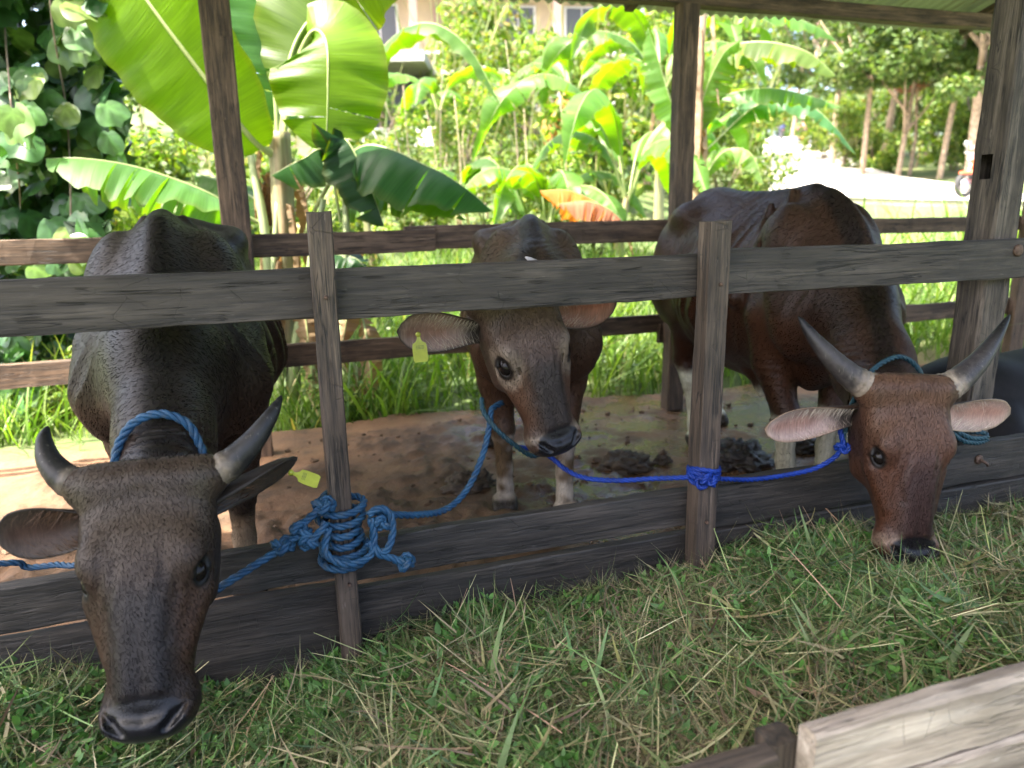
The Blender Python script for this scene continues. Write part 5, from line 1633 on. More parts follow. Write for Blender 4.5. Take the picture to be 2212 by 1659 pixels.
def leaf_cards(mb, pos, nrm, size, cols, rng, aspect=.5, fold=.25):
    """pointed folded leaves: 6 verts, 2 quads each"""
    n = len(pos)
    nrm = nrm / (np.linalg.norm(nrm, axis=1)[:, None] + 1e-9)
    ax = np.cross(nrm, rng.normal(size=(n, 3))); ax /= np.linalg.norm(ax, axis=1)[:, None] + 1e-9
    sd = np.cross(nrm, ax)
    s = size[:, None]
    v = np.stack([pos - ax * s * .5, pos + sd * s * aspect * .5 - ax * s * .08 - nrm * s * fold * .3, pos + ax * s * .5 - nrm * s * .12, pos - sd * s * aspect * .5 - ax * s * .08 - nrm * s * fold * .3, pos + nrm * s * .02], 1)
    m = 5
    base = (np.arange(n) * m)[:, None, None]
    f = np.array([[0, 1, 2, 4], [0, 4, 2, 3]])[None]
    mb.add(v.reshape(-1, 3), (base + f).reshape(-1, 4), np.repeat(cols, m, 0))

def blob_points(rng, n, clumps, shell=.75):
    """points spread in clumps inside ellipsoids (c, r)"""
    vol = np.array([np.prod(r) ** .75 for c, r in clumps]); vol /= vol.sum()
    k = rng.choice(len(clumps), n, p=vol)
    d = rng.normal(size=(n, 3)); d /= np.linalg.norm(d, axis=1)[:, None]
    rad = rng.uniform(0, 1, n) ** (1 / 3) * (1 - shell) + shell * rng.uniform(.55, 1.08, n)
    c = np.array([c for c, r in clumps])[k]; r = np.array([r for c, r in clumps])[k]
    return c + d * rad[:, None] * r, d

YG = [(.11, .19, .02), (.16, .24, .028), (.075, .14, .016), (.23, .27, .045), (.05, .10, .014), (.27, .23, .06)]
def bush_mesh(seed, n=1500, leaf=.075, pal=YG, wts=(3, 3, 2, 1.5, 2, .4), tall=1.0):
    rng = np.random.default_rng(seed)
    cl = []
    for k in range(11):
        a = rng.uniform(0, 6.28); rr = rng.uniform(0, .55)
        cl.append(((rr * math.cos(a), rr * math.sin(a), rng.uniform(.15, .95) * tall), (rng.uniform(.16, .34), rng.uniform(.16, .34), rng.uniform(.16, .30))))
    p, d = blob_points(rng, n, cl, .6)
    p[:, 2] = np.maximum(p[:, 2], .01)
    nr = d + rng.normal(0, .6, (n, 3)) + (0, 0, .5)
    mb = MB()
    leaf_cards(mb, p, nr, rng.uniform(.6, 1.4, n) * leaf, palette(rng, n, pal, wts, .3), rng, .55)
    # upright shoots
    m = 22
    a = rng.uniform(0, 6.28, m); rr = rng.uniform(0, .6, m)
    pos = np.stack([rr * np.cos(a), rr * np.sin(a), rng.uniform(.2, .6, m) * tall], -1)
    blade_set(mb, pos, np.stack([rng.normal(0, .3, m), rng.normal(0, .3, m), np.ones(m)], -1), rng.uniform(.3, .8, m) * tall, np.full(m, .008), palette(rng, m, [(.2, .2, .08), (.1, .16, .04)], [1, 1]), rng, .2, 4)
    return mb.mesh('foliage', True)
def stem_mesh(seed, h=.6):
    rng = np.random.default_rng(seed); mb = MB()
    for k in range(5):
        a = rng.uniform(0, 6.28)
        add_tube(mb, catmull([(0, 0, -.1), (.1 * math.cos(a), .1 * math.sin(a), h * .5), (.3 * math.cos(a + .4), .3 * math.sin(a + .4), h)], 7), np.linspace(.018, .006, 7), 5)
    return mb.mesh('stem')
M_BARK = mat_simple('bark', (.20, .15, .11), .9, noise=.4, scale=14, bumpst=.7)
BUSH = [bush_mesh(200 + k, tall=[1, 1.2, .9, 1.4][k % 4], n=[1500, 1900, 1500, 2000][k % 4], leaf=[.075, .06, .095, .07][k % 4]) for k in range(6)]
STEM = [stem_mesh(220 + k) for k in range(3)]
for m_ in BUSH: m_.materials.append(M_FOL)
for m_ in STEM: m_.materials.append(M_BARK)
def bush(px, w_, s, label, k, sz=1.0, dz=0.0):
    r = (px - 1106) / 1560 * w_
    p = V(r, w_, float(land(r, w_)) - .08 + dz)
    e = empty('bush', p, (k * 2.399) % 6.28)
    e.scale = (s, s, s * sz)
    tag(e, label, 'bush', 'bushes on the slope behind the pen')
    a = bpy.data.objects.new('foliage', BUSH[k % 6]); COL.objects.link(a); a.parent = e
    b = bpy.data.objects.new('stem', STEM[k % 3]); COL.objects.link(b); b.parent = e

# ------------------------------------------------------------------ grass behind the rails
def grass_field(name, label, n, fr, hmin, hmax, wid, seed, pal, wts, seg=4):
    rng = np.random.default_rng(seed)
    r, w_ = fr(rng, n)
    x, y = r * math.cos(YAW) + w_ * math.sin(YAW), -r * math.sin(YAW) + w_ * math.cos(YAW)
    ok = (y > 4.48) & ~((np.abs(x - 2.37) < .1) & (y < 4.2))
    dr = np.full(len(r), 1e9)
    for a_, b_ in ROAD[::4]: dr = np.minimum(dr, np.hypot(r - a_, w_ - b_))
    ok &= dr > 3.3
    cl = fbm(np.stack([x * 1.6, y * 1.6, x * 0], -1), seed, 3)
    ok &= rng.random(len(r)) < np.clip(.65 + 1.6 * cl, .12, 1)
    r, w_, x, y, cl = r[ok], w_[ok], x[ok], y[ok], cl[ok]
    m = len(r)
    z = land(r, w_) - .03
    hh = rng.uniform(hmin, hmax, m) * (1 + .7 * cl)
    az = rng.uniform(0, 6.28, m); tilt = np.abs(rng.normal(.25, .25, m))
    d = np.stack([np.cos(az) * np.sin(tilt), np.sin(az) * np.sin(tilt), np.cos(tilt)], -1)
    mb = MB()
    blade_set(mb, np.stack([x, y, z], -1), d, hh, rng.uniform(.6, 1.4, m) * wid, palette(rng, m, pal, wts), rng, -.45, seg)
    return mb, rng
fan = lambda lo, hi, w0, w1: (lambda rng, n: (lambda w_: (((rng.uniform(lo, hi, n) - 1106) / 1560) * w_, w_))(np.exp(rng.uniform(math.log(w0), math.log(w1), n))))
GP = [(.095, .18, .022), (.13, .23, .03), (.19, .27, .05), (.06, .125, .018), (.28, .26, .10)]
mb, rng = grass_field('g', '', 30000, fan(-250, 2600, 4.2, 9.5), .18, .48, .0055, 301, GP, (3, 3, 2, 2, .5))
# taller, broader blades by the road side of the pen
mb2, _ = grass_field('g', '', 2600, fan(1850, 2450, 4.8, 10.0), .4, .95, .010, 303, GP, (3, 3, 3, 1, .4), 5)
# arching ribbon blades among it
mb3, _ = grass_field('g', '', 1700, fan(600, 1950, 4.3, 7.5), .4, .8, .009, 305, GP, (2, 3, 2, 2, .2), 5)
# broad-leaved weeds
nW = 700
r_, w_ = fan(500, 2200, 4.35, 8.5)(rng, nW)
x, y = r_ * math.cos(YAW) + w_ * math.sin(YAW), -r_ * math.sin(YAW) + w_ * math.cos(YAW)
ok = y > 4.5; x, y, r_, w_ = x[ok], y[ok], r_[ok], w_[ok]
mb4 = MB()
for k in range(len(x)):
    h = rng.uniform(.2, .55); z0 = float(land(r_[k], w_[k])) - .02
    m = int(h / .028)
    t = np.linspace(.15, 1, m); a = np.arange(m) * 2.4
    ln = rng.normal(0, .06, 2)
    c = np.stack([x[k] + ln[0] * t, y[k] + ln[1] * t, z0 + h * t], -1)
    d = np.stack([np.cos(a), np.sin(a), np.full(m, .35)], -1)
    col = palette(rng, m, [(.09, .17, .035), (.14, .22, .05), (.06, .12, .03)], (2, 2, 1))
    blade_set(mb4, c, d, rng.uniform(.05, .10, m) * (1.15 - .5 * t), np.full(m, .011) * (1.2 - .5 * t), col, rng, -.3, 3, prof=[.2, 1, .8, .05])
    add_tube(mb4, np.array([(x[k], y[k], z0), (x[k] + ln[0], y[k] + ln[1], z0 + h)]), .003, 4, np.array([.12, .17, .06]))
for nm, m_, lb in (('grass', mb, 'rank green grass growing behind the back fence'), ('tall_grass', mb2, 'tall reed-like grass by the roadside'), ('ribbon_grass', mb3, 'arching broad-bladed grass at the pen edge'), ('weeds', mb4, 'leafy upright weeds mixed into the grass')):
    o = obj(nm, m_.mesh(nm), M_GRASS)
    tag(o, lb, 'grass', kind='stuff')

# ------------------------------------------------------------------ bananas
def mat_banana(name, trans=.58, tcol=(1.75, 1.9, .05), rough=.38):
    m, n, b, out = new_mat(name)
    a = N(n, 'ShaderNodeAttribute', attribute_name='Col'); vn = N(n, 'ShaderNodeAttribute', attribute_name='Vein')
    mp = N(n, 'ShaderNodeMapping'); mp.inputs['Scale'].default_value = (1, 0.02, 0.0); L(n, vn.outputs['Color'], mp.inputs[0])
    w1 = noise_n(n, mp.outputs[0], 130, 2, .5)
    mp2 = N(n, 'ShaderNodeMapping'); mp2.inputs['Scale'].default_value = (1, .25, 1); L(n, vn.outputs['Color'], mp2.inputs[0])
    w2 = noise_n(n, mp2.outputs[0], 9, 4, .6)
    c = mixc(n, .55, a.outputs['Color'], ramp(n, [(.3, (.72,) * 3), (.7, (1.28,) * 3)], w1).outputs[0], 'MULTIPLY')
    c = mixc(n, .6, c, ramp(n, [(.3, (.7, .75, .7)), (.7, (1.3, 1.25, 1.2))], w2).outputs[0], 'MULTIPLY')
    L(n, c, b.inputs['Base Color']); b.inputs['Roughness'].default_value = rough
    b.inputs['Specular IOR Level'].default_value = .32
    bp = bump(n, b, math_n(n, 'ADD', w1, math_n(n, 'MULTIPLY', w2, 1.2)), .4, .006)
    tr = n.nodes.new('ShaderNodeBsdfTranslucent')
    L(n, mixc(n, 1.0, c, tcol, 'MULTIPLY'), tr.inputs[0])
    mx = n.nodes.new('ShaderNodeMixShader'); mx.inputs[0].default_value = trans
    L(n, b.outputs[0], mx.inputs[1]); L(n, tr.outputs[0], mx.inputs[2]); L(n, mx.outputs[0], out.inputs[0])
    return m
M_BAN = mat_banana('banana_leaf')
M_BAND = mat_banana('dry_banana_leaf', .4, (1.4, 1.0, .45), .7)
M_RIB = mat_leaf('banana_midrib', .4, .15, (1.2, 1.2, .5), var=.1)
def mat_stem():
    m, n, b, out = new_mat('banana_stem')
    a = N(n, 'ShaderNodeAttribute', attribute_name='Col')
    v = obj_coords(n, (14, 14, 1.2)); x = noise_n(n, v, 2.2, 5, .65, .4)
    c = mixc(n, .85, a.outputs['Color'], ramp(n, [(.3, (.45, .42, .4)), (.7, (1.35, 1.3, 1.25))], x).outputs[0], 'MULTIPLY')
    L(n, c, b.inputs['Base Color']); b.inputs['Roughness'].default_value = .6
    bump(n, b, x, .6, .012)
    return m
M_STEM = mat_stem()

def banana_leaf_mesh(pts, half, normal, fold=.25, droop=.25, tears=6, col=(.06, .14, .03), seed=1, pet=.16, ripple=.02, shape=.62, tip=.25):
    rng = np.random.default_rng(seed)
    NU, NVv = 64, 7
    p = catmull(pts, NU)
    s = np.concatenate([[0], np.cumsum(np.linalg.norm(np.diff(p, axis=0), axis=1))]); Ln = s[-1]
    p = np.stack([np.interp(np.linspace(0, Ln, NU), s, p[:, k]) for k in range(3)], -1)
    t = np.gradient(p, axis=0); t /= np.linalg.norm(t, axis=1)[:, None]
    n0 = np.asarray(normal, float)
    n_ = n0[None] - t * (t @ n0)[:, None]; n_ /= np.linalg.norm(n_, axis=1)[:, None] + 1e-9
    sd = np.cross(t, n_)
    u = np.linspace(0, 1, NU)
    x = np.clip((u - pet) / (1 - pet), 0, 1)
    wd = half * np.sin(np.pi * np.clip(x, 0, 1) ** .8) ** shape
    wd = wd * (1 - .25 * sstep(1 - tip, 1, x))
    vs, fs, cs, vn = [], [], [], []
    off = 0
    i0 = int(np.argmax(x > 0)) 
    for sgn in (-1, 1):
        cuts = sorted(set([i0, NU - 1] + [int(c) for c in rng.integers(i0 + 4, NU - 3, tears)]))
        for ca, cb in zip(cuts[:-1], cuts[1:]):
            if cb - ca < 1: continue
            idx = np.arange(ca, cb + 1)
            dro = droop * (1 + rng.normal(0, .35)); fo = fold + rng.normal(0, .06 if tears > 1 else .0)
            v_ = np.linspace(0, 1, NVv)
            I, Vv = np.meshgrid(idx, v_, indexing='ij')
            w_ = wd[I]
            # strips narrow a little at a tear
            q = (I - ca) / max(1, cb - ca)
            shr = 0.0 if tears == 0 else .018
            lat = Vv * w_
            bend = fo * lat + dro * lat * Vv
            rip = ripple * np.sin(u[I] * 38 + sgn * 1.3 + seed) * Vv * (w_ / max(half, 1e-6)) + .5 * ripple * np.sin(u[I] * 91 + seed) * Vv * (w_ / max(half, 1e-6))
            back = -.16 * lat * 1.0           # veins sweep forward towards the tip
            P = p[I] + sd[I] * (sgn * lat * math.cos(min(1.2, abs(fo))))[..., None] - n_[I] * (bend - rip)[..., None] + t[I] * ((shr * (0.5 - q) * Vv) - back * .6)[..., None]
            m = len(idx)
            a, b = np.meshgrid(np.arange(m - 1), np.arange(NVv - 1), indexing='ij'); k = (a * NVv + b).ravel() + off
            f = np.stack([k, k + NVv, k + NVv + 1, k + 1], -1)
            fs.append(f if sgn > 0 else f[:, ::-1])
            vs.append(P.reshape(-1, 3))
            cc = np.asarray(col)[None] * (1 + .12 * rng.normal()) * np.ones((m * NVv, 3))
            ed = (Vv.ravel() > .97) * .25
            cc = cc * (1 - ed[:, None]) + np.array([.20, .17, .05]) * ed[:, None]
            cs.append(cc)
            vn.append(np.stack([(u[I] * Ln + lat * .15).ravel(), lat.ravel(), np.full(m * NVv, rng.random())], -1))
            off += m * NVv
    me = mesh_np('leaf', np.concatenate(vs), np.concatenate(fs), True, np.clip(np.concatenate(cs), 0, 1), None, None, {'Vein': np.concatenate(vn)})
    # midrib / stalk
    r = np.interp(u, [0, pet, .5, 1], [1, .85, .5, .08]) * max(.010, half * .055)
    v, f = tube_vf(p + n_ * .0 - n_ * r[:, None] * .3, r, 7)
    cr = np.tile(np.array([.30, .36, .14]), (len(v), 1))
    return me, mesh_np('midrib', v, clean_quads(f), True, cr)

def banana_leaf(parent, pts, half, normal, mat=None, **k):
    pts = np.asarray(pts, float) - np.array(parent.location)
    me, rb = banana_leaf_mesh(pts, half, normal, **k)
    o = obj('leaf', me, mat or M_BAN, parent)
    obj('midrib', rb, M_RIB, o)
    return o

def banana_trunk(parent, pts, r0, r1, col, seed=1, dry=8, drycol=(.26, .18, .10)):
    rng = np.random.default_rng(seed)
    pts = np.asarray(pts, float) - np.array(parent.location)
    p = catmull(pts, 34); u = np.linspace(0, 1, 34)
    a = np.arange(16) / 16 * 2 * np.pi
    lob = 1 + .10 * np.cos(a * 3 + seed)[None] + .06 * noise3(np.stack([np.repeat(u[:, None] * 9, 16, 1), np.tile(a * 2, (34, 1)), np.full((34, 16), seed * 1.1)], -1), seed)
    v, f = tube_vf(p, r0 + (r1 - r0) * u, 16, True, lob)
    nz = fbm(np.stack([v[:, 0] * 14, v[:, 1] * 14, v[:, 2] * 2], -1), seed, 3)
    c = np.asarray(col)[None] * (1 + .4 * nz[:, None]); k = sstep(.0, .2, nz)[:, None]
    c = c * (1 - k * .7) + np.asarray(drycol)[None] * k * .7
    o = obj('trunk', mesh_np('trunk', v, clean_quads(f), True, np.clip(c, .01, 1)), M_STEM, parent)
    for d in range(dry):
        # dry sheaths peeling off and hanging
        k = int(rng.integers(6, 32)); ang = rng.uniform(0, 6.28)
        s0 = p[k] + np.array([math.cos(ang), math.sin(ang), 0]) * (r0 * .9)
        out = np.array([math.cos(ang), math.sin(ang), 0])
        ln = rng.uniform(.3, .8) * (r0 / .09)
        pp = [s0, s0 + out * .05 + (0, 0, .04), s0 + out * .10 + (0, 0, -ln * .4), s0 + out * rng.uniform(.04, .16) + (0, 0, -ln)]
        me, rb = banana_leaf_mesh(pp, rng.uniform(.03, .06) * (r0 / .09), out, fold=.6, droop=.3, tears=2, col=np.array(drycol) * rng.uniform(.6, 1.3), seed=seed * 31 + d, pet=0.0, ripple=.008)
        s = obj('dry_sheath', me, M_BAND, parent)
    return o

def P3(px, py, d): return at(px, py, d)
TO_CAM = np.array((-.30, -.93, .1))

b1 = empty('banana_plant', at(615, 905, 4.85))
tag(b1, 'large banana plant with huge sunlit leaves behind the left post', 'banana plant', 'banana plants')
banana_trunk(b1, [at(622, 960, 4.85), at(618, 700, 4.85), at(612, 480, 4.85), at(604, 285, 4.85)], .095, .065, (.20, .20, .10), 5, 14)
G1, G2, G3 = (.10, .185, .008), (.05, .13, .02), (.06, .15, .04)
def bl(*a, **k): return banana_leaf(b1, *a, **k)
bl([at(604, 345, 4.85), at(545, 300, 4.72), at(448, 175, 4.62), at(317, 0, 4.55), at(215, -150, 4.6), at(120, -320, 4.7)], .50, TO_CAM + (-.35, 0, -.75), fold=-.05, droop=-.10, tears=0, col=G1, seed=2, pet=.06, ripple=.012, shape=.5)
bl([at(602, 320, 4.95), at(588, 150, 5.05), at(556, 0, 5.15), at(520, -170, 5.3)], .40, TO_CAM + (.9, .0, .35), fold=.1, droop=.12, tears=3, col=G3, seed=3, pet=.10)
bl([at(608, 330, 4.85), at(630, 170, 4.95), at(672, 70, 4.88), at(704, 90, 4.75), at(708, 190, 4.68), at(704, 330, 4.66)], .36, TO_CAM + (.1, 0, .1), fold=.10, droop=.16, tears=2, col=G1, seed=4, pet=.46, shape=.42)
bl([at(606, 300, 4.9), at(628, 120, 5.0), at(690, 20, 5.05), at(790, -40, 5.0), at(880, -30, 4.9)], .34, TO_CAM + (0, 0, -.35), fold=.18, droop=.2, tears=4, col=(.075, .12, .02), seed=5, pet=.2)
bl([at(600, 500, 4.85), at(540, 470, 4.75), at(440, 412, 4.6), at(300, 362, 4.5), at(180, 342, 4.42), at(97, 343, 4.4)], .26, np.array((-.1, .25, 1.0)), fold=.50, droop=.55, tears=7, col=(.085, .19, .06), seed=6, pet=.18, shape=.5)
bl([at(640, 560, 4.85), at(690, 430, 4.8), at(785, 315, 4.68), at(930, 362, 4.55), at(1010, 410, 4.5), at(1066, 458, 4.48)], .30, np.array((.05, -.15, 1.0)), fold=.35, droop=.5, tears=4, col=(.04, .12, .04), seed=7, pet=.34)
bl([at(650, 600, 4.9), at(740, 450, 4.85), at(850, 405, 4.75), at(940, 425, 4.68), at(1010, 478, 4.62)], .20, np.array((.1, -.35, 1.0)), fold=.25, droop=.4, tears=3, col=(.08, .16, .035), seed=8, pet=.3)
bl([at(745, 560, 4.7), at(742, 400, 4.68), at(744, 300, 4.64), at(790, 380, 4.55), at(832, 492, 4.52)], .17, np.array((.7, -.75, .2)), fold=.7, droop=.5, tears=1, col=(.018, .055, .02), seed=9, pet=.42)
bl([at(735, 480, 4.7), at(705, 330, 4.66), at(650, 345, 4.6), at(584, 380, 4.56)], .15, np.array((-.4, -.55, .8)), fold=.6, droop=.5, tears=1, col=(.03, .085, .025), seed=10, pet=.35)
bl([at(612, 560, 4.9), at(590, 470, 4.95), at(520, 410, 5.1), at(420, 372, 5.2)], .22, np.array((-.2, -.4, 1)), fold=.3, droop=.3, tears=3, col=(.08, .17, .05), seed=12, pet=.3)
bl([at(625, 640, 4.85), at(680, 560, 4.75), at(760, 555, 4.68), at(800, 590, 4.62)], .16, np.array((.0, -.4, 1)), fold=.3, droop=.5, tears=2, col=(.02, .06, .02), seed=13, pet=.3)
# pale leaf stalks at the foot of the clump
mbp = MB()
for k, pp in enumerate([[at(600, 930, 4.8), at(590, 700, 4.78), at(572, 500, 4.78), at(540, 330, 4.85)], [at(622, 930, 4.78), at(640, 740, 4.76), at(672, 560, 4.75), at(700, 430, 4.75)], [at(745, 920, 4.75), at(742, 700, 4.72), at(748, 520, 4.7), at(745, 400, 4.7)], [at(610, 940, 4.75), at(604, 820, 4.72), at(590, 640, 4.74), at(600, 430, 4.8)]]):
    o_ = MB(); add_tube(o_, catmull(np.array(pp) - np.array(b1.location), 20), np.linspace(.05, .022, 20) * (.8 if k else 1), 10, np.array([.30, .36, .17]))
    obj('leaf_stalk', o_.mesh('leaf_stalk'), M_RIB, b1)
for k in range(7):
    rr = np.random.default_rng(70 + k)
    x0 = 600 + rr.uniform(0, 200); y0 = rr.uniform(560, 780)
    banana_leaf(b1, [at(x0, y0, 4.8), at(x0 + rr.uniform(-20, 30), y0 + 60, 4.7), at(x0 + rr.uniform(-40, 60), y0 + 190, 4.65)], rr.uniform(.06, .11), TO_CAM, mat=M_BAND, fold=.4, droop=.4, tears=3, col=np.array([.30, .21, .12]) * rr.uniform(.6, 1.2), seed=90 + k, pet=.05)

def banana(px, w_, label, seed, nl=8, hgt=1.6, ln=1.5, half=.2, trunk_r=.07, col=(.09, .18, .04), tcol=(.24, .25, .12), py=None, upright=.5, dryl=1, side=0.0):
    rng = np.random.default_rng(seed)
    r = (px - 1106) / 1560 * w_
    base = V(r, w_, float(land(r, w_)) - .05)
    e = empty('banana_plant', base)
    tag(e, label, 'banana plant', 'banana plants')
    lean = rng.normal(0, .08, 2) * hgt
    top = base + (lean[0], lean[1], hgt)
    banana_trunk(e, [base, base + (lean[0] * .3, lean[1] * .3, hgt * .5), top], trunk_r, trunk_r * .6, tcol, seed, 4)
    for k in range(nl + dryl):
        dry = k >= nl
        a = k * 2.399 + rng.uniform(-.4, .4) + seed
        up = rng.uniform(.25, 1.0) * upright + .15
        l = ln * rng.uniform(.75, 1.2)
        d = np.array([math.cos(a) + side * math.cos(YAW), math.sin(a) - side * math.sin(YAW), 0]); d /= np.linalg.norm(d)
        if dry:
            pp = [top, top + d * .2 * l + (0, 0, .05 * l), top + d * .42 * l + (0, 0, -.25 * l), top + d * .45 * l + (0, 0, -.7 * l)]
        else:
            pp = [top - (0, 0, .1), top + d * l * .22 + (0, 0, l * .38 * (up + .35)), top + d * l * .55 + (0, 0, l * .62 * up + .12 * l), top + d * l * .85 + (0, 0, l * (.62 * up - .02)), top + d * l * 1.08 + (0, 0, l * (.5 * up - .30))]
        nrm = np.array([-d[0] * .5, -d[1] * .5, 1.0]) + rng.normal(0, .25, 3)
        c = np.array(col) * rng.uniform(.7, 1.35) if not dry else np.array([.34, .17, .05]) * rng.uniform(.6, 1.2)
        banana_leaf(e, pp, half * rng.uniform(.8, 1.15), nrm, mat=M_BAND if dry else M_BAN, fold=rng.uniform(.1, .4), droop=rng.uniform(.2, .55), tears=int(rng.integers(1, 8)), col=c, seed=seed * 17 + k, pet=.2)
    return e
banana(818, 7.2, 'slender young banana with one tall upright leaf', 41, 4, 1.7, 1.2, .13, .04, upright=1.0, dryl=0)
banana(1180, 8.4, 'bushy banana clump right above the young cow\'s back', 42, 7, .65, 1.25, .17, .05, upright=.7, dryl=0)
banana(1000, 9.6, 'banana with ragged horizontal leaves left of the young cow', 43, 6, .6, 1.4, .17, .05, upright=.35, dryl=0)
banana(1335, 8.2, 'banana clump with upright leaves left of the centre post', 44, 8, .95, 1.4, .18, .06, upright=.9, dryl=0)
banana(1420, 11.0, 'leafy banana half hidden by the centre post', 45, 8, 1.9, 1.6, .20, .08, upright=.8, dryl=0)
banana(1255, 12.5, 'banana farther up the slope above the orange leaf', 46, 6, 1.6, 1.4, .18, .07, upright=.6, dryl=1)
# tall banana with a pale peeling trunk, its leaves bending over towards the road
b7 = empty('banana_plant', V((1490 - 1106) / 1560 * 7.4, 7.4, float(land(1.8, 7.4)) - .05))
tag(b7, 'tall banana with pale peeling trunk right of the centre post', 'banana plant', 'banana plants')
banana_trunk(b7, [np.array(b7.location), at(1490, 330, 7.4), at(1500, 150, 7.4), at(1512, -40, 7.4)], .10, .075, (.36, .29, .20), 47, 12, (.34, .25, .16))
for pts, hf, nm_, c_, sd_, kk in [
    ([(1505, 180, 7.4), (1560, 110, 7.3), (1640, 90, 7.1), (1740, 110, 6.9), (1808, 165, 6.8)], .20, (.1, -.5, 1), (.10, .15, .04), 1, {}),
    ([(1505, 240, 7.4), (1570, 205, 7.3), (1660, 190, 7.2), (1760, 210, 7.1), (1818, 232, 7.0)], .15, (.1, -.5, 1), (.09, .19, .05), 2, {}),
    ([(1520, 330, 7.5), (1640, 225, 7.5), (1740, 225, 7.4), (1800, 270, 7.3), (1850, 335, 7.3)], .14, (.5, -.7, .6), (.06, .15, .06), 3, {}),
    ([(1500, 330, 7.4), (1520, 210, 7.3), (1560, 120, 7.2), (1600, 85, 7.1)], .20, (-.5, -.8, .5), (.11, .20, .05), 4, {}),
    ([(1505, 60, 7.5), (1560, 10, 7.6), (1620, 25, 7.6), (1680, 60, 7.6)], .17, (.1, -.4, 1), (.12, .17, .05), 5, {}),
    ([(1510, 20, 7.6), (1650, 20, 7.9), (1760, 55, 8.0), (1810, 90, 8.0)], .15, (.2, -.5, .9), (.09, .18, .05), 6, {}),
    ([(1495, 330, 7.4), (1450, 220, 7.3), (1420, 120, 7.3), (1400, 60, 7.3)], .18, (.5, -.7, .5), (.10, .19, .05), 7, {}),
    ([(1500, 420, 7.4), (1560, 330, 7.3), (1620, 330, 7.2), (1650, 400, 7.1)], .12, (.1, -.7, .7), (.12, .2, .06), 8, {})]:
    banana_leaf(b7, [at(*q_) for q_ in pts], hf, np.array(nm_), fold=.35, droop=.4, tears=6, col=c_, seed=600 + sd_, pet=.16)
banana(960, 14.5, 'distant banana below the cream house', 50, 6, 1.2, 1.4, .18, .07, upright=.6, dryl=0)
# orange withered leaf over the rail
rr = np.random.default_rng(1)
e = empty('banana_leaf', at(1340, 480, 6.4)); tag(e, 'withered orange banana leaf arching behind the rail', 'banana leaf')
banana_leaf(e, [at(1350, 500, 6.5), at(1300, 445, 6.4), at(1230, 412, 6.3), at(1165, 412, 6.25)], .15, np.array((-.1, -.2, 1)), mat=M_BAND, fold=.5, droop=.8, tears=8, col=(.42, .17, .03), seed=5, pet=.1)
e = empty('banana_leaf', at(1360, 470, 6.1)); tag(e, 'withered red-brown banana leaf under the orange one', 'banana leaf')
banana_leaf(e, [at(1365, 500, 6.2), at(1320, 455, 6.1), at(1270, 435, 6.05), at(1205, 440, 6.0)], .13, np.array((-.1, -.3, 1)), mat=M_BAND, fold=.5, droop=.8, tears=8, col=(.30, .13, .07), seed=6, pet=.1)

# ------------------------------------------------------------------ vine curtain at the left
def heart_mesh(name='leaf', col=(.04, .10, .025), seed=1):
    rng = np.random.default_rng(seed)
    t = np.linspace(0, 2 * np.pi, 28, endpoint=False)
    hx = .50 * np.sin(t) * (1 + .12 * np.cos(t)); hy = .40 * np.cos(t) + .10 * np.cos(2 * t) - .02
    hy = np.where(np.abs(hx) < .12, np.where(hy > 0, hy - .10 * (1 - np.abs(hx) / .12), hy - .14 * (1 - np.abs(hx) / .12)), hy)
    rings = []
    for s in (1.0, .72, .42):
        rings.append(np.stack([hx * s, hy * s + (.28 * (1 - s)), np.zeros(28)], -1))
    v = np.vstack(rings + [[(0, .28, 0)]])
    v[:, 2] = .10 * np.abs(v[:, 0]) - .30 * v[:, 0] ** 2 - .22 * (v[:, 1] - .2) ** 2 + .03 * np.sin(v[:, 0] * 9 + v[:, 1] * 7 + seed)
    v[:, 1] -= .28
    f = []
    for r in range(2):
        for k in range(28):
            f.append((r * 28 + k, r * 28 + (k + 1) % 28, (r + 1) * 28 + (k + 1) % 28, (r + 1) * 28 + k))
    tr = [(56 + k, 56 + (k + 1) % 28, 84) for k in range(28)]
    c = np.asarray(col)[None] * (1 + .15 * np.cos(np.arctan2(v[:, 0], v[:, 1]) * 7))[:, None] * np.ones((len(v), 3))
    return mesh_np(name, v, [np.array(f)[:, ::-1], np.array(tr)[:, ::-1]], True, np.clip(c, .005, 1))
M_VINE = mat_leaf('vine_leaf', .34, .36, (1.35, 1.5, .3), var=.2, vscale=4, spec=.6)
HEARTS = [heart_mesh('leaf', c, k) for k, c in enumerate([(.055, .14, .040), (.075, .17, .045), (.040, .11, .038), (.11, .20, .045), (.15, .22, .055)])]
for m_ in HEARTS: m_.materials.append(M_VINE)
vr = empty('vine', V(-3.2, 4.9, -.05))
tag(vr, 'curtain of climbing vine with large heart-shaped leaves at the left', 'vine')
rng = np.random.default_rng(77)
def vine_front(px, py):
    return 4.85 + .35 * math.sin(px * .021 + 1.0) * math.cos(py * .012) + .25 * math.sin(py * .02)
def vine_limit(py):
    return np.interp(py, [-400, 0, 100, 250, 330, 400, 480, 600, 800, 1000], [190, 215, 250, 275, 285, 250, 235, 215, 190, 200])
placed = 0; tries = 0
extra = MB()
HV = [np.array([v.co for v in m_.vertices]) for m_ in HEARTS]
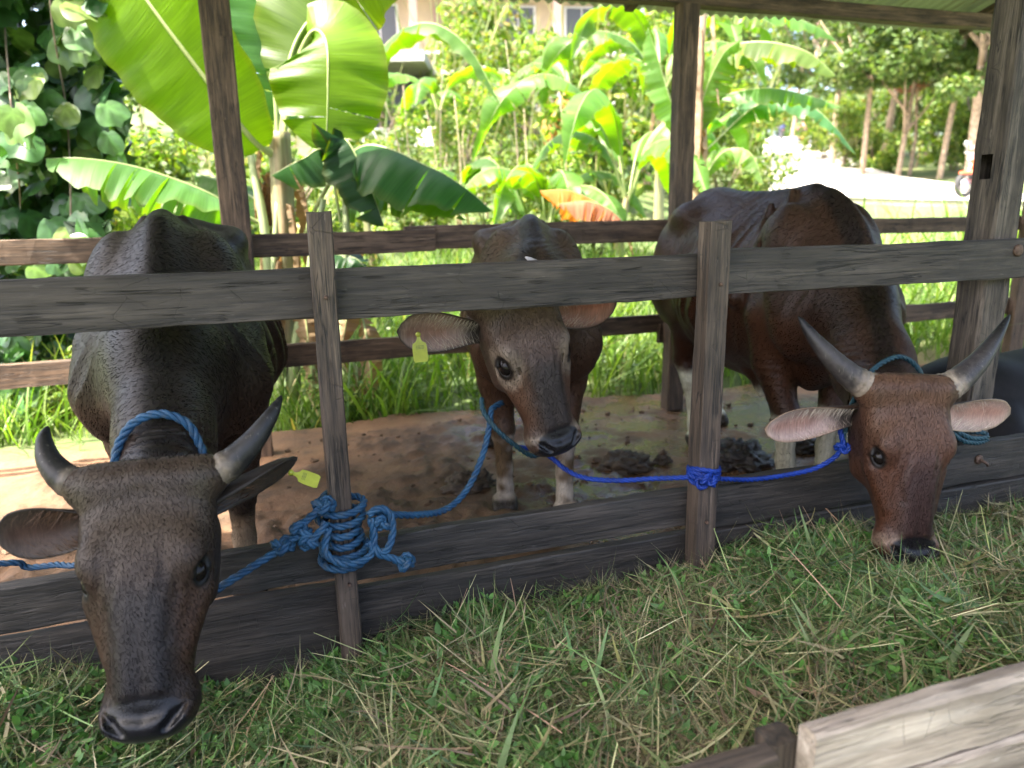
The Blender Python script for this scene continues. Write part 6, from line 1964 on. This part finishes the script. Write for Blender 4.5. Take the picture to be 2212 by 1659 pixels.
while placed < 760 and tries < 9000:
    tries += 1
    px = rng.uniform(-520, 300); py = rng.uniform(-420, 1010)
    if px > vine_limit(py) + rng.normal(0, 14): continue
    d = vine_front(px, py) + rng.uniform(0, .30) ** 1.0
    p = at(px, py, d)
    if p[1] < 4.35 or p[2] < -.02: continue
    s = rng.uniform(.13, .27) if py < 560 else rng.uniform(.09, .18)
    f_ = np.array((-.30, -.95, .15)) + rng.normal(0, .42, 3) + (0, 0, .25)
    n_ = Vector(f_).normalized()
    down = Vector((rng.normal(0, .35), rng.normal(0, .2), -1.0)); down = (down - n_ * down.dot(n_)).normalized()
    yv = -down; xv = yv.cross(n_)
    M = Matrix(((xv.x, yv.x, n_.x, 0), (xv.y, yv.y, n_.y, 0), (xv.z, yv.z, n_.z, 0), (0, 0, 0, 1))) @ Matrix.Diagonal((s, s, s, 1))
    k = int(rng.choice(5, p=[.32, .26, .22, .12, .08]))
    inframe = px > -40 and py > -40
    if inframe and placed < 2000 and getattr(heart_mesh, 'n', 0) < 298:
        heart_mesh.n = getattr(heart_mesh, 'n', 0) + 1
        o = bpy.data.objects.new('leaf', HEARTS[k]); COL.objects.link(o); o.parent = vr
        M.translation = Vector(p) - Vector(vr.location)
        o.matrix_local = M
    else:
        vv = HV[k] @ np.array(M.to_3x3()).T + (p - np.array(vr.location))
        c = np.array([x.color[:3] for x in HEARTS[k].color_attributes['Col'].data])
        extra.add(vv, np.array([(r * 28 + a, (r + 1) * 28 + a, (r + 1) * 28 + (a + 1) % 28, r * 28 + (a + 1) % 28) for r in range(2) for a in range(28)]), c)
        extra.f[3].append((np.array([(56 + (a + 1) % 28, 56 + a, 84) for a in range(28)]) + extra.n - 85).astype(np.int32))
    placed += 1
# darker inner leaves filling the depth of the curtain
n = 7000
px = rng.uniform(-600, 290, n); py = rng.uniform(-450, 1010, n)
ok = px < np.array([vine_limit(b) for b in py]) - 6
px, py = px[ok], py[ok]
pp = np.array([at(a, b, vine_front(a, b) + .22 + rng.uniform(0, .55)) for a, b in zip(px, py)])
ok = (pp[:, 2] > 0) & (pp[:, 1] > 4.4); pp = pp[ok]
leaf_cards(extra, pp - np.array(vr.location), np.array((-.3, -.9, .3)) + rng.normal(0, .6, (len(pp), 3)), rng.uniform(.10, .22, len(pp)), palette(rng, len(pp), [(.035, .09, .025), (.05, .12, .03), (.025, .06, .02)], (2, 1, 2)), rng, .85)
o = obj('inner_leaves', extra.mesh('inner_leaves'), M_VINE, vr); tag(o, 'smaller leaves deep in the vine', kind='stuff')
for k in range(6):
    a = rng.uniform(-300, 240); m_ = MB()
    pts = [at(a + rng.normal(0, 25), py, vine_front(a, py) + .26) for py in (1000, 760, 500, 250, 0, -250)]
    add_tube(m_, catmull(np.array(pts) - np.array(vr.location), 30), rng.uniform(.004, .008), 6)
    obj('stem', m_.mesh('stem'), M_BARK, vr)
# ground creeper below the left rail
for k, (px, py, w_) in enumerate([(40, 900, 4.6), (150, 960, 4.55), (260, 830, 4.9), (90, 760, 4.9), (500, 900, 4.9)]):
    bush(px, w_ + .25, .55, ['low leafy creeper clump under the left rail', 'creeper clump beside the left bull\'s shoulder', 'leafy clump between the vine and the left bull', 'creeper clump under the vine curtain', 'leafy clump left of the banana foot'][k], k + 2, .8)

# ------------------------------------------------------------------ bushes on the slope
spots = [(330, 7.2, 1.3, 'pale green bush under the big banana leaf'), (420, 8.0, 1.4, 'pale bush seen between banana leaf and post'), (300, 9.5, 1.6, 'bush behind the vine edge'),
 (700, 7.0, .8, 'low bush right of the banana trunk'), (880, 9.5, 1.0, 'sunlit low bush under the concrete wall'), (960, 9.8, .9, 'sunlit bush left of the ragged banana'), (1060, 10.5, 1.0, 'feathery pale bush in the middle of the slope'),
 (1010, 20.6, 2.5, 'tall pale bush hiding the house\'s left half'), (1120, 20.9, 2.8, 'tall pale bush hiding the house\'s right half'), (1000, 18.0, 1.9, 'leafy bush right under the verandah'), (1140, 17.5, 2.2, 'bush under the verandah\'s right half'), (1110, 12.8, 1.5, 'loose light bush in front of the cream house'), (1020, 15.5, 1.7, 'thin bush before the house steps'), (1160, 9.0, .9, 'small bright bush behind the middle bananas'), (1230, 11.8, 1.8, 'leafy bush between the bananas'), (1290, 9.0, 1.0, 'yellow-green bush with broad leaves'),
 (900, 13.0, 1.2, 'bush along the foot of the concrete wall'), (980, 14.0, 1.0, 'bush in front of the wall\'s middle'), (860, 16.5, 1.5, 'bush at the wall\'s left end'), (1230, 16, 1.9, 'tall bush at the house\'s right corner'),
 (1300, 15, 2.2, 'big leafy bush right of the house'), (1400, 13.5, 2.0, 'bush behind the centre post'), (1480, 15.5, 2.4, 'bush mass behind the peeling trunk'), (1560, 13.0, 1.4, 'bush by the road\'s left edge'), (1600, 17.0, 1.6, 'roadside bush at the bend'),
 (780, 8.5, .9, 'low sunlit bush behind the dark folded leaf'), (640, 9.5, 1.6, 'bush glimpsed behind the banana crown'), (1090, 7.4, .55, 'low weed bush behind the young cow'), (1390, 7.0, .6, 'low bush at the foot of the centre post'), (1540, 6.8, .7, 'leafy bush left of the right bull\'s rump'),
 (540, 11, 2.0, 'bush high up behind the left post'), (200, 10, 2.2, 'bush rising behind the vine'), (60, 10, 2.4, 'bush behind the vine at the picture edge'), (1640, 12.5, .8, 'small bush on the near road verge'),
 (1350, 20, 3.0, 'tall hedge bush farther up the slope'), (1500, 24, 3.6, 'far hedge bush left of the road'), (1590, 32, 3.8, 'far hedge bush beside the uphill road')]
for k, (px, w_, s, lb) in enumerate(spots):
    bush(px, w_, s, lb, k, 1.0)

# ------------------------------------------------------------------ trees along the far side of the road
def tree_crown(seed, h, rad, n, leaf, pal, wts):
    rng = np.random.default_rng(seed)
    cl = []
    for k in range(26):
        a = rng.uniform(0, 6.28); rr = rad * rng.uniform(.15, .95); zz = h * rng.uniform(.42, 1.0)
        s = rad * rng.uniform(.18, .36)
        cl.append(((rr * math.cos(a), rr * math.sin(a), zz), (s, s, s * .6)))
    p, d = blob_points(rng, n, cl, .55)
    mb = MB()
    leaf_cards(mb, p, d * .6 + rng.normal(0, .6, (n, 3)) + (0, 0, .7), rng.uniform(.6, 1.4, n) * leaf, palette(rng, n, pal, wts, .3), rng, .5)
    return mb.mesh('crown')
def tree_trunk(seed, h, r, rad, fork):
    rng = np.random.default_rng(seed); mb = MB()
    lean = rng.normal(0, .05, 2) * h
    tp = np.array([lean[0], lean[1], h * .62])
    add_tube(mb, catmull([(0, 0, -.3), tp * (.5, .5, .4), tp * (.9, .9, .75), tp], 14), np.linspace(r, r * .45, 14), 10)
    for k in range(7):
        a = k * 2.4 + rng.uniform(-.4, .4); z0 = h * rng.uniform(.18 if fork else .32, .6)
        s = np.array([lean[0], lean[1], 0]) * z0 / (h * .62) + (0, 0, z0)
        e = s + np.array([math.cos(a) * rad * .7, math.sin(a) * rad * .7, h * rng.uniform(.2, .38)])
        add_tube(mb, catmull([s, (s + e) / 2 + (0, 0, -.1 * h * .3), e], 9), np.linspace(r * .55, r * .12, 9), 7)
    return mb.mesh('trunk')
TP = [(.075, .13, .03), (.11, .17, .04), (.05, .095, .022), (.15, .19, .05)]
CR = [tree_crown(401 + k, [8, 9.5, 7][k], [2.8, 3.2, 2.5][k], 9000, .20, TP, (3, 2, 3, 1)) for k in range(3)]
TK = [tree_trunk(411 + k, [8, 9.5, 7][k], [.11, .15, .10][k], [2.8, 3.2, 2.5][k], k == 2) for k in range(3)]
for m_ in CR: m_.materials.append(M_FOL)
M_BARKL = mat_simple('paler_bark', (.27, .20, .14), .9, noise=.45, scale=9, bumpst=.8)  # paler brown than the other bark
for m_ in TK: m_.materials.append(M_BARKL)
def tree(px, w_, s, k, label, rz=0.0, group='trees along the road'):
    r = (px - 1106) / 1560 * w_
    e = empty('tree', V(r, w_, float(land(r, w_)) - .1), rz); e.scale = (s, s, s)
    tag(e, label, 'tree', group)
    for nm, m_ in (('trunk', TK[k]), ('crown', CR[k])):
        o = bpy.data.objects.new(nm, m_); COL.objects.link(o); o.parent = e
for a in [(1842, 27, 1.0, 0, 'slim straight tree beside the road behind the drooping banana leaf', .3), (1915, 26, .95, 2, 'low forking tree with a V of limbs', 1.2), (2002, 25, 1.0, 0, 'thin pale tree between forking tree and thick trunk', 2.0),
          (2066, 23, 1.05, 1, 'thick-trunked tree nearest the shed post', 4.0), (2140, 22, .95, 2, 'slanting tree behind the shed post', 5.0), (1778, 33, 1.0, 1, 'tree at the bend beyond the red scooter', .8),
          (1880, 35, 1.15, 1, 'background tree behind the forking tree', 2.6), (1970, 36, 1.1, 0, 'background tree in the second row', 3.3), (2060, 34, 1.2, 2, 'background tree behind the thick trunk', 1.5), (1740, 44, 1.2, 0, 'far tree by the uphill road', 4.4),
          (1800, 50, 1.4, 1, 'far tree in the third row', 5.1), (1930, 50, 1.5, 2, 'far tree deep in the wood', 2.2), (2050, 48, 1.4, 0, 'far tree at the wood\'s right', .1), (1600, 55, 1.3, 1, 'far tree left of the uphill road', 1.0), (1550, 40, 1.1, 2, 'tree behind the arching bananas', 3.0), (1690, 75, 1.6, 1, 'farthest tree at the road\'s crest', 2.0),
          (2210, 26, 1.1, 1, 'tree hidden partly by the shed post', 3.9), (2320, 24, 1.1, 0, 'tree out beyond the shed', 2.9)]:
    tree(*a)
for a in [(1450, 34, 1.1, 0, 'tree above the bananas behind the centre post', 2.2), (1290, 38, 1.0, 2, 'tree right of the cream house', .5), (100, 16, .9, 1, 'tree rising behind the vine curtain', 1.1)]:
    tree(*a, group='trees behind the houses')
# undergrowth of the wood
for k, (px, w_, s) in enumerate([(1800, 31, 2.2), (1870, 30, 1.8), (1950, 31, 2.4), (2030, 29, 2.2), (2090, 27, 2.0), (1990, 40, 4.0), (1900, 41, 4.2), (1820, 40, 3.6), (2080, 39, 4.2), (1760, 38, 2.6), (2150, 30, 3.2), (2250, 28, 3.0)]):
    bush(px, w_, s, ['undergrowth bush at the bend', 'undergrowth bush between slim and forking trees', 'undergrowth bush behind the forking tree', 'undergrowth bush by the thin pale tree', 'undergrowth bush by the thick trunk', 'tall dark thicket deep in the wood', 'tall thicket behind the slim tree', 'thicket behind the bend', 'thicket behind the thick trunk', 'thicket by the far road', 'thicket beside the shed post', 'thicket beyond the shed post'][k], k + 1, 1.0)
# red-leaved shrub
rs = np.random.default_rng(9); mbx = MB(); n = 700
p_, d_ = blob_points(rs, n, [((0, 0, .8), (.7, .7, .5)), ((.5, 0, 1.0), (.5, .5, .35)), ((-.4, .2, .6), (.5, .5, .4))], .5)
leaf_cards(mbx, p_, d_ + rs.normal(0, .6, (n, 3)), rs.uniform(.10, .22, n), palette(rs, n, [(.30, .09, .08), (.36, .13, .11), (.22, .08, .05)], (2, 2, 1)), rs, .5)
rr_ = (1940 - 1106) / 1560 * 27.5
e = empty('shrub', V(rr_, 27.5, float(land(rr_, 27.5)))); tag(e, 'tall shrub with reddish leaves high among the trees', 'shrub')
o = obj('foliage', mbx.mesh('foliage'), M_FOL, e); o.location = (0, 0, 2.6)
ms = MB(); add_tube(ms, catmull([(0, 0, -.2), (.1, 0, 1.4), (0, .1, 3.2)], 10), np.linspace(.08, .03, 10), 7); obj('trunk', ms.mesh('trunk'), M_BARKL, e)
# distant wood closing the view
rs = np.random.default_rng(19); n = 26000
ang = rs.uniform(-1.1, 1.1, n); dist = rs.uniform(95, 150, n)
R2, W2 = dist * np.sin(ang), dist * np.cos(ang)
hh = (6 + 4 * fbm(np.stack([R2 * .06, W2 * .06, R2 * 0], -1), 5, 3)) * rs.uniform(0, 1, n) ** .6
pos = np.stack([R2 * math.cos(YAW) + W2 * math.sin(YAW), -R2 * math.sin(YAW) + W2 * math.cos(YAW), land(R2, W2) + hh], -1)
mbx = MB(); leaf_cards(mbx, pos, rs.normal(0, .7, (n, 3)) + (0, -.5, .7), rs.uniform(.8, 1.8, n), palette(rs, n, TP, (3, 2, 3, 1)), rs, .7)
o = obj('far_wood', mbx.mesh('far_wood'), M_FOL); tag(o, 'far wooded hillside closing the view', 'wood', kind='stuff')
# thin dry stalks standing on the slope
rs = np.random.default_rng(29); mbx = MB()
for k in range(18):
    px = rs.uniform(880, 1330); w_ = rs.uniform(8.5, 13); r = (px - 1106) / 1560 * w_
    b_ = V(r, w_, float(land(r, w_))); h = rs.uniform(1.2, 2.6)
    add_tube(mbx, catmull([b_, b_ + (rs.normal(0, .05), rs.normal(0, .05), h * .5), b_ + (rs.normal(0, .15), rs.normal(0, .15), h)], 7), np.linspace(.012, .004, 7), 5, np.array([.30, .24, .16]) * rs.uniform(.6, 1.2))
o = obj('dry_stalks', mbx.mesh('dry_stalks'), M_STEM); tag(o, 'thin dry stalks standing on the sunny slope', 'stalks', kind='stuff')

# ------------------------------------------------------------------ houses up the slope
M_CREAM = mat_simple('cream_plaster', (.62, .50, .34), .85, noise=.10, scale=2)
M_WHITE = mat_simple('white_plaster', (.78, .77, .75), .8, noise=.06, scale=2)
M_CONC = mat_simple('grey_concrete', (.34, .33, .31), .9, noise=.2, scale=3)
M_ROOF = mat_simple('maroon_fascia', (.17, .06, .05), .6, noise=.2, scale=6)
M_TRIM = mat_simple('pink_trim', (.50, .33, .27), .7)
M_DARK = mat_simple('dark_glass_and_opening', (.10, .10, .10), .25)  # window panes, and the painted shade of the carport opening
M_BLUE = mat_simple('blue_sign', (.12, .20, .42), .5)
M_REDP = mat_simple('red_paint', (.42, .04, .04), .5)
def boxm(name, parent, c, s, mat, bev=.012):
    """bevelled block, centre c, size s, in the parent's frame"""
    import bmesh
    bm = bmesh.new(); bmesh.ops.create_cube(bm, size=1)
    for v in bm.verts: v.co = Vector((v.co.x * s[0], v.co.y * s[1], v.co.z * s[2]))
    b = min(bev, min(s) * .3)
    bmesh.ops.bevel(bm, geom=bm.edges[:], offset=b, segments=1, affect='EDGES')
    me = bpy.data.meshes.new(name); bm.to_mesh(me); bm.free()
    o = obj(name, me, mat, parent); o.location = c
    return o
def window(parent, x, z, w_, h, y=-.02, frame=None):
    f = boxm('window', parent, (x, y - .02, z), (w_ + .12, .07, h + .12), frame or M_WHITE)
    for k in (-1, 1):
        boxm('pane', f, (k * w_ * .25, -.03, 0), (w_ * .46, .03, h), M_DARK, .004)
# cream house with verandah
w0 = 23.0; r0 = (1060 - 1106) / 1560 * w0
hz = 5.1
ho = empty('house', V(r0, w0, hz), -YAW + .12)
tag(ho, 'cream house with maroon eaves and pillared verandah up the slope', 'house')
boxm('wall', ho, (0, 3.2, .9), (8.6, 4.0, 5.6), M_CREAM)
boxm('plinth', ho, (0, .6, -.55), (8.8, 1.4, .9), M_WHITE)
boxm('verandah_floor', ho, (0, .55, -.04), (8.8, 1.6, .12), M_TRIM)
for x in (-4.1, -2.0, .1, 2.2, 4.2):
    p_ = boxm('pillar', ho, (x, .0, 1.35), (.24, .24, 2.66), M_TRIM)
    boxm('pillar_base', p_, (0, 0, -1.2), (.32, .32, .22), M_WHITE)
for x in (-3.0, 1.2, 3.2): window(ho, x, 1.5, 1.0, 1.2, 1.18)
d_ = boxm('door', ho, (-.9, 1.16, 1.05), (1.0, .08, 2.1), M_TRIM); boxm('handle', d_, (.38, -.06, 0), (.05, .06, .14), M_RUST, .004)
boxm('fascia', ho, (0, -.35, 2.86), (9.4, .14, .34), M_ROOF)
for k in range(12):
    boxm('balustrade_post', ho, (-4.0 + k * .73, -.1, .28), (.07, .07, .5), M_WHITE, .006)
boxm('handrail', ho, (0, -.1, .56), (8.6, .10, .08), M_WHITE)
rf = mesh_np('roof', [(-4.9, -.5, 3.0), (4.9, -.5, 3.0), (4.9, 6, 3.0), (-4.9, 6, 3.0), (-4.9, -.5, 3.12), (4.9, -.5, 3.12), (4.9, 6, 3.12), (-4.9, 6, 3.12), (-2.4, 2.7, 4.8), (2.4, 2.7, 4.8)],
             [np.array([[3, 2, 1, 0], [0, 1, 5, 4], [1, 2, 6, 5], [2, 3, 7, 6], [3, 0, 4, 7], [4, 5, 9, 8], [6, 7, 8, 9]]), np.array([[5, 6, 9], [7, 4, 8]])], False)
obj('roof', rf, M_ROOF, ho)
# white house at the left
w1 = 26.0; r1 = (775 - 1106) / 1560 * w1
wh = empty('house', V(r1, w1, 6.0), -YAW + .2)
tag(wh, 'white house with blue-framed window left of the cream house', 'house')
boxm('wall', wh, (0, 2, 1.2), (4.6, 4, 4.4), M_WHITE)
window(wh, 1.25, 1.6, .7, .7, -.02, M_BLUE); window(wh, -.9, 1.6, 1.0, 1.0, -.02)
boxm('pipe', wh, (1.9, -.10, 1.3), (.12, .12, 2.6), M_REDP)
boxm('roof', wh, (0, 2, 3.5), (5.2, 4.6, .25), M_ROOF)
boxm('door', wh, (.2, -.04, .3), (.8, .06, 1.9), M_TRIM)
# retaining wall and shed below
wl = empty('retaining_wall', V((960 - 1106) / 1560 * 19.0, 19.0, float(land(-1.8, 19.0))), -YAW + .08)
tag(wl, 'grey concrete retaining wall below the cream house', 'wall')
for k in range(4):
    boxm('wall_panel', wl, (-2.4 + k * 1.62, 0, .45), (1.56, .18, 1.5), M_CONC)
    boxm('pilaster', wl, (-3.2 + k * 1.62, -.06, .5), (.16, .28, 1.7), M_CONC)
boxm('coping', wl, (0, 0, 1.26), (6.8, .30, .10), M_WHITE)
cs = empty('carport', V((850 - 1106) / 1560 * 17.5, 17.5, float(land(-2.9, 17.5)) + .1), -YAW)
tag(cs, 'low concrete carport with a dark opening and a wooden post', 'carport')
boxm('back_wall', cs, (0, 1.2, .7), (1.9, .15, 1.6), M_DARK); boxm('slab', cs, (-.2, .4, 1.62), (2.6, 2.0, .22), M_CONC)  # back wall coloured dark as painted shade inside the opening
boxm('post', cs, (.1, -.5, .5), (.13, .13, 2.1), M_BARK); boxm('side_wall', cs, (-1.0, .4, .6), (.18, 1.7, 1.9), M_CONC); boxm('parapet', cs, (.5, -.55, -.1), (1.7, .15, .5), M_WHITE)

# ------------------------------------------------------------------ scooters and riders on the road
M_TYRE = mat_simple('tyre', (.02, .02, .02), .7); M_CHROME = mat_simple('chrome', (.5, .5, .5), .25, .9)
M_SKIN = mat_simple('skin', (.30, .17, .11), .6)
def torus_mesh(R, r, a=24, b=8):
    u, v = np.meshgrid(np.arange(a) / a * 2 * np.pi, np.arange(b) / b * 2 * np.pi, indexing='ij')
    P = np.stack([(R + r * np.cos(v)) * np.cos(u), r * np.sin(v), (R + r * np.cos(v)) * np.sin(u)], -1).reshape(-1, 3)
    i, j = np.meshgrid(np.arange(a), np.arange(b), indexing='ij')
    return P, np.stack([i * b + j, i * b + (j + 1) % b, ((i + 1) % a) * b + (j + 1) % b, ((i + 1) % a) * b + j], -1).reshape(-1, 4)
def scooter(label, p, rz, mat, rider=None, rlabel=None, shirt=(.1, .1, .3), helmet=(.05, .05, .05), rname='person'):
    e = empty('scooter', p, rz); tag(e, label, 'scooter', 'scooters on the road')
    for x in (-.62, .62):
        v, q = torus_mesh(.23, .055); wv_ = obj('wheel', mesh_np('wheel', v + (x, 0, .285), q), M_TYRE, e)
        m_ = MB(); add_tube(m_, [(x, -.05, .285), (x, .05, .285)], .15, 14); obj('rim', m_.mesh('rim'), M_CHROME, wv_)
    def body(P):
        d = chain(P, [(-.85, 0, .68), (-.45, 0, .62), (-.2, 0, .42), (.15, 0, .36), (.38, 0, .50), (.47, 0, .85)], [.07, .13, .11, .08, .10, .09], .06, (1, 1.1, 1))
        return smin(d, ellip(P, (.62, 0, .54), (.20, .08, .05)), .04)
    v, q = surface_nets(body, (-1.1, -.3, .1), (1.0, .3, 1.1), .03); obj('body', mesh_np('body', v, q), mat, e)
    v, q = surface_nets(lambda P: chain(P, [(-.72, 0, .79), (-.1, 0, .74)], [.075, .085], .02, (1, 1.6, 1)), (-1, -.3, .5), (.3, .3, 1), .03); obj('seat', mesh_np('seat', v, q), M_TYRE, e)
    m_ = MB(); add_tube(m_, catmull([(.40, -.34, 1.0), (.48, -.15, 1.0), (.5, 0, .96), (.48, .15, 1.0), (.40, .34, 1.0)], 14), .018, 7); add_tube(m_, [(.5, 0, .9), (.62, 0, .285)], .03, 7); obj('handlebar', m_.mesh('handlebar'), M_CHROME, e)
    v, q, t = sphere_vf((.56, 0, .88), .08, 12, 8); obj('headlight', mesh_np('headlight', v, [q, t]), M_CHROME, e)
    v, q, t = sphere_vf((-.93, 0, .66), .05, 12, 8); obj('tail_light', mesh_np('tail_light', v, [q, t]), M_REDP, e)
    for s in (-1, 1):
        m_ = MB(); add_tube(m_, [(.47, .22 * s, 1.0), (.47, .25 * s, 1.18)], .01, 5); vv, qq, tt = sphere_vf((.47, .25 * s, 1.2), .055, 10, 6); n0 = m_.n; m_.add(vv * (1, 1, 1), qq); m_.f[3].append((tt + n0).astype(np.int32)); obj('mirror', m_.mesh('mirror'), M_CHROME, e)
    if rider:
        pe = empty(rname, p, rz); tag(pe, rlabel, 'person', 'riders on scooters')
        def fb(P):
            ax = np.stack([P[:, 0], np.abs(P[:, 1]), P[:, 2]], -1)
            d = chain(P, [(-.22, 0, .90), (-.18, 0, 1.12), (-.13, 0, 1.34)], [.15, .14, .15], .05, (1, 1.25, 1))
            d = smin(d, chain(ax, [(-.13, .17, 1.38), (.08, .24, 1.15), (.36, .28, 1.04)], [.065, .05, .042], .03), .05)
            d = smin(d, chain(ax, [(-.2, .10, .86), (.20, .16, .80), (.14, .14, .40), (.24, .14, .34)], [.11, .08, .055, .05], .03), .05)
            d = smin(d, chain(P, [(-.12, 0, 1.42), (-.08, 0, 1.55)], [.065, .06], .02), .03)
            return smin(d, ellip(P, (-.05, 0, 1.63), (.10, .085, .125)), .02)
        v, q = surface_nets(fb, (-.5, -.5, .2), (.6, .5, 1.85), .026)
        c = np.tile(shirt, (len(v), 1)).astype(float); c[v[:, 2] < .95] = (.05, .06, .10); c[v[:, 2] > 1.46] = (.30, .17, .11)
        hd = (np.abs(v[:, 1]) > .2) & (v[:, 0] > .26) & (v[:, 2] > .95); c[hd] = (.30, .17, .11)
        obj('body', mesh_np('body', v, q, True, c), M_CLOTH, pe)
        v, q = surface_nets(lambda P: smax(ellip(P, (-.06, 0, 1.66), (.135, .12, .14)), -(P[:, 2] - 1.60 + .5 * np.maximum(P[:, 0] + .0, 0) * -1), .02), (-.3, -.25, 1.4), (.2, .25, 1.9), .02)
        obj('helmet', mesh_np('helmet', v, q), mat_simple('helmet_paint', helmet, .3), pe)
M_CLOTH = mat_leaf('cloth', .8, .0, (1, 1, 1), var=.1)
def on_road(px, w_):
    r = (px - 1106) / 1560 * w_
    k = np.argmin(np.hypot(ROAD[:, 0] - r, ROAD[:, 1] - w_)); 
    return V(r, w_, float(zc[k]) + .0)
scooter('scooter farther up the road with a rider in blue', on_road(1668, 60), -YAW + 1.35, mat_simple('dark_scooter_paint', (.03, .03, .05), .3), True, 'rider in dark blue on the farther scooter', (.04, .05, .16))
scooter('red scooter on the road in front of the bend', on_road(1712, 52), -YAW + 1.6, mat_simple('red_scooter_paint', (.5, .03, .03), .3), True, 'rider in pink on the red scooter', (.42, .16, .18), (.6, .6, .62))
scooter('scooter half hidden behind the thick shed post', on_road(2106, 17.0), -YAW - 2.9, mat_simple('orange_scooter_paint', (.55, .10, .04), .3), True, 'rider in a dark jacket half hidden by the shed post', (.06, .06, .12), (.05, .04, .08))
